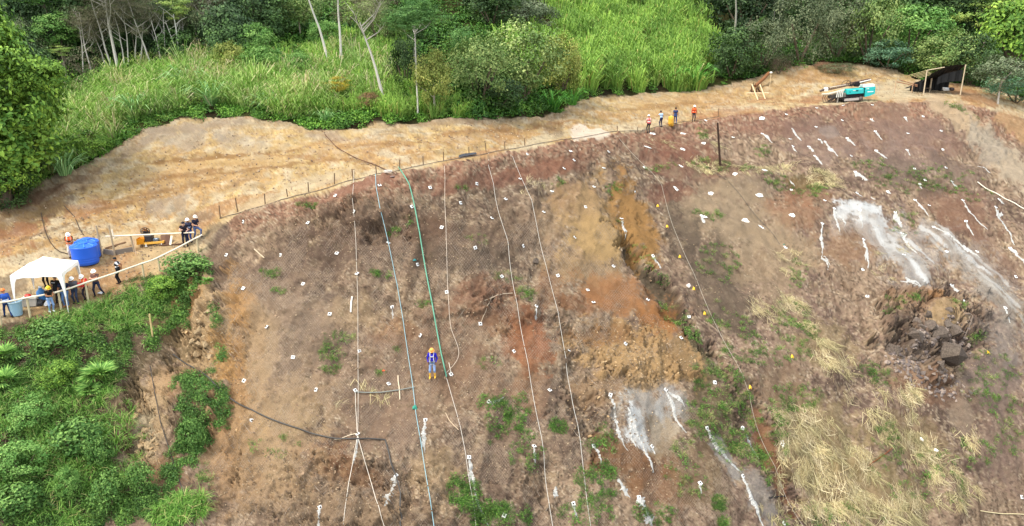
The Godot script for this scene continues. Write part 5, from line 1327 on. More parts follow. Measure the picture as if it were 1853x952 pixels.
func things() -> void:
	for r in ROPES:
		rope("climbing_rope", r[0], "rope", r[1], r[2], S(r[3][0], r[3][1], r[3][2]), 6, "ropes hung down the face")
	rope("hose", "green hose hanging down the face beside the worker", "hose", [[722, 304], [728, 315], [741, 334], [748, 350], [754, 395], [762, 440], [780, 540], [794, 620], [801, 655], [808, 681]], 0.04, S(86, 150, 122), 5, "", satin)
	rope("climbing_rope", "left leg of the forked white rope below the hose plate", "rope", [[649, 794], [640, 840], [631, 890], [621, 960]], 0.014, S(216, 206, 190), 4, "ropes hung down the face")
	rope("climbing_rope", "right leg of the forked white rope below the hose plate", "rope", [[649, 794], [660, 835], [676, 890], [698, 960]], 0.014, S(216, 206, 190), 4, "ropes hung down the face")
	rope("climbing_rope", "short white rope beside the leftmost one, from the grey pipe to the hose plate", "rope", [[643, 710], [645, 750], [648, 790]], 0.013, S(216, 206, 190), 4, "ropes hung down the face")
	rope("hose", "long black hose sagging across the lower left face", "hose", [[310, 634], [330, 655], [362, 672], [400, 712], [450, 742], [520, 770], [575, 790], [620, 800], [660, 799], [701, 795], [703, 806], [706, 830], [714, 858], [722, 876], [727, 890], [725, 955]], 0.036, S(58, 54, 52), 3, "", satin)
	rope("pipe", "short grey horizontal pipe left of the worker's feet", "pipe", [[643, 712], [670, 712], [700, 710], [735, 706], [751, 701]], 0.03, S(126, 130, 122), 2, "", satin)
	rope("cable", "doubled dark cable hanging down the broken rock at left", "cable", [[272, 664], [277, 690], [286, 735], [299, 790], [318, 850], [336, 900], [356, 960]], 0.02, S(72, 68, 64), 3)
	rope("cable", "thin dark cable running down from the crest below the dark post", "cable", [[1250, 282], [1290, 310], [1325, 340], [1352, 366], [1378, 398], [1400, 426], [1412, 440]], 0.016, S(84, 80, 74), 3)
	rope("hose", "thin dark hose curving down the cut bank to the crest stakes", "hose", [[583, 238], [590, 250], [606, 268], [628, 282], [652, 293], [682, 303], [708, 312]], 0.03, S(92, 66, 52), 1)
	rope("hose", "dark hose looping on the terrace behind the tent", "hose", [[74, 384], [78, 400], [85, 430], [96, 450], [110, 457], [128, 461]], 0.03, S(78, 64, 54), 0)
	rope("hose", "dark hose coming down the terrace into the rear blue tank", "hose", [[118, 377], [128, 384], [139, 392], [136, 405], [146, 418], [152, 430]], 0.03, S(82, 70, 60), 0)
	rope("cable", "dark cable laid along the crest at the foot of the stakes", "cable", [[398, 396], [440, 386], [500, 366], [560, 349], [640, 327], [700, 314], [745, 304], [850, 284], [960, 264], [1100, 241], [1160, 236], [1254, 219], [1300, 212]], 0.026, S(104, 94, 86), 1)
	rope("hose", "short black hose at the lower right beside the slanting rope", "hose", [[1395, 900], [1412, 898], [1430, 894]], 0.035, S(50, 48, 48), 1)
	rope("hose", "grey hose on the brow below the woman in the yellow cap", "hose", [[72, 571], [82, 580], [92, 590], [97, 594]], 0.03, S(96, 90, 82), 0)
	rope("hose", "dark hose on the ground at the left edge below the tent", "hose", [[0, 608], [25, 609], [50, 606], [64, 603]], 0.03, S(70, 64, 58), 0)
	for q in [["pipe", "long white pipe lying slantwise on the face at the right edge", [[1767, 332], [1853, 379]], 0.055, S(226, 216, 196)], ["stick", "white straight stick lying left of the leftmost rope", [[637, 537], [635, 565]], 0.05, S(232, 224, 210)], ["stick", "pale wooden stick lying above the grey horizontal pipe's right half", [[720, 680], [724, 723]], 0.032, S(206, 188, 160)], ["rod", "rusty rod lying in the straw at the lower right", [[1572, 843], [1608, 813]], 0.03, S(120, 70, 48)], ["stick", "thin stick stuck by the plate right of the worker's feet", [[812, 657], [818, 680]], 0.02, S(214, 200, 180)], ["stick", "pale stick leaning on the plate where the black hose passes", [[605, 797], [646, 790]], 0.022, S(206, 190, 164)], ["stick", "bent pale stick below the white rope right of the worker", [[806, 752], [812, 768], [828, 785]], 0.022, S(190, 168, 140)],
			["dead_branch", "crooked pale dead branch right of the straight white rope", [[1420 - 545, 546], [890, 540], [910, 533], [928, 530]], 0.03, S(176, 158, 136)], ["dead_branch", "dead branch running down to a plate under the orange patch", [[889, 538], [880, 556], [874, 575], [870, 584]], 0.022, S(170, 152, 130)], ["dead_branch", "pale dead branch at the top left of the netted face", [[461, 451], [468, 458], [478, 467]], 0.035, S(196, 178, 150)], ["log", "dark log lying on the ground in the lower left greenery", [[10, 888], [45, 898], [78, 908]], 0.07, S(120, 108, 92)], ["dead_branch", "pale branch lying in the straw at the far lower right", [[1770, 925], [1810, 930], [1850, 932]], 0.03, S(206, 190, 150)], ["dead_branch", "arched root on the right side of the rock hollow", [[1728, 588], [1736, 582], [1746, 585], [1744, 596], [1738, 610], [1744, 622]], 0.05, S(120, 106, 94)]]:
		rope(q[0], q[1], q[0].replace("_", " "), q[2], q[3], q[4], 0)
	# dark leaning post, short pole, stakes on the crest
	var mb := MB.new()
	var b := G(1304, 302)
	var m := mpp(1304, 302)
	mb.tube([b - Vector3(0, 0.3, 0), b + Vector3(-11.5 * m, 77 * m, 0)], [0.11, 0.09], 8, S(62, 48, 42))
	tag(part("post", mb, matte, self), "tall dark leaning post on the upper right of the face", "post")
	mb = MB.new()
	var u := up_at(278, 618, 574)
	mb.tube(u, [0.05, 0.045], 7, S(206, 182, 128))
	tag(part("pole", mb, matte, self), "yellowish bamboo pole upright at the rim of the left greenery", "pole")
	var stakes := [[399, 395, 374], [431, 384, 361], [480, 370, 352], [521, 356, 343], [558, 347, 330], [605, 334, 315], [640, 325, 308], [682, 316, 299], [723, 308, 290], [766, 297, 282], [803, 291, 275], [849, 280, 267], [880, 274, 260], [914, 270, 256], [950, 264, 251], [1117, 240, 229], [1154, 236, 228], [1300, 212, 198]]
	for i in stakes.size():
		var q: Array = stakes[i]
		mb = MB.new()
		var e := up_at(q[0], q[1], q[2])
		e[1] += Vector3(rnd(-0.08, 0.06), 0, 0)
		mb.tube(e, [0.04, 0.035], 6, S(112, 92, 74))
		tag(part("stake", mb, matte, self), "dark wooden stake on the crest, %s from the left end" % (ORD[i] if i > 0 else "first"), "stake", "stakes along the crest")
	netting()
	rails()
	tent()
	tanks()
	machine()
	rig()
	shelter()
	frame()
	small()
	rocks()
func rails() -> void:
	var white := S(226, 214, 192)
	var o := thing("rail_fence", "long pale pole rail on posts running from the tent up the terrace edge", "fence", G(160, 546))
	var tops: Array = []
	for q in [[3, 590, 556], [55, 574, 544], [111, 561, 532], [160, 547, 516], [261, 505, 479.5], [289.5, 492, 470], [359, 456, 432]]:
		var e := up_at(q[0], q[1], q[2])
		tops.append(e[1] - o.position)
		var mb := MB.new()
		mb.tube([e[0] - o.position, e[1] - o.position + Vector3(0, 0.05, 0)], [0.065, 0.06], 8, S(204, 186, 150))
		part("post", mb, matte, o)
	var far := G(20, 580) - G(-40, 592)
	var pts: Array = [tops[0] - far * 1.0]
	for t in tops:
		pts.append(t + Vector3(0, 0.02, 0.09))
	pts.append(tops[6] + (tops[6] - tops[5]) * 0.1 + Vector3(0, 0.02, 0.09))
	for i in range(0, pts.size() - 1):
		var mb := MB.new()
		var dir: Vector3 = (pts[i + 1] - pts[i]).normalized() * 0.15
		mb.tube([pts[i] - dir, pts[i].lerp(pts[i + 1], 0.5) + Vector3(0, -0.03, 0.015 * (i % 2)), pts[i + 1] + dir], [0.058, 0.054, 0.05], 8, white)
		part("rail", mb, matte, o)
	o = thing("rail_fence", "short pole rail on grey posts in front of the yellow machine", "fence", G(244, 457))
	for q in [[186, 465, 416], [209, 463, 415], [244, 457, 428], [338, 445, 411]]:
		var e := up_at(q[0], q[1], q[2])
		var mb := MB.new()
		var lean := Vector3((-0.12 if q[0] < 300 else -0.08), 0, 0)
		mb.tube([e[0] - o.position, e[1] - o.position + lean], [0.06, 0.055], 8, S(168, 150, 124) if q[0] < 300 else S(206, 190, 160))
		part("post", mb, matte, o)
	var a := up_at(196, 462, 433)[1] as Vector3 - o.position
	var c := up_at(243, 457, 430)[1] as Vector3 - o.position
	var d := up_at(338, 445, 423)[1] as Vector3 - o.position
	var f := up_at(354, 443, 422)[1] as Vector3 - o.position
	var mb2 := MB.new()
	mb2.tube([a, c + Vector3(0, 0, 0.09), d + Vector3(0, 0, 0.1), f], [0.05], 8, white)
	part("rail", mb2, matte, o)
	for q in [["thin white stick standing at the left end of the short rail", 207, 433, 419, 0.05, S(232, 224, 208)], ["thin pale stick standing before the short rail, left of the yellow hopper", 247, 464, 437, 0.025, S(210, 180, 150)]]:
		var e := up_at(q[1], q[2], q[3], 0.1)
		var mb := MB.new()
		mb.tube([e[0], e[1] + Vector3(-0.06, 0, 0)], [q[4]], 6, q[5])
		tag(part("stick", mb, matte, self), q[0], "stick")
func tent() -> void:
	var at := G(92, 541)
	var o := thing("canopy_tent", "white pop-up canopy tent on the terrace at the left", "tent", at, deg_to_rad(12))
	var w := 2.7 * 0.5
	var white := S(250, 247, 240)
	var mb := MB.new()
	var eave := 1.92
	var peak := Vector3(0, 2.62, 0)
	var cs: Array[Vector3] = [Vector3(-w, eave, w), Vector3(w, eave, w), Vector3(w, eave, -w), Vector3(-w, eave, -w)]
	for i in 4:
		var a := cs[i]
		var b := cs[(i + 1) % 4]
		# slightly sagging roof panel in strips
		var n := 6
		for k in n:
			var t0 := float(k) / n
			var t1 := float(k + 1) / n
			var sag0 := Vector3(0, -0.09 * sin(t0 * PI), 0)
			var sag1 := Vector3(0, -0.09 * sin(t1 * PI), 0)
			mb.quad(a.lerp(peak, t1) + sag1 * 0.4, b.lerp(peak, t1) + sag1 * 0.4, b.lerp(peak, t0) + sag0 * 0.4, a.lerp(peak, t0) + sag0 * 0.4, white)
	part("roof", mb, mat(0.7), o)
	for i in 4:
		var a := cs[i]
		var b := cs[(i + 1) % 4]
		var vb := MB.new()
		var out := ((a + b) * 0.5 * Vector3(1, 0, 1)).normalized() * 0.02
		var n := 8
		for k in n:
			var p := a.lerp(b, float(k) / n)
			var q := a.lerp(b, float(k + 1) / n)
			var dp := Vector3(0, -0.2 - 0.03 * sin(k * 2.1), 0)
			var dq := Vector3(0, -0.2 - 0.03 * sin((k + 1) * 2.1), 0)
			vb.quad(p, q, q + dq + out, p + dp + out, white * 0.97)
		part("valance", vb, mat(0.7), o)
	for i in 4:
		var c := cs[i]
		var foot := at + Basis(Vector3.UP, deg_to_rad(12)) * Vector3(c.x, 0, c.z)
		# legs reach the ground under each corner
		var gy := 0.0
		var best := 1e9
		for yy in range(500, 575, 3):
			for xx in range(20, 180, 3):
				var g := G(xx, yy)
				var dd := Vector2(g.x - foot.x, g.z - foot.z).length()
				if dd < best:
					best = dd
					gy = g.y - at.y
		var lb := MB.new()
		lb.bx(Vector3(c.x * 0.985, (eave + gy) * 0.5 - 0.03, c.z * 0.985), Vector3(0.045, eave - gy + 0.06, 0.045), S(236, 234, 230))
		part("leg", lb, satin, o)
		# gathered corner curtain, wide at the top
		var kb := MB.new()
		var ix := Vector3(-signf(c.x), 0, 0)
		var iz := Vector3(0, 0, -signf(c.z))
		var o2 := (Vector3(c.x, 0, c.z)).normalized() * 0.03
		for s in [ix, iz]:
			for k in 5:
				var y0 := eave - 0.2 - k * 0.25
				var y1 := y0 - 0.25
				var w0 := lerpf(0.34, 0.07, sqrt(k / 5.0))
				var w1 := lerpf(0.34, 0.07, sqrt((k + 1) / 5.0))
				var cx := Vector3(c.x, 0, c.z) + o2
				kb.quad(cx + Vector3(0, y0, 0), cx + s * w0 + Vector3(0, y0, 0), cx + s * w1 + Vector3(0, y1, 0), cx + Vector3(0, y1, 0), white * 0.97)
		part("corner_curtain", kb, mat(0.7), o)
func tanks() -> void:
	var blue := S(38, 98, 214)
	for q in [[156, 475, 1.0, "large blue water tank behind the tent, front one of two"], [161, 466, 0.92, "blue water tank half hidden behind the front tank"]]:
		var o := thing("water_tank", q[3], "water tank", G(q[0], q[1]) - Vector3(0, 0.05, 0), 0, "blue water tanks")
		var mb := MB.new()
		var s: float = q[2] * 0.85
		var pr: Array = [Vector2(0.001, 0), Vector2(0.86, 0), Vector2(0.92, 0.06)]
		for k in 3:
			var y := 0.16 + k * 0.13
			pr.append_array([Vector2(0.93, y), Vector2(0.965, y + 0.03), Vector2(0.935, y + 0.06)])
		pr.append_array([Vector2(0.95, 0.7), Vector2(0.965, 1.02), Vector2(0.99, 1.06), Vector2(0.99, 1.11), Vector2(0.93, 1.13), Vector2(0.6, 1.22), Vector2(0.34, 1.27)])
		for k in pr.size():
			pr[k] = pr[k] * s * Vector2(0.97, 1.28)
		mb.lathe(pr, 36, blue)
		part("shell", mb, mat(0.4, 0.0, 0.5), o)
		var lid := MB.new()
		lid.lathe([Vector2(0.36 * s, 1.6 * s), Vector2(0.37 * s, 1.69 * s), Vector2(0.3 * s, 1.72 * s), Vector2(0.001, 1.75 * s)], 24, S(44, 108, 222))
		part("lid", lid, mat(0.4, 0.0, 0.5), o)
		for k in 8:
			var rb := MB.new()
			var a := TAU * k / 8.0 + 0.2
			rb.tube([Vector3(cos(a) * 0.89 * s, 1.45 * s, sin(a) * 0.89 * s), Vector3(cos(a) * 0.4 * s, 1.62 * s, sin(a) * 0.4 * s)], [0.07 * s, 0.05 * s], 6, S(58, 124, 226))
			part("rib", rb, mat(0.4, 0.0, 0.5), o)
	var o := thing("drum", "pale blue open plastic drum at the left end under the rail", "drum", G(31, 570))
	var mb := MB.new()
	mb.lathe([Vector2(0.001, 0), Vector2(0.27, 0), Vector2(0.29, 0.03), Vector2(0.33, 0.42), Vector2(0.355, 0.8), Vector2(0.38, 0.82), Vector2(0.38, 0.86), Vector2(0.34, 0.86), Vector2(0.32, 0.5), Vector2(0.001, 0.48)], 26, S(150, 184, 204))
	part("shell", mb, mat(0.5), o)
	var rim := MB.new()
	rim.lathe([Vector2(0.382, 0.83), Vector2(0.392, 0.85), Vector2(0.382, 0.875), Vector2(0.345, 0.87)], 26, S(172, 196, 206))
	part("rim", rim, mat(0.5), o)
	o = thing("drum", "yellow drum standing among the four people on the crest", "drum", G(1214, 227.5))
	mb = MB.new()
	mb.lathe([Vector2(0.001, 0), Vector2(0.28, 0), Vector2(0.29, 0.32), Vector2(0.305, 0.34), Vector2(0.29, 0.36), Vector2(0.29, 0.66), Vector2(0.305, 0.68), Vector2(0.29, 0.7), Vector2(0.28, 0.95), Vector2(0.2, 1.0), Vector2(0.001, 1.0)], 22, S(226, 170, 56))
	part("shell", mb, satin, o)
	var cap := MB.new()
	cap.lathe([Vector2(0.07, 1.0), Vector2(0.07, 1.05), Vector2(0.001, 1.06)], 12, S(240, 206, 120))
	part("cap", cap, satin, o)
func machine() -> void:
	var org := S(226, 152, 34)
	var dark := S(44, 42, 44)
	var o := thing("mixer_machine", "yellow-orange engine-driven machine with hopper behind the short rail", "machine", G(272, 445), deg_to_rad(6))
	var mb := MB.new()
	# hopper: flared open box
	var t0: Array[Vector3] = [Vector3(-0.72, 0.5, 0.3), Vector3(-0.2, 0.5, 0.3), Vector3(-0.2, 0.5, -0.3), Vector3(-0.72, 0.5, -0.3)]
	var b0: Array[Vector3] = [Vector3(-0.78, 0.06, 0.2), Vector3(-0.34, 0.12, 0.2), Vector3(-0.34, 0.12, -0.2), Vector3(-0.78, 0.06, -0.2)]
	for i in 4:
		var k := (i + 1) % 4
		mb.quad(t0[i], t0[k], b0[k], b0[i], org)
	mb.quad(b0[0], b0[1], b0[2], b0[3], org)
	part("hopper", mb, satin, o)
	mb = MB.new()
	mb.bx(Vector3(0.35, 0.2, 0.22), Vector3(1.25, 0.13, 0.1), S(232, 176, 74), Vector3(0, 0, 0.06))
	mb.bx(Vector3(0.35, 0.2, -0.22), Vector3(1.25, 0.13, 0.1), S(232, 176, 74), Vector3(0, 0, 0.06))
	mb.bx(Vector3(0.95, 0.24, 0), Vector3(0.12, 0.12, 0.5), S(232, 176, 74))
	part("skid_frame", mb, satin, o)
	mb = MB.new()
	mb.rbox(Vector3(0.0, 0.5, -0.05), Vector3(0.5, 0.42, 0.5), 0.05, dark)
	part("engine", mb, satin, o)
	mb = MB.new()
	mb.rbox(Vector3(0.42, 0.36, -0.05), Vector3(0.4, 0.2, 0.3), 0.04, S(120, 132, 144))
	part("gearbox", mb, metal, o)
	mb = MB.new()
	var c := Vector3(-0.15, 0.98, 0.02)
	for ring in [0.3, 0.2]:
		var pts: Array = []
		for k in 25:
			var a := TAU * k / 24.0
			pts.append(c + Vector3(cos(a) * ring, sin(a) * ring * 0.85, 0.08 if ring > 0.25 else 0.16))
		mb.tube(pts, [0.022], 5, dark, false)
	for k in 12:
		var a := TAU * k / 12.0
		mb.tube([c + Vector3(cos(a) * 0.3, sin(a) * 0.255, 0.08), c + Vector3(0, 0, 0.17)], [0.012], 4, dark)
	part("fan_guard", mb, satin, o)
	mb = MB.new()
	for k in 6:
		var a := TAU * k / 6.0
		mb.bx(c + Vector3(cos(a) * 0.13, sin(a) * 0.12, 0), Vector3(0.26, 0.1, 0.03), S(226, 148, 40), Vector3(0.4, 0, a))
	mb.lathe([Vector2(0.06, -0.05), Vector2(0.06, 0.05), Vector2(0.001, 0.06)], 10, org, Transform3D(Basis(Vector3.RIGHT, PI / 2), c))
	part("fan", mb, satin, o)
	mb = MB.new()
	mb.bx(Vector3(-0.12, 0.8, -0.05), Vector3(0.34, 0.3, 0.3), dark)
	part("radiator_stand", mb, satin, o)
	for x in [-0.15, 0.85]:
		mb = MB.new()
		mb.tube([Vector3(x, 0.16, 0.25), Vector3(x, -0.06, 0.25)], [0.035], 6, S(236, 232, 224))
		mb.bx(Vector3(x, -0.02, 0.25), Vector3(0.16, 0.03, 0.1), S(236, 232, 224))
		part("foot", mb, satin, o)
	for q in [[298, 441, 0.46, 0.62, 0.05, S(118, 90, 74), 0.0, "brown plywood board leaning behind the short rail"], [305, 441, 0.3, 0.62, 0.05, S(104, 78, 66), 0.1, "darker brown board right of the plywood board"], [311, 443, 0.14, 0.62, 0.06, S(236, 226, 206), -0.12, "short white plank leaning right of the brown boards"]]:
		var bb := MB.new()
		var p := G(q[0], q[1])
		bb.bx(p + Vector3(0, q[3] * 0.5 - 0.03, 0), Vector3(q[2], q[3], q[4]), q[5], Vector3(-0.35, 0, q[6]))
		tag(part("board", bb, matte, self), q[7], "board")
	for q in [[188, 459, 210, 463, 0.34, S(150, 138, 124), "left grey plank edging the pit beside the tanks"], [211, 462, 243, 456, 0.34, S(118, 108, 98), "thick dark grey plank edging the pit, right one"], [289, 446, 330, 442, 0.1, S(96, 72, 56), "long dark board lying below the white plank"], [190, 452, 228, 440, 0.12, S(140, 112, 88), "narrow board at the back of the plank-edged pit"]]:
		var bb := MB.new()
		var a := G(q[0], q[1])
		var e := G(q[2], q[3])
		var h: float = q[4]
		var d := e - a
		bb.rbox(Vector3.ZERO, Vector3(d.length(), h, 0.1), 0.015, q[5])
		var pl := part("plank", bb, matte, self)
		pl.transform = Transform3D(Basis(d.normalized(), Vector3.UP, d.normalized().cross(Vector3.UP)).orthonormalized(), (a + e) * 0.5 + Vector3(0, h * 0.42, 0))
		tag(pl, q[6], "plank")
func rig() -> void:
	var teal := S(40, 190, 186)
	var grey := S(176, 172, 164)
	var lite := S(226, 224, 216)
	var dark := S(46, 42, 42)
	var o := thing("drill_rig", "teal crawler drill rig with folded mast parked at the crest", "drill rig", G(1536, 183), deg_to_rad(4))
	o.rotation.z = deg_to_rad(4)
	for s in [-0.75, 0.75]:
		var tb := MB.new()
		var n := 40
		var prof: Array[Vector2] = []
		for k in n:
			var a := TAU * k / n
			prof.append(Vector2(cos(a) * 0.27 + (0.95 if cos(a) > 0 else -0.95), 0.28 + sin(a) * 0.27))
		for k in n:
			var p := prof[k]
			var q := prof[(k + 1) % n]
			tb.quad(Vector3(p.x, p.y, s - 0.2), Vector3(q.x, q.y, s - 0.2), Vector3(q.x, q.y, s + 0.2), Vector3(p.x, p.y, s + 0.2), dark)
			for e in [-0.2, 0.2]:
				var ip := (p - Vector2(clampf(p.x, -0.95, 0.95), 0.28)) * 0.75 + Vector2(clampf(p.x, -0.95, 0.95), 0.28)
				var iq := (q - Vector2(clampf(q.x, -0.95, 0.95), 0.28)) * 0.75 + Vector2(clampf(q.x, -0.95, 0.95), 0.28)
				tb.quad(Vector3(p.x, p.y, s + e), Vector3(q.x, q.y, s + e), Vector3(iq.x, iq.y, s + e), Vector3(ip.x, ip.y, s + e), dark)
		for k in 26:
			var x := -1.0 + k * 0.08
			tb.bx(Vector3(x, 0.565, s), Vector3(0.035, 0.035, 0.42), dark)
		var track := part("track", tb, matte, o)
		var fb := MB.new()
		fb.rbox(Vector3(-0.1, 0.27, 0), Vector3(1.9, 0.3, 0.36), 0.05, S(186, 176, 166))
		var fr := part("track_frame", fb, matte, track)
		fr.position.z = s
		var wb := MB.new()
		wb.lathe([Vector2(0.001, -0.2), Vector2(0.24, -0.2), Vector2(0.24, 0.2), Vector2(0.12, 0.21), Vector2(0.1, 0.25), Vector2(0.001, 0.26)], 20, S(104, 96, 92), Transform3D(Basis(Vector3.RIGHT, PI / 2), Vector3(0.95, 0.28, s)))
		part("sprocket", wb, matte, track)
	var mb := MB.new()
	mb.rbox(Vector3(0.1, 0.72, 0), Vector3(2.9, 0.3, 1.1), 0.06, S(56, 52, 50))
	part("chassis", mb, matte, o)
	mb = MB.new()
	mb.rbox(Vector3(0.42, 1.16, 0.1), Vector3(2.0, 0.58, 1.3), 0.08, teal)
	part("engine_housing", mb, satin, o)
	mb = MB.new()
	mb.bx(Vector3(0.55, 1.2, 0.752), Vector3(0.3, 0.12, 0.012), dark)
	mb.bx(Vector3(-0.3, 1.12, 0.752), Vector3(0.1, 0.1, 0.012), dark)
	mb.bx(Vector3(0.2, 1.27, 0.752), Vector3(0.34, 0.08, 0.012), lite)
	mb.bx(Vector3(0.95, 1.3, 0.752), Vector3(0.4, 0.1, 0.012), S(120, 200, 196))
	part("vent", mb, matte, o)
	# tail cabinet with sloped underside
	mb = MB.new()
	var sec: Array[Vector2] = [Vector2(1.52, 0.42), Vector2(2.1, 0.5), Vector2(2.72, 0.72), Vector2(2.74, 1.52), Vector2(1.52, 1.52)]
	for z in [-0.62, 0.8]:
		for k in range(1, 4):
			if z > 0:
				mb.tri(Vector3(sec[0].x, sec[0].y, z), Vector3(sec[k + 1].x, sec[k + 1].y, z), Vector3(sec[k].x, sec[k].y, z), teal)
			else:
				mb.tri(Vector3(sec[0].x, sec[0].y, z), Vector3(sec[k].x, sec[k].y, z), Vector3(sec[k + 1].x, sec[k + 1].y, z), teal)
	for k in 5:
		var p := sec[k]
		var q := sec[(k + 1) % 5]
		mb.quad(Vector3(p.x, p.y, 0.8), Vector3(q.x, q.y, 0.8), Vector3(q.x, q.y, -0.62), Vector3(p.x, p.y, -0.62), teal)
	var tail := part("tail_cabinet", mb, satin, o)
	mb = MB.new()
	mb.bx(Vector3(2.15, 0.98, 0.81), Vector3(0.72, 0.1, 0.016), S(236, 240, 236))
	mb.bx(Vector3(1.72, 1.36, 0.81), Vector3(0.1, 0.16, 0.016), S(216, 234, 230))
	mb.bx(Vector3(1.9, 1.36, 0.81), Vector3(0.1, 0.16, 0.016), S(216, 234, 230))
	mb.bx(Vector3(2.6, 1.18, 0.81), Vector3(0.06, 0.06, 0.016), dark)
	part("marking", mb, matte, tail)
	mb = MB.new()
	mb.rbox(Vector3(2.05, 1.68, 0.1), Vector3(1.35, 0.32, 1.2), 0.09, S(232, 238, 234))
	part("tail_cover", mb, satin, o)
	mb = MB.new()
	mb.bx(Vector3(1.42, 1.0, 0.5), Vector3(0.14, 1.05, 0.4), S(40, 60, 62))
	part("pillar", mb, matte, o)
	# mast lies along the machine, rising to the right
	mb = MB.new()
	var m0 := Vector3(-3.3, 1.42, 0.15)
	var m1 := Vector3(2.3, 2.2, 0.15)
	for q in [[0, 0.13], [0, -0.13], [0.24, 0.13], [0.24, -0.13]]:
		var off := Vector3(0, q[0], q[1])
		mb.tube([m0 + off, m1 + off], [0.05], 5, S(98, 78, 70))
	for k in 22:
		var a := m0.lerp(m1, k / 22.0)
		var c := m0.lerp(m1, (k + 1) / 22.0)
		for z in [-0.13, 0.13]:
			mb.tube([a + Vector3(0, 0.0, z), c + Vector3(0, 0.24, z)], [0.025], 4, S(112, 92, 82))
	part("mast", mb, matte, o)
	mb = MB.new()
	mb.tube([Vector3(0.75, 2.08, 0.38), Vector3(2.35, 2.34, 0.38)], [0.06, 0.05], 8, S(236, 232, 226))
	mb.tube([Vector3(-2.6, 1.78, 0.3), Vector3(-0.6, 1.98, 0.3)], [0.05], 8, S(210, 196, 176))
	part("feed_cylinder", mb, satin, o)
	mb = MB.new()
	mb.lathe([Vector2(0.001, -0.28), Vector2(0.3, -0.28), Vector2(0.3, -0.2), Vector2(0.2, -0.18), Vector2(0.2, 0.18), Vector2(0.3, 0.2), Vector2(0.3, 0.28), Vector2(0.001, 0.28)], 18, dark, Transform3D(Basis(Vector3.RIGHT, PI / 2), Vector3(0.62, 1.95, 0.4)))
	mb.bx(Vector3(0.2, 1.9, 0.38), Vector3(0.7, 0.2, 0.4), dark, Vector3(0, 0, 0.14))
	part("rotary_head", mb, matte, o)
	mb = MB.new()
	mb.rbox(Vector3(-3.05, 1.62, 0.3), Vector3(0.5, 0.42, 0.4), 0.08, S(232, 226, 214))
	mb.tube([Vector3(-3.75, 1.45, 0.3), Vector3(-3.2, 1.62, 0.3)], [0.12, 0.16], 8, S(84, 70, 64))
	part("mast_clamp", mb, satin, o)
	mb = MB.new()
	mb.tube([Vector3(-3.6, 1.08, 0.5), Vector3(-2.8, 1.05, 0.5), Vector3(-0.9, 1.38, 0.5)], [0.12, 0.15, 0.12], 8, S(206, 192, 170))
	part("boom", mb, satin, o)
	for k in 4:
		mb = MB.new()
		var x := -1.85 + k * 0.22
		mb.tube([Vector3(x - 0.06, 0.62, 0.72), Vector3(x + 0.06, 1.35, 0.72)], [0.055], 7, S(222, 222, 214))
		part("cylinder", mb, satin, o)
	mb = MB.new()
	mb.rbox(Vector3(-1.25, 0.82, 0.15), Vector3(1.2, 0.5, 0.9), 0.08, S(128, 126, 114))
	mb.rbox(Vector3(-2.1, 0.7, 0.1), Vector3(0.9, 0.36, 0.5), 0.06, S(92, 88, 82))
	mb.tube([Vector3(-2.6, 0.2, 0.3), Vector3(-1.5, 0.75, 0.3)], [0.1], 7, S(70, 64, 60))
	mb.tube([Vector3(-2.4, 0.1, -0.3), Vector3(-1.4, 0.6, -0.3)], [0.12], 7, dark)
	part("boom_carriage", mb, matte, o)
	mb = MB.new()
	mb.tube([Vector3(-1.6, 0.62, 0.5), Vector3(-1.7, 0.1, 0.6), Vector3(-1.7, -0.05, 0.62)], [0.1, 0.08, 0.14], 7, S(140, 134, 124))
	part("front_jack", mb, matte, o)
	for k in 5:
		mb = MB.new()
		var x := -3.3 + k * 0.33
		mb.tube([Vector3(x, 1.1, 0.5 - k * 0.1), Vector3(x - 0.28, 0.6, 0.62 - k * 0.1), Vector3(x - 0.1, 0.1 + 0.05 * k, 0.66 - k * 0.1), Vector3(x + 0.5, 0.06, 0.6 - k * 0.1), Vector3(x + 1.0, 0.5, 0.45 - k * 0.1)], [0.035], 5, S(88, 74, 66))
		part("hydraulic_hose", mb, matte, o)
	for k in 2:
		mb = MB.new()
		mb.tube([Vector3(-1.2 + k * 0.5, 1.9, 0.2), Vector3(-0.9 + k * 0.5, 2.35, 0.2), Vector3(-0.4 + k * 0.3, 2.5 - 0.1 * k, 0.2), Vector3(0.1, 2.05, 0.2)], [0.03], 5, S(70, 66, 60))
		part("hydraulic_hose", mb, matte, o)
	mb = MB.new()
	for z in [-0.5, 0.7]:
		mb.tube([Vector3(2.78, 0.9, z), Vector3(3.15, 0.95, z), Vector3(3.15, 1.75, z), Vector3(2.78, 1.75, z)], [0.02], 5, S(200, 196, 186))
	part("guard_rail", mb, matte, o)
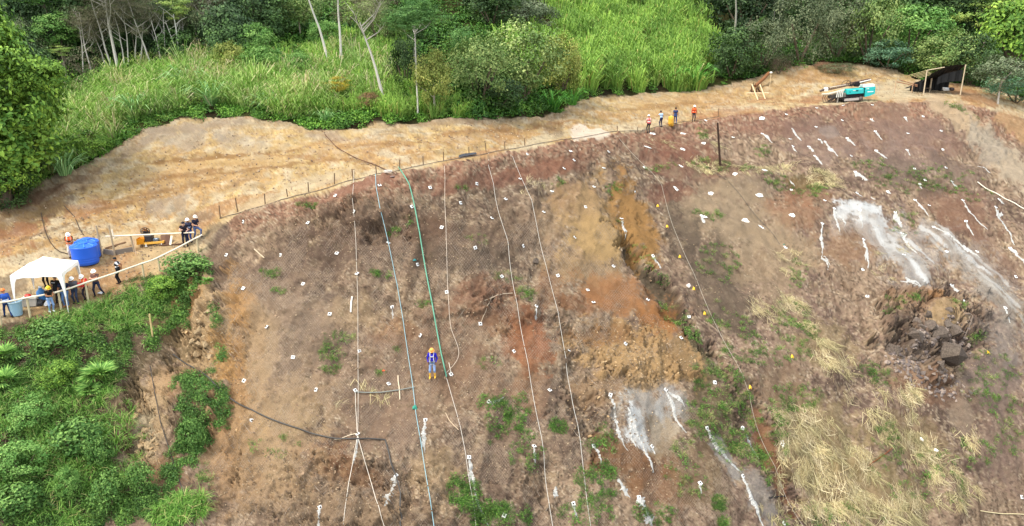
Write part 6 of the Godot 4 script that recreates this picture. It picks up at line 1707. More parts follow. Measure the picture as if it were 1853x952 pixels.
func shelter() -> void:
	var wood := S(198, 180, 152)
	var at := G(1690, 171)
	var m := mpp(1690, 171)
	var o := thing("tarp_shelter", "open lean-to shelter of poles hung with black tarp at the far right", "shelter", at)
	# places measured across (x), up (y) and back (-z) from the shelter's foot
	var fl := Vector3(-16.5 * m, 0, 0)
	var fr := Vector3(42 * m, 0.45, 0)
	var up := 37 * m
	var back := -3.2
	var posts: Array = [[fl, fl + Vector3(0, up, 0), 0.075], [fr, fr + Vector3(0.05, 40 * m, 0), 0.075], [fl + Vector3(-8 * m, 0, -1.6), fl + Vector3(-8 * m, 1.6, -1.6), 0.07], [Vector3(-55 * m, 0.2, -1.2), Vector3(-55 * m, 1.7, -1.2), 0.05], [Vector3(4 * m, 0.2, back * 0.5), Vector3(4 * m, 1.9, back * 0.5), 0.1]]
	for p in posts:
		var mb := MB.new()
		mb.tube([p[0] - Vector3(0, 0.5, 0), p[1]], [p[2], p[2] * 0.9], 7, wood if p[2] > 0.072 else S(190, 160, 130))
		part("post", mb, matte, o)
	var tl: Vector3 = posts[0][1]
	var tr: Vector3 = posts[1][1]
	var mb0 := MB.new()
	mb0.tube([tl, tl.lerp(tr, 0.45) + Vector3(0, 0.06, 0)], [0.06], 6, wood)
	part("beam", mb0, matte, o)
	for k in 5:
		var mb := MB.new()
		var a := tl + Vector3(k * 0.45, -0.12 * k, -0.45 * k)
		mb.tube([a, a + Vector3(-1.9 + k * 0.1, -0.62 + 0.02 * k, -0.5)], [0.035], 6, S(180, 164, 122))
		part("rafter", mb, matte, o)
	for k in 2:
		var mb := MB.new()
		mb.tube([Vector3(-50 * m - k * 0.3, 1.75 - k * 0.25, -1.2), Vector3(-24 * m, 1.1 - k * 0.15, -0.6)], [0.06], 6, S(150, 110, 84))
		part("beam", mb, matte, o)
	# tarp: roof slung between the posts and a back curtain
	var tarp := mat(0.6, 0.0, 0.3)
	var mb := MB.new()
	var g := fnl(66, 0.9, 3)
	var nu := 22
	var nv := 10
	var grid: Array = []
	for j in nv + 1:
		for i in nu + 1:
			var u := float(i) / nu
			var v := float(j) / nv
			var top := (tl + Vector3(0.25, -0.1, -0.1)).lerp(tr, u) + Vector3(0, 0.34 * sin(u * PI) - 0.7 * pow(1.0 - u, 2.2), 0)
			var low := Vector3(lerpf(-26 * m, 42 * m, u), lerpf(0.55, 2.2, pow(u, 0.7)), back)
			var p := top.lerp(low, v) + Vector3(0, -0.25 * sin(v * PI) + 0.12 * g.get_noise_2d(u * 9.0, v * 4.0), 0.15 * g.get_noise_2d(u * 9.0 + 40.0, v * 4.0))
			grid.append(p)
	var blk := S(34, 34, 38)
	for j in nv:
		for i in nu:
			var k := j * (nu + 1) + i
			mb.quad(grid[k + nu + 1], grid[k + nu + 2], grid[k + 1], grid[k], blk)
	part("tarp_roof", mb, tarp, o)
	mb = MB.new()
	for i in 26:
		var u0 := i / 26.0
		var u1 := (i + 1) / 26.0
		var z0 := back * 0.9 + 0.14 * sin(u0 * 40.0)
		var z1 := back * 0.9 + 0.14 * sin(u1 * 40.0)
		var top0 := lerpf(0.9, 2.5, pow(u0, 0.6))
		var top1 := lerpf(0.9, 2.5, pow(u1, 0.6))
		var lo0 := 0.12 + 0.06 * sin(u0 * 7.0)
		var lo1 := 0.12 + 0.06 * sin(u1 * 7.0)
		mb.quad(Vector3(lerpf(-20 * m, 42 * m, u0), top0, z0), Vector3(lerpf(-20 * m, 42 * m, u1), top1, z1), Vector3(lerpf(-20 * m, 42 * m, u1), lo1, z1), Vector3(lerpf(-20 * m, 42 * m, u0), lo0, z0), blk)
	part("back_curtain", mb, tarp, o)
	# left end: bunched tarp hanging to the ground, right end: flap
	mb = MB.new()
	for i in 12:
		var a0 := i / 12.0
		var a1 := (i + 1) / 12.0
		var f := func(a: float, y: float) -> Vector3: return Vector3(-30 * m + a * 20 * m, y, -0.7 + 0.12 * sin(a * 22.0) - a * 0.3)
		mb.quad(f.call(a0, 1.15 + a0 * 0.7), f.call(a1, 1.15 + a1 * 0.7), f.call(a1, 0.35 - 0.1 * sin(a1 * 9.0)), f.call(a0, 0.35 - 0.1 * sin(a0 * 9.0)), blk)
	part("side_curtain", mb, tarp, o)
	mb = MB.new()
	for i in 10:
		var a0 := i / 10.0
		var a1 := (i + 1) / 10.0
		var f := func(a: float, y: float) -> Vector3: return Vector3(lerpf(4 * m, 41.5 * m, a), y, -0.25 + 0.08 * sin(a * 20.0))
		var y0 := lerpf(2.05, 3.0, pow(a0, 0.6))
		var y1 := lerpf(2.05, 3.0, pow(a1, 0.6))
		mb.quad(f.call(a0, y0), f.call(a1, y1), f.call(a1, y1 - 0.9 - 0.5 * a1), f.call(a0, y0 - 0.9 - 0.5 * a0), blk)
	part("front_flap", mb, tarp, o)
	# what stands under it
	var tb := MB.new()
	for q in [[-0.3, 0], [0.3, 0], [-0.3, -0.5], [0.3, -0.5]]:
		tb.tube([Vector3(q[0], -0.1, q[1]), Vector3(q[0] * 0.9, 0.55, q[1])], [0.025], 5, S(60, 54, 50))
	tb.bx(Vector3(0, 0.57, -0.25), Vector3(0.8, 0.04, 0.6), S(120, 100, 84))
	var t := part("work_table", tb, matte, self)
	t.position = at + Vector3(-3 * m, 0.15, -1.0)
	tag(t, "small dark trestle table under the tarp shelter", "table")
	var bb := MB.new()
	bb.lathe([Vector2(0.001, -0.3), Vector2(0.2, -0.3), Vector2(0.22, 0), Vector2(0.2, 0.3), Vector2(0.001, 0.3)], 14, S(60, 52, 50), Transform3D(Basis(Vector3.RIGHT, PI / 2), Vector3(32 * m, 0.62, -0.7)))
	var dr := part("drum", bb, matte, self)
	dr.position = at
	tag(dr, "dark drum lying on its side under the right of the tarp shelter", "drum")
	bb = MB.new()
	var gg := RandomNumberGenerator.new()
	gg.seed = 5
	var pts: Array[Vector3] = []
	for i in 16:
		pts.append(Vector3(gg.randfn() * 0.4, absf(gg.randfn()) * 0.25, gg.randfn() * 0.25))
	var sack := hull(pts, S(186, 186, 184), gg)
	var sk := part("sack", sack, matte, self)
	sk.position = at + Vector3(26 * m, 0.4, -0.9)
	tag(sk, "pale plastic sack under the middle of the tarp shelter", "sack")
func frame() -> void:
	var wood := S(232, 206, 166)
	var m := mpp(1378, 180)
	var at := G(1378, 180)
	var o := thing("timber_frame", "light timber A-frame barrier standing on the terrace left of the rig", "frame", at)
	var mb := MB.new()
	for q in [[-15, 25, -6, 1], [-1, 25, 7, 1]]:
		mb = MB.new()
		mb.tube([Vector3(q[0] * m, q[1] * m, -0.9), Vector3(q[2] * m, -0.1, 0.1)], [0.075, 0.075], 6, wood)
		part("leg", mb, matte, o)
	mb = MB.new()
	mb.tube([Vector3(-24 * m, 10.5 * m, -0.55), Vector3(14 * m, 10.5 * m, -0.55)], [0.07], 6, wood)
	part("crossbar", mb, matte, o)
	mb = MB.new()
	mb.tube([Vector3(-6 * m, 0.05, 0.1), Vector3(7 * m, 0.05, 0.1)], [0.06], 6, S(180, 130, 100))
	part("crossbar", mb, matte, o)
	mb = MB.new()
	mb.tube([G(1366, 163, 0.5), G(1380, 156, 0.9), G(1394, 146, 1.2)], [0.2, 0.22, 0.2], 8, S(130, 88, 56))
	tag(part("log", mb, matte, self), "thick brown log lying slantwise behind the timber frame", "log")
	mb = MB.new()
	for k in 9:
		var a := G(1358 + k * 2.5, 166 + (k % 3) * 1.5, 0.0)
		mb.tube([a, a + Vector3(rnd(-0.5, 0.5), rnd(0.6, 1.5), rnd(-0.2, 0.2))], [0.09, 0.02], 5, S(88, 66, 52))
	tag(part("tree_stump", mb, matte, self), "dark uprooted stump behind the timber frame", "stump")
	mb = MB.new()
	var a := G(1392, 160)
	mb.tube([a, a + Vector3(0, 1.7, 0)], [0.03], 5, wood)
	mb.ball(a + Vector3(0, 1.8, 0), Vector3(0.2, 0.14, 0.14), S(238, 232, 220))
	tag(part("marker_pole", mb, matte, self), "thin pole with a white top at the log's right end", "pole")
func small() -> void:
	var o := thing("crate", "grey plastic crate under the front of the tent", "crate", G(57, 552), deg_to_rad(10))
	var mb := MB.new()
	mb.rbox(Vector3(0, 0.24, 0), Vector3(0.8, 0.48, 0.5), 0.04, S(186, 178, 168))
	part("body", mb, matte, o)
	mb = MB.new()
	mb.rbox(Vector3(0, 0.5, 0), Vector3(0.86, 0.05, 0.56), 0.02, S(206, 200, 190))
	part("rim", mb, matte, o)
	var lid := G(57, 552) + Vector3(0, 0.53, 0)
	mb = MB.new()
	mb.rbox(lid + Vector3(-0.12, 0.07, 0.0), Vector3(0.3, 0.14, 0.22), 0.03, S(214, 52, 40))
	mb.bx(lid + Vector3(-0.12, 0.16, 0.0), Vector3(0.16, 0.03, 0.03), S(180, 40, 34))
	tag(part("toolbox", mb, satin, self), "small red box lying on the grey crate under the tent", "box")
	o = thing("water_bottle", "large blue water bottle standing under the tent", "bottle", G(77, 544))
	mb = MB.new()
	mb.lathe([Vector2(0.001, 0.0), Vector2(0.19, 0.0), Vector2(0.2, 0.05), Vector2(0.185, 0.2), Vector2(0.2, 0.22), Vector2(0.2, 0.42), Vector2(0.08, 0.56), Vector2(0.06, 0.64)], 18, S(52, 116, 178))
	part("body", mb, satin, o)
	mb = MB.new()
	mb.lathe([Vector2(0.07, 0.62), Vector2(0.07, 0.68), Vector2(0.001, 0.69)], 12, S(230, 236, 240))
	part("cap", mb, satin, o)
	o.scale = Vector3.ONE * 1.25
	var g := RandomNumberGenerator.new()
	g.seed = 8
	for q in [[66, 548, 0.36, 0.24, S(58, 58, 64), "dark bag behind the grey crate under the tent", "bag"], [73, 552, 0.3, 0.3, S(44, 44, 48), "black backpack left of the blue water bottle", "backpack"], [86, 552, 0.26, 0.22, S(226, 226, 228), "white plastic bag right of the blue water bottle", "bag"], [52, 549, 0.2, 0.2, S(104, 98, 92), "grey bundle behind the tent's front left leg", "bundle"], [182, 531, 0.2, 0.1, S(228, 230, 232), "white bag on the ground behind the man in brown", "bag"],
			[1667, 797, 0.2, 0.16, S(240, 238, 232), "white plastic bag on the straw at lower right, upper of two", "bag"], [1693, 817, 0.2, 0.14, S(244, 242, 236), "white plastic bag on the straw at lower right, lower of two", "bag"], [1244, 523, 0.2, 0.22, S(220, 208, 198), "pale round sack by the yellow tape beside the slanting rope", "sack"], [750, 471, 0.14, 0.08, S(44, 116, 116), "teal rag lying left of a plate above the worker", "rag"], [751, 743, 0.16, 0.2, S(64, 156, 132), "teal cloth bundle tied to the blue-grey rope", "cloth"], [712, 324, 0.22, 0.05, S(120, 100, 92), "flat dark box on the crest beside the green hose's top", "box"], [1413, 802, 0.14, 0.1, S(222, 214, 206), "pale crumpled bag on the red soil strip at lower right", "bag"], [694, 672, 0.12, 0.06, S(214, 84, 40), "small orange scrap left of the blue-grey rope", "scrap"], [1420, 440, 0.14, 0.06, S(70, 110, 92), "green scrap below the last grout-ringed plate", "scrap"]]:
		var pts: Array[Vector3] = []
		for i in 22:
			pts.append(Vector3(g.randfn(), absf(g.randfn()) + 0.1, g.randfn()).normalized() * Vector3(q[2], q[3] * 1.6, q[2] * 0.8) * g.randf_range(0.8, 1.05))
		var b := part(q[6], hull(pts, q[4], g), mat(0.6), self)
		b.position = G(q[0], q[1], -0.03)
		tag(b, q[5], q[6])
	var tapes := [[1193, 368, "yellow tape scrap right of the slanting rope's upper part"], [1207, 411, "yellow tape scrap just left of the slanting rope, above the weeds"], [1230, 465, "yellow tape scrap left of the slanting rope, level with the yellow scar"], [1253, 527, "yellow tape strip beside the pale round sack"], [1275, 568, "yellow tape scrap touching the slanting rope below the sack"], [1431, 648, "crumpled yellow tape on the weeds above the straw"], [1781, 642, "orange-yellow tape right of the rock hollow"], [1353, 706, "yellow tape scrap right of the lower slanting rope"]]
	for q in tapes:
		var tb := MB.new()
		var p := G(q[0], q[1], 0.05)
		var s := 0.055 * mpp(q[0], q[1]) / 0.03
		tb.quad(p + Vector3(-s, 0.03, 0), p + Vector3(0, 0.16, -0.1), p + Vector3(0.02, 0.02, 0.05), p + Vector3(-s, -0.06, 0.08), S(238, 196, 40))
		tb.quad(p + Vector3(0, 0.16, -0.1), p + Vector3(s, 0.1, 0.02), p + Vector3(s * 1.1, -0.08, 0.12), p + Vector3(0.02, 0.02, 0.05), S(232, 180, 40))
		tag(part("tape", tb, mat(0.5), self), q[2], "tape", "yellow tape scraps")
	# black sheet on the crest
	var sb := MB.new()
	var a := drape([[830, 287], [845, 284], [863, 280]], 4.0, 0.1, 0)
	var c := drape([[832, 284], [846, 281], [862, 278.5]], 4.0, 0.14, 0)
	for i in mini(a.size(), c.size()) - 1:
		sb.quad(c[i], c[i + 1], a[i + 1], a[i], S(58, 58, 66))
	tag(part("plastic_sheet", sb, mat(0.4), self), "crumpled black plastic strip lying on the crest", "sheet")
	# white rope coil on the crest
	sb = MB.new()
	var ce := G(705, 321, 0.05)
	var pts2: Array = []
	for i in 60:
		var t := i * 0.5
		pts2.append(ce + Vector3(cos(t) * (0.22 + 0.05 * sin(t * 0.37)), 0.02 + 0.002 * i, sin(t) * (0.2 + 0.04 * cos(t * 0.5))))
	sb.tube(pts2, [0.016], 5, S(222, 212, 200))
	tag(part("rope_coil", sb, matte, self), "loose coil of white rope on the crest left of the green hose", "rope coil")
func rocks() -> void:
	var n := 0
	for q in [[1704, 656, 24, 1.0, "largest dark grey boulder, below the rock hollow at right"], [1688, 668, 13, 1.1, "brown boulder leaning left of the largest one"], [970, 470, 8, 1.0, "lone brown rock above the second long white rope"], [1693, 690, 7, 1.2, "rounded pale stone below the largest boulder"], [305, 762, 7, 1.6, "white stone by the doubled cable on the left rock"]]:
		_rock(q[0], q[1], q[2], q[3], q[4], "")
	for q in by_x([[1615, 632, 11], [1628, 628, 10], [1645, 622, 12], [1663, 638, 14], [1640, 610, 10], [1655, 606, 12], [1672, 600, 13], [1690, 612, 13], [1703, 598, 12], [1680, 626, 10], [1718, 606, 12], [1650, 590, 10], [1700, 580, 9], [1634, 644, 8], [1668, 582, 10], [1722, 624, 9], [1652, 648, 8], [1710, 622, 10]]):
		_rock(q[0], q[1], q[2] * [1.25, 0.8, 1.0, 0.6][n % 4], 1.0 + 0.2 * (n % 3), "angular grey rock broken out under the hanging roots, %s from left" % nth(q[3]), "ledge rocks in the hollow")
		n += 1
	for q in by_x([[372, 610, 8], [362, 622, 10], [350, 632, 8], [385, 577, 7], [360, 600, 9], [375, 628, 8], [345, 615, 7], [381, 645, 7], [366, 588, 7]]):
		_rock(q[0], q[1], q[2], 2.1, "pale tan rock jutting from the crumbled left rock face, %s from left" % nth(q[3]), "pale rocks of the left rock face")
	for q in by_x([[262, 790, 10], [275, 785, 9], [268, 805, 10], [255, 800, 8], [250, 782, 8], [280, 800, 7], [262, 772, 8], [246, 808, 7], [272, 822, 7]]):
		_rock(q[0], q[1], q[2], 2.2, "pale rock in the bare gully of the lower left greenery, %s from left" % nth(q[3]), "pale rocks in the lower left gully")
	var blk := S(62, 53, 46)
	for q in [[1628, 566, 30, 54, "curtain of dark hanging roots at the left of the rock hollow", 5], [1655, 575, 16, 30, "short dark hanging roots in the middle of the rock hollow", 6], [1722, 572, 22, 40, "thin dark roots hanging at the right of the rock hollow", 7]]:
		var mb := MB.new()
		var g := RandomNumberGenerator.new()
		g.seed = q[5]
		for k in 46:
			var x: float = q[0] + g.randfn() * q[2] * 0.5
			var y: float = q[1] + g.randfn() * 6.0
			var a := G(x, y, 0.06)
			var l: float = q[3] * 0.034 * g.randf_range(0.4, 1.0)
			mb.tube([a, a + Vector3(g.randf_range(-0.1, 0.1), -l * 0.4, 0.28), a + Vector3(g.randf_range(-0.2, 0.2), -l, 0.34 + g.randf() * 0.15)], [0.022, 0.016, 0.008], 4, blk * g.randf_range(0.5, 1.1))
		tag(part("hanging_roots", mb, matte, self), q[4], "roots")
func by_x(l: Array) -> Array:
	l.sort_custom(func(a, b): return a[0] * 1000 + a[1] < b[0] * 1000 + b[1])
	for i in l.size():
		l[i].append(i)
	return l
func _rock(px: float, py: float, r: float, tone: float, label: String, group: String) -> void:
	var g := RandomNumberGenerator.new()
	g.seed = int(px * 31 + py)
	var pts: Array[Vector3] = []
	var s := r * mpp(px, py)
	for i in 14:
		var d := Vector3(g.randfn(), g.randfn(), g.randfn()).normalized()
		d = Vector3(snappedf(d.x, 0.5), snappedf(d.y, 0.5), snappedf(d.z, 0.5)).lerp(d, 0.35)
		pts.append(d * Vector3(s, s * 0.85, s * 0.9))
	var o := part("rock", hull(pts, S(124, 110, 98) * tone if tone < 1.5 else S(206, 178, 138) * (tone * 0.5), g), rock_mat(), self)
	o.transform = Transform3D(Basis(Vector3.UP, g.randf() * TAU), G(px, py, -s * 0.12 if group.begins_with("ledge") else s * 0.1))
	tag(o, label, "rock", group)
var rockm: StandardMaterial3D
func rock_mat() -> StandardMaterial3D:
	if rockm == null:
		rockm = mat(0.9, 0.0, 0.3)
		rockm.albedo_texture = noise_tex(94, 0.02, 0.45, 1.0, 5, 512)
		rockm.normal_enabled = true
		rockm.normal_texture = noise_tex(95, 0.03, 0, 1, 4, 512, 3.0)
		rockm.uv1_triplanar = true
		rockm.uv1_scale = Vector3.ONE * 0.8
	return rockm

func netting() -> void:
	# steel net pinned to the face: two families of crossing wires
	var mb := MB.new()
	var hole := fnl(97, 0.012, 2)
	for fam in [-1.0, 1.0]:
		var x0 := 380.0 - (560.0 if fam > 0 else 0.0)
		while x0 < 1260.0 + (560.0 if fam < 0 else 0.0):
			var prev: Array = []
			var y := 400.0
			while y < 965.0:
				var x: float = x0 + fam * (y - 400.0) * 0.8
				var right := 1120.0 + (y - 400.0) * 0.42
				if x > 405 + 40 * sin(y * 0.02) and x < right and y > row_at(5, x).x + 50 and hole.get_noise_2d(x, y) > -0.1:
					var a := G(x - 0.12, y, 0.03)
					var b := G(x + 0.12, y, 0.03)
					if prev.size():
						mb.quad(prev[0], prev[1], b, a, S(148, 134, 118))
					prev = [a, b]
				else:
					prev = []
				y += 9.0
			x0 += 4.8
	var o := part("wire_netting", mb, mat(0.6, 0.2), self)
	o.set_meta("kind", "stuff")
	tag(o, "steel wire netting pinned over the left and middle of the face", "netting")
# ------------------------------------------------------------------ people: one smooth body each
func nets(mb: MB, bones: Array, cell: float, k: float, ylo := -1e9, yhi := 1e9) -> void:
	# bones: [a, b, ra, rb, colour near a, colour near b, share of the bone in the first colour]
	var lo := Vector3(1e9, 1e9, 1e9)
	var hi := -lo
	for b in bones:
		var r: float = maxf(b[2], b[3]) + 0.09
		lo = lo.min(b[0] - Vector3.ONE * r).min(b[1] - Vector3.ONE * r)
		hi = hi.max(b[0] + Vector3.ONE * r).max(b[1] + Vector3.ONE * r)
	var nx := int((hi.x - lo.x) / cell) + 2
	var ny := int((hi.y - lo.y) / cell) + 2
	var nz := int((hi.z - lo.z) / cell) + 2
	var acc := PackedFloat32Array()
	acc.resize(nx * ny * nz)
	var best := PackedFloat32Array()
	best.resize(nx * ny * nz)
	best.fill(9.0)
	var cols := PackedColorArray()
	cols.resize(nx * ny * nz)
	for b in bones:
		var a: Vector3 = b[0]
		var e: Vector3 = b[1]
		var ra: float = b[2]
		var rb: float = b[3]
		var d := e - a
		var dd := maxf(d.length_squared(), 1e-9)
		var r := maxf(ra, rb) + 0.085
		var l3 := (a.min(e) - Vector3.ONE * r - lo) / cell
		var h3 := (a.max(e) + Vector3.ONE * r - lo) / cell
		for z in range(maxi(0, int(l3.z)), mini(nz - 1, int(h3.z) + 1) + 1):
			for y in range(maxi(0, int(l3.y)), mini(ny - 1, int(h3.y) + 1) + 1):
				for x in range(maxi(0, int(l3.x)), mini(nx - 1, int(h3.x) + 1) + 1):
					var p := lo + Vector3(x, y, z) * cell
					var t := clampf((p - a).dot(d) / dd, 0, 1)
					var f := (p - a - d * t).length() - lerpf(ra, rb, t)
					if f < 0.085:
						var i := (z * ny + y) * nx + x
						acc[i] += exp(-f * k)
						if f < best[i]:
							best[i] = f
							cols[i] = b[4] if t < b[6] else b[5]
	for i in acc.size():
		acc[i] = -log(acc[i]) / k if acc[i] > 1e-12 else 0.3
	if ylo > -1e8:
		for z in nz:
			for y in ny:
				var py := lo.y + y * cell
				var cut := maxf(ylo - py, py - yhi)
				for x in nx:
					var i := (z * ny + y) * nx + x
					acc[i] = maxf(acc[i], cut)
	var base := mb.v.size()
	var vid := PackedInt32Array()
	vid.resize(nx * ny * nz)
	vid.fill(-1)
	var off := [0, 1, nx, nx + 1, nx * ny, nx * ny + 1, nx * ny + nx, nx * ny + nx + 1]
	var edges := [[0, 1], [2, 3], [4, 5], [6, 7], [0, 2], [1, 3], [4, 6], [5, 7], [0, 4], [1, 5], [2, 6], [3, 7]]
	for z in nz - 1:
		for y in ny - 1:
			for x in nx - 1:
				var i := (z * ny + y) * nx + x
				var m := 0
				for q in 8:
					if acc[i + off[q]] < 0:
						m |= 1 << q
				if m == 0 or m == 255:
					continue
				var s := Vector3.ZERO
				var c := 0
				var bc := Color.BLACK
				var bd := 9.0
				for ed in edges:
					var u: int = ed[0]
					var w: int = ed[1]
					var fu := acc[i + off[u]]
					var fw := acc[i + off[w]]
					if (fu < 0) != (fw < 0):
						var t := fu / (fu - fw)
						var pu := Vector3(u & 1, (u >> 1) & 1, u >> 2)
						var pw := Vector3(w & 1, (w >> 1) & 1, w >> 2)
						s += pu.lerp(pw, t)
						c += 1
				for q in 8:
					if best[i + off[q]] < bd:
						bd = best[i + off[q]]
						bc = cols[i + off[q]]
				vid[i] = mb.v.size()
				mb.v.append(lo + (Vector3(x, y, z) + s / c) * cell)
				mb.n.append(Vector3.ZERO)
				mb.c.append(bc)
	var st := [1, nx, nx * ny]
	for z in range(1, nz - 1):
		for y in range(1, ny - 1):
			for x in range(1, nx - 1):
				var i := (z * ny + y) * nx + x
				for ax in 3:
					var f0 := acc[i]
					var f1 := acc[i + st[ax]]
					if (f0 < 0) == (f1 < 0):
						continue
					var u: int = st[(ax + 1) % 3]
					var w: int = st[(ax + 2) % 3]
					var q := [vid[i - u - w], vid[i - w], vid[i], vid[i - u]]
					if q.min() < 0:
						continue
					if f0 < 0:
						q.reverse()
					for t in [[0, 1, 2], [0, 2, 3]]:
						var a: int = q[t[0]]
						var b: int = q[t[1]]
						var cc: int = q[t[2]]
						mb.ix.append(a); mb.ix.append(b); mb.ix.append(cc)
						var nn := (mb.v[a] - mb.v[cc]).cross(mb.v[a] - mb.v[b])
						mb.n[a] += nn; mb.n[b] += nn; mb.n[cc] += nn
	for i in range(base, mb.v.size()):
		mb.n[i] = mb.n[i].normalized() if mb.n[i].length_squared() > 1e-20 else Vector3.UP
func bend(a: Vector3, t: Vector3, la: float, lb: float, pole: Vector3) -> Array:
	var d := t - a
	var l := clampf(d.length(), 0.05, (la + lb) * 0.995)
	d = d.normalized()
	var x := (la * la - lb * lb + l * l) / (2.0 * l)
	var h := sqrt(maxf(la * la - x * x, 0.0))
	var p := (pole - d * pole.dot(d)).normalized()
	return [a + d * x + p * h, a + d * l]
func person(label: String, px: float, py: float, tall: float, yaw: float, q: Dictionary) -> Node3D:
	var o := thing("person", label, "person", G(px, py), deg_to_rad(yaw), q.get("group", ""))
	var s := tall / 1.75
	var wide: float = q.get("wide", 1.0)
	var shirt: Color = q.shirt
	var sleeve: Color = q.get("sleeve", shirt)
	var pants: Color = q.pants
	var boots: Color = q.get("boots", S(44, 38, 34))
	var skin: Color = q.get("skin", S(168, 118, 88))
	var lean := Basis(Vector3.RIGHT, deg_to_rad(q.get("lean", 3.0)))
	var hip := Vector3(0, 0.93, 0) + (q.get("shift", Vector3.ZERO) as Vector3)
	var body := func(v: Vector3) -> Vector3: return hip + lean * (v - Vector3(0, 0.93, 0))
	var hy: float = q.get("nod", 8.0)
	var headb := lean * Basis(Vector3.UP, deg_to_rad(q.get("turn", 0.0))) * Basis(Vector3.RIGHT, deg_to_rad(hy))
	var neck: Vector3 = body.call(Vector3(0, 1.46, 0))
	var head := neck + headb * Vector3(0, 0.165, 0.015)
	var bones: Array = []
	var one := func(a: Vector3, b: Vector3, ra: float, rb: float, c1: Color, c2: Color = Color(-1, 0, 0), share := 2.0): bones.append([a * s, b * s, ra * s, rb * s, c1, c1 if c2.r < 0 else c2, share])
	# trunk
	one.call(hip + Vector3(-0.065 * wide, -0.02, 0), hip + Vector3(0.065 * wide, -0.02, 0), 0.115 * wide, 0.115 * wide, pants)
	one.call(body.call(Vector3(-0.05 * wide, 1.08, 0.01 * wide)), body.call(Vector3(0.05 * wide, 1.08, 0.01 * wide)), 0.115 * wide, 0.115 * wide, shirt)
	one.call(body.call(Vector3(-0.085, 1.3, 0)), body.call(Vector3(0.085, 1.3, 0)), 0.118 * wide, 0.118 * wide, shirt)
	one.call(body.call(Vector3(-0.15, 1.4, -0.01)), body.call(Vector3(0.15, 1.4, -0.01)), 0.062, 0.062, shirt)
	one.call(body.call(Vector3(0, 1.42, -0.01)), head + headb * Vector3(0, -0.07, -0.02), 0.056, 0.052, skin)
	# head
	one.call(head + headb * Vector3(0, 0.03, -0.015), head + headb * Vector3(0, -0.02, 0.005), 0.094, 0.084, skin)
	one.call(head + headb * Vector3(0, -0.03, 0.03), head + headb * Vector3(0, -0.085, 0.055), 0.06, 0.034, skin)
	one.call(head + headb * Vector3(0, 0.0, 0.085), head + headb * Vector3(0, -0.022, 0.104), 0.012, 0.017, skin)
	for e in [-1, 1]:
		one.call(head + headb * Vector3(0.088 * e, 0.01, -0.01), head + headb * Vector3(0.092 * e, -0.03, -0.005), 0.018, 0.014, skin)
	# legs
	for e in [-1, 1]:
		var f: Vector3 = q.get("fl", Vector3(0.11, 0, 0.02)) if e > 0 else q.get("fr", Vector3(-0.11, 0, -0.02))
		var h := hip + Vector3(0.092 * e, -0.04, 0)
		var kn := bend(h, f + Vector3(0, 0.085, 0), 0.43, 0.42, Vector3(0.12 * e, 0, 1))
		one.call(h, kn[0], 0.088 * sqrt(wide), 0.06, pants)
		one.call(kn[0], kn[1], 0.06, 0.045, pants, boots, q.get("boot_at", 0.9))
		var toe := Vector3(0.05 * e, 0, 1).normalized()
		one.call(kn[1] + Vector3(0, -0.035, -0.03), kn[1] + toe * 0.15 + Vector3(0, -0.05, 0), 0.045, 0.036, boots)
	# arms
	var hands: Array = []
	for e in [-1, 1]:
		var sh: Vector3 = body.call(Vector3(0.185 * wide * e, 1.4, -0.01))
		var t: Vector3 = q.get("hl", Vector3(0.27 * wide, 0.86, 0.06)) if e > 0 else q.get("hr", Vector3(-0.27 * wide, 0.86, 0.06))
		var el := bend(sh, t, 0.285, 0.255, q.get("elbow", Vector3(0.5 * e, -0.2, -0.8)) * Vector3(e if q.has("elbow") else 1, 1, 1))
		var share: float = q.get("sleeve_at", 2.0)
		one.call(sh, el[0], 0.058 * sqrt(wide), 0.043, sleeve, skin, share)
		one.call(el[0], el[1], 0.042, 0.03, sleeve if share > 1.0 else skin, skin, 0.93)
		var hd: Vector3 = (el[1] - el[0]).normalized()
		one.call(el[1], el[1] + hd * 0.07, 0.03, 0.03, skin)
		hands.append([el[1], hd, e])
	var mb := MB.new()
	nets(mb, bones, 0.024 * s, 60.0 / s)
	for h in hands:
		var w: Vector3 = h[0]
		var d: Vector3 = h[1]
		var sd := d.cross(Vector3(0, 0, 1))
		sd = (Vector3.RIGHT if sd.length() < 0.2 else sd).normalized()
		var pn := sd.cross(d).normalized()
		for i in 4:
			var b: Vector3 = w + d * 0.085 + sd * (i - 1.5) * 0.019
			var l: float = [0.062, 0.074, 0.07, 0.055][i]
			mb.tube([b * s, (b + d * l * 0.5 + pn * 0.006) * s, (b + d * l * 0.85 + pn * 0.026) * s], [0.0095 * s, 0.009 * s, 0.007 * s], 5, skin)
		var tb: Vector3 = w + d * 0.03 - sd * 0.03
		mb.tube([tb * s, (tb + d * 0.03 - sd * 0.022 + pn * 0.01) * s, (tb + d * 0.06 - sd * 0.02 + pn * 0.022) * s], [0.012 * s, 0.0105 * s, 0.008 * s], 5, skin)
	# eyes and mouth
	for e in [-1, 1]:
		mb.ball((head + headb * Vector3(0.033 * e, 0.008, 0.083)) * s, Vector3(0.012, 0.008, 0.008) * s, S(40, 30, 26), 6, headb)
	mb.ball((head + headb * Vector3(0, -0.055, 0.086)) * s, Vector3(0.022, 0.005, 0.006) * s, S(120, 66, 56), 6, headb)
	part("body", mb, mat(0.8, 0.0, 0.3), o)
	var ht := Transform3D(headb * Basis.from_scale(Vector3.ONE * s), (head + headb * Vector3(0, 0.03, -0.012)) * s)
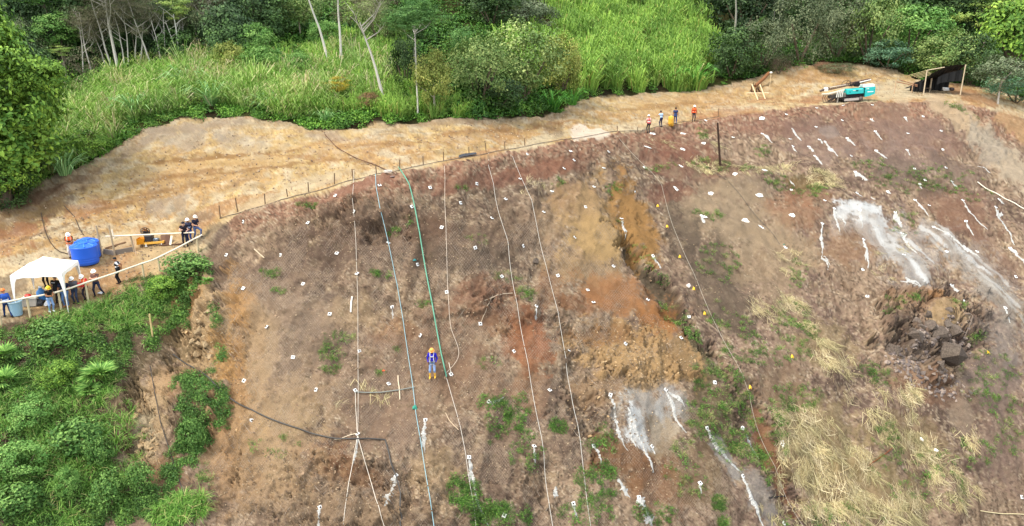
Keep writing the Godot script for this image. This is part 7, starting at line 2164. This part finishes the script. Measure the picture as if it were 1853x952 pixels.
	if q.has("hat"):
		var hb := MB.new()
		hb.lathe([Vector2(0.118, 0.01), Vector2(0.122, 0.03), Vector2(0.116, 0.07), Vector2(0.09, 0.112), Vector2(0.05, 0.134), Vector2(0.001, 0.14)], 16, q.hat, ht)
		hb.lathe([Vector2(0.117, 0.02), Vector2(0.15, 0.004), Vector2(0.148, -0.004), Vector2(0.112, 0.008)], 16, q.hat, ht * Transform3D(Basis.from_scale(Vector3(1, 1, 1.12)), Vector3(0, 0, 0.02)))
		part("hard_hat", hb, mat(0.35, 0.0, 0.5), o)
	if q.has("hair") or not q.has("hat"):
		var rb := MB.new()
		var hc: Color = q.get("hair", S(30, 24, 22))
		rb.lathe([Vector2(0.1, -0.03), Vector2(0.106, 0.0), Vector2(0.105, 0.035), Vector2(0.085, 0.075), Vector2(0.045, 0.1), Vector2(0.001, 0.106)], 14, hc, ht * Transform3D(Basis(Vector3.RIGHT, -0.35), Vector3(0, -0.005, -0.008)))
		if q.get("long", false):
			var a: Vector3 = ht * Vector3(0, 0.0, -0.08)
			rb.tube([a, a + Vector3(0, -0.15, -0.03) * s, a + Vector3(0, -0.3, -0.02) * s], [0.07 * s, 0.06 * s, 0.02 * s], 8, hc)
		part("hair", rb, mat(0.7), o)
	if q.has("vest"):
		var vb := MB.new()
		var vc: Color = q.vest
		var vbones: Array = []
		for b in [[Vector3(-0.06, 1.02, 0), Vector3(0.06, 1.02, 0), 0.14], [Vector3(-0.085, 1.3, 0), Vector3(0.085, 1.3, 0), 0.142], [Vector3(-0.11, 1.39, -0.01), Vector3(0.11, 1.39, -0.01), 0.086]]:
			vbones.append([(body.call(b[0]) as Vector3) * s, (body.call(b[1]) as Vector3) * s, b[2] * s * wide, b[2] * s * wide, vc, vc, 2.0])
		nets(vb, vbones, 0.024 * s, 60.0 / s, 0.9 * s, 1.475 * s)
		for i in vb.v.size():
			var y := vb.v[i].y / s
			if absf(y - 1.1) < 0.022 or (q.get("bands", true) and absf(absf(vb.v[i].x / s) - 0.1) < 0.02 and y > 1.12):
				vb.c[i] = q.get("band", S(228, 226, 190))
		part("vest", vb, mat(0.7), o)
	if q.get("harness", false):
		var ab := MB.new()
		var white := S(236, 232, 222)
		for e in [-1, 1]:
			var pts: Array = []
			for v in [Vector3(0.09 * e, 1.45, -0.1), Vector3(0.1 * e, 1.475, 0.0), Vector3(0.1 * e, 1.42, 0.1), Vector3(0.085 * e, 1.3, 0.135), Vector3(0.1 * e, 1.12, 0.135), Vector3(0.12 * e, 0.98, 0.12)]:
				pts.append((body.call(v) as Vector3) * s)
			ab.tube(pts, [0.017], 5, white)
			ab.tube([(hip + Vector3(0.03 * e, -0.1, 0.1)) * s, (hip + Vector3(0.12 * e, -0.14, 0.11)) * s, (hip + Vector3(0.19 * e, -0.1, 0.0)) * s], [0.018], 5, white)
		var belt: Array = []
		var chest: Array = []
		for i in 17:
			var a := TAU * i / 16.0
			belt.append((body.call(Vector3(sin(a) * 0.185, 0.99, cos(a) * 0.135)) as Vector3) * s)
		for i in 5:
			chest.append((body.call(Vector3(lerpf(-0.1, 0.1, i / 4.0), 1.3, 0.14)) as Vector3) * s)
		ab.tube(belt, [0.024], 5, S(150, 150, 146), false)
		ab.tube(chest, [0.016], 5, white)
		ab.bx((body.call(Vector3(0, 0.97, 0.15)) as Vector3) * s, Vector3(0.12, 0.08, 0.05) * s, S(90, 96, 100))
		part("harness", ab, matte, o)
	return o
func people() -> void:
	var wh := S(246, 246, 244)
	var navy := S(34, 40, 66)
	var blk := S(30, 29, 32)
	var jean := S(70, 84, 116)
	var org := S(246, 104, 48)
	person("person in blue work suit with reflective bands and orange hard hat by the pale drum", 16, 575, 1.72, -125, {shirt = S(42, 84, 168), pants = S(38, 56, 104), hat = S(240, 128, 60), vest = S(44, 88, 176), bands = false, band = S(214, 224, 226), fl = Vector3(0.1, 0, 0.26), fr = Vector3(-0.1, 0, -0.24), lean = 6, hl = Vector3(0.25, 0.95, 0.2)})
	person("person in dark clothes half cut off by the left edge", -4, 577, 1.7, -100, {shirt = S(70, 72, 76), pants = S(40, 44, 60)})
	person("person in black top, light blue jeans and yellow hard hat looking at a phone", 94, 566, 1.6, 55, {shirt = blk, sleeve_at = 0.55, pants = S(128, 156, 196), boots = S(220, 220, 222), hat = S(246, 206, 40), hair = S(40, 30, 26), long = true, hl = Vector3(0.1, 1.16, 0.34), hr = Vector3(-0.06, 1.14, 0.34), nod = 22})
	person("stout bareheaded person in navy polo and jeans beside the tent leg", 121, 555, 1.78, 12, {shirt = S(30, 36, 58), sleeve_at = 0.6, pants = S(92, 122, 168), boots = S(172, 118, 62), hair = S(30, 26, 24), wide = 1.2, nod = 12})
	person("person in grey long-sleeved shirt and white hard hat with hands joined", 138, 547, 1.7, 8, {shirt = S(96, 94, 100), pants = S(58, 66, 88), hat = wh, wide = 1.08, hl = Vector3(0.04, 1.08, 0.25), hr = Vector3(-0.06, 1.1, 0.26), nod = 22})
	person("person in red shirt and orange vest with white hard hat, head bowed", 157, 543, 1.66, -6, {shirt = S(204, 40, 62), pants = S(58, 52, 62), hat = wh, vest = S(252, 110, 66), hl = Vector3(0.06, 0.94, 0.26), hr = Vector3(-0.06, 0.94, 0.26), nod = 34, hair = S(60, 34, 30)})
	person("person with folded arms in brown short-sleeved shirt and white hard hat", 175, 534, 1.76, 14, {shirt = S(112, 84, 74), sleeve_at = 0.6, pants = S(40, 44, 66), hat = wh, skin = S(204, 156, 130), hl = Vector3(-0.06, 1.16, 0.2), hr = Vector3(0.08, 1.2, 0.22), elbow = Vector3(1.0, -0.3, 0.2), fl = Vector3(0.42, 0.1, 0.02), fr = Vector3(-0.1, 0, 0.0), shift = Vector3(0.06, -0.03, 0), nod = 18})
	person("guard in black vest and trousers with white sleeves, standing alone on the path", 217, 513, 1.74, -75, {shirt = S(224, 224, 226), sleeve_at = 0.6, pants = S(30, 30, 34), vest = S(36, 36, 42), bands = false, band = S(36, 36, 42), hl = Vector3(0.08, 0.98, -0.2), hr = Vector3(-0.08, 0.98, -0.2), hair = S(26, 24, 24), nod = 16})
	var p := person("person in black seen from behind under the tent roof", 106, 550, 1.76, 176, {shirt = blk, sleeve_at = 0.6, pants = S(26, 26, 30), wide = 1.1})
	var tb := MB.new()
	tb.bx(Vector3(0, 1.36, -0.15), Vector3(0.2, 0.03, 0.02), S(190, 190, 194))
	part("back_print", tb, matte, p)
	person("person in black with hands apart standing behind under the tent roof", 86, 520, 1.74, 10, {shirt = blk, sleeve_at = 0.7, pants = S(28, 28, 32), hl = Vector3(0.2, 0.98, 0.2), hr = Vector3(-0.16, 0.98, 0.2)})
	person("person in orange vest, pale trousers and white hard hat behind the blue tanks", 130, 466, 1.72, 28, {shirt = S(36, 34, 38), sleeve_at = 0.7, pants = S(216, 206, 196), hat = wh, vest = org, hl = Vector3(0.08, 1.1, 0.28), hr = Vector3(-0.08, 1.06, 0.26), nod = 30})
	person("person in dark clothes leaning an arm on the rail post", 336, 446, 1.74, 25, {shirt = S(40, 38, 46), sleeve_at = 0.5, pants = S(36, 36, 52), hair = S(28, 26, 34), skin = S(206, 168, 150), hr = Vector3(-0.12, 1.22, 0.34), hl = Vector3(0.16, 1.1, 0.3), nod = 24})
	person("person in blue jeans and white hard hat, middle of three by the rail end", 345, 439, 1.66, -4, {shirt = S(140, 150, 168), sleeve = S(38, 42, 68), pants = S(52, 74, 140), hat = wh, hair = S(70, 50, 44), hl = Vector3(0.12, 1.0, 0.18), hr = Vector3(-0.14, 1.0, 0.18), vest = S(40, 44, 70), bands = false, band = S(40, 44, 70)})
	person("person with white cap stepping up, right of the three by the rail end", 356, 434, 1.72, 55, {shirt = S(42, 40, 58), sleeve_at = 0.6, pants = S(84, 100, 140), hat = S(238, 232, 220), skin = S(190, 144, 120), fl = Vector3(0.1, 0.22, 0.4), fr = Vector3(-0.1, 0, -0.16), shift = Vector3(0, -0.03, 0.06), hl = Vector3(0.14, 1.06, 0.3), hr = Vector3(-0.1, 1.04, 0.3), nod = 14})
	person("roped worker in blue shirt, white harness, orange hard hat and yellow boots", 783, 683, 1.72, 0, {shirt = S(46, 40, 170), pants = S(132, 156, 196), boots = S(236, 184, 70), boot_at = 0.3, hat = S(244, 168, 76), skin = S(92, 62, 50), harness = true, fl = Vector3(0.13, 0, 0.0), fr = Vector3(-0.14, -0.02, 0.03), hl = Vector3(0.2, 0.95, 0.12), hr = Vector3(-0.2, 0.95, 0.12), nod = 16, lean = 2})
	person("person in white and red vest with white hard hat, leftmost of four on the crest", 1175, 236, 1.74, -160, {shirt = S(214, 190, 184), sleeve_at = 0.6, pants = S(62, 58, 60), hat = wh, vest = S(236, 96, 90), band = S(240, 236, 226), hl = Vector3(0.2, 1.0, 0.2)})
	person("person in pale blue shirt and navy trousers reaching out, second of four on the crest", 1196, 230.5, 1.66, -150, {shirt = S(178, 204, 230), sleeve_at = 0.6, pants = S(40, 46, 78), hair = S(30, 26, 26), lean = 10, hl = Vector3(0.3, 1.15, 0.4), hr = Vector3(-0.24, 1.1, 0.36)})
	person("person in navy shirt and blue jeans next to the yellow drum on the crest", 1221, 226, 1.74, 160, {shirt = S(50, 62, 100), sleeve_at = 0.6, pants = S(54, 72, 122), hair = S(26, 24, 24)})
	person("person in orange vest and white hard hat, rightmost of four on the crest", 1255, 219.5, 1.74, 4, {shirt = S(196, 70, 50), pants = S(52, 46, 58), hat = wh, vest = org, bands = false})
	var rb := MB.new()
	var g := G(150, 541)
	rb.rbox(g + Vector3(0, 0.98, 0.28), Vector3(0.36, 0.24, 0.24), 0.03, S(226, 66, 44))
	rb.tube([g + Vector3(-0.12, 1.1, 0.28), g + Vector3(-0.08, 1.18, 0.28), g + Vector3(0.1, 1.16, 0.28), g + Vector3(0.16, 1.08, 0.28)], [0.014], 5, S(180, 40, 34))
	tag(part("toolbox", rb, satin, self), "red box held between the two people in grey and in orange vest", "box")
func _ready() -> void:
	rng.seed = 4021
	var cam := Camera3D.new()
	cam.name = "camera"
	cam.position = EYE
	cam.rotation_degrees = Vector3(-PITCH, 0, 0)
	cam.fov = rad_to_deg(2.0 * atan(476.0 / FOC))
	cam.near = 0.1
	cam.far = 1500
	add_child(cam)
	cam.current = true
	var we := WorldEnvironment.new()
	we.name = "world_environment"
	var env := Environment.new()
	env.background_mode = Environment.BG_SKY
	var sm := ProceduralSkyMaterial.new()
	sm.sky_top_color = Color(0.86, 0.89, 0.93)
	sm.sky_horizon_color = Color(0.90, 0.92, 0.94)
	sm.sky_curve = 0.2
	sm.ground_bottom_color = Color(0.3, 0.3, 0.27)
	sm.ground_horizon_color = Color(0.8, 0.82, 0.82)
	var sky := Sky.new()
	sky.sky_material = sm
	env.sky = sky
	env.tonemap_mode = Environment.TONE_MAPPER_LINEAR
	env.tonemap_exposure = 2.3
	env.sdfgi_enabled = true
	env.ssao_enabled = true
	env.ssil_enabled = true
	we.environment = env
	add_child(we)
	var sun := DirectionalLight3D.new()
	sun.name = "sun"
	sun.light_energy = 0.65
	sun.light_angular_distance = 16.0
	sun.light_color = Color(1.0, 0.97, 0.92)
	sun.shadow_enabled = true
	sun.rotation_degrees = Vector3(-54, -66, 0)
	add_child(sun)
	var t0 := Time.get_ticks_msec()
	terrain()
	print("terrain ", Time.get_ticks_msec() - t0)
	greenery()
	print("green ", Time.get_ticks_msec() - t0)
	things()
	anchors()
	streaks()
	print("things ", Time.get_ticks_msec() - t0)
	people()
	print("people ", Time.get_ticks_msec() - t0)
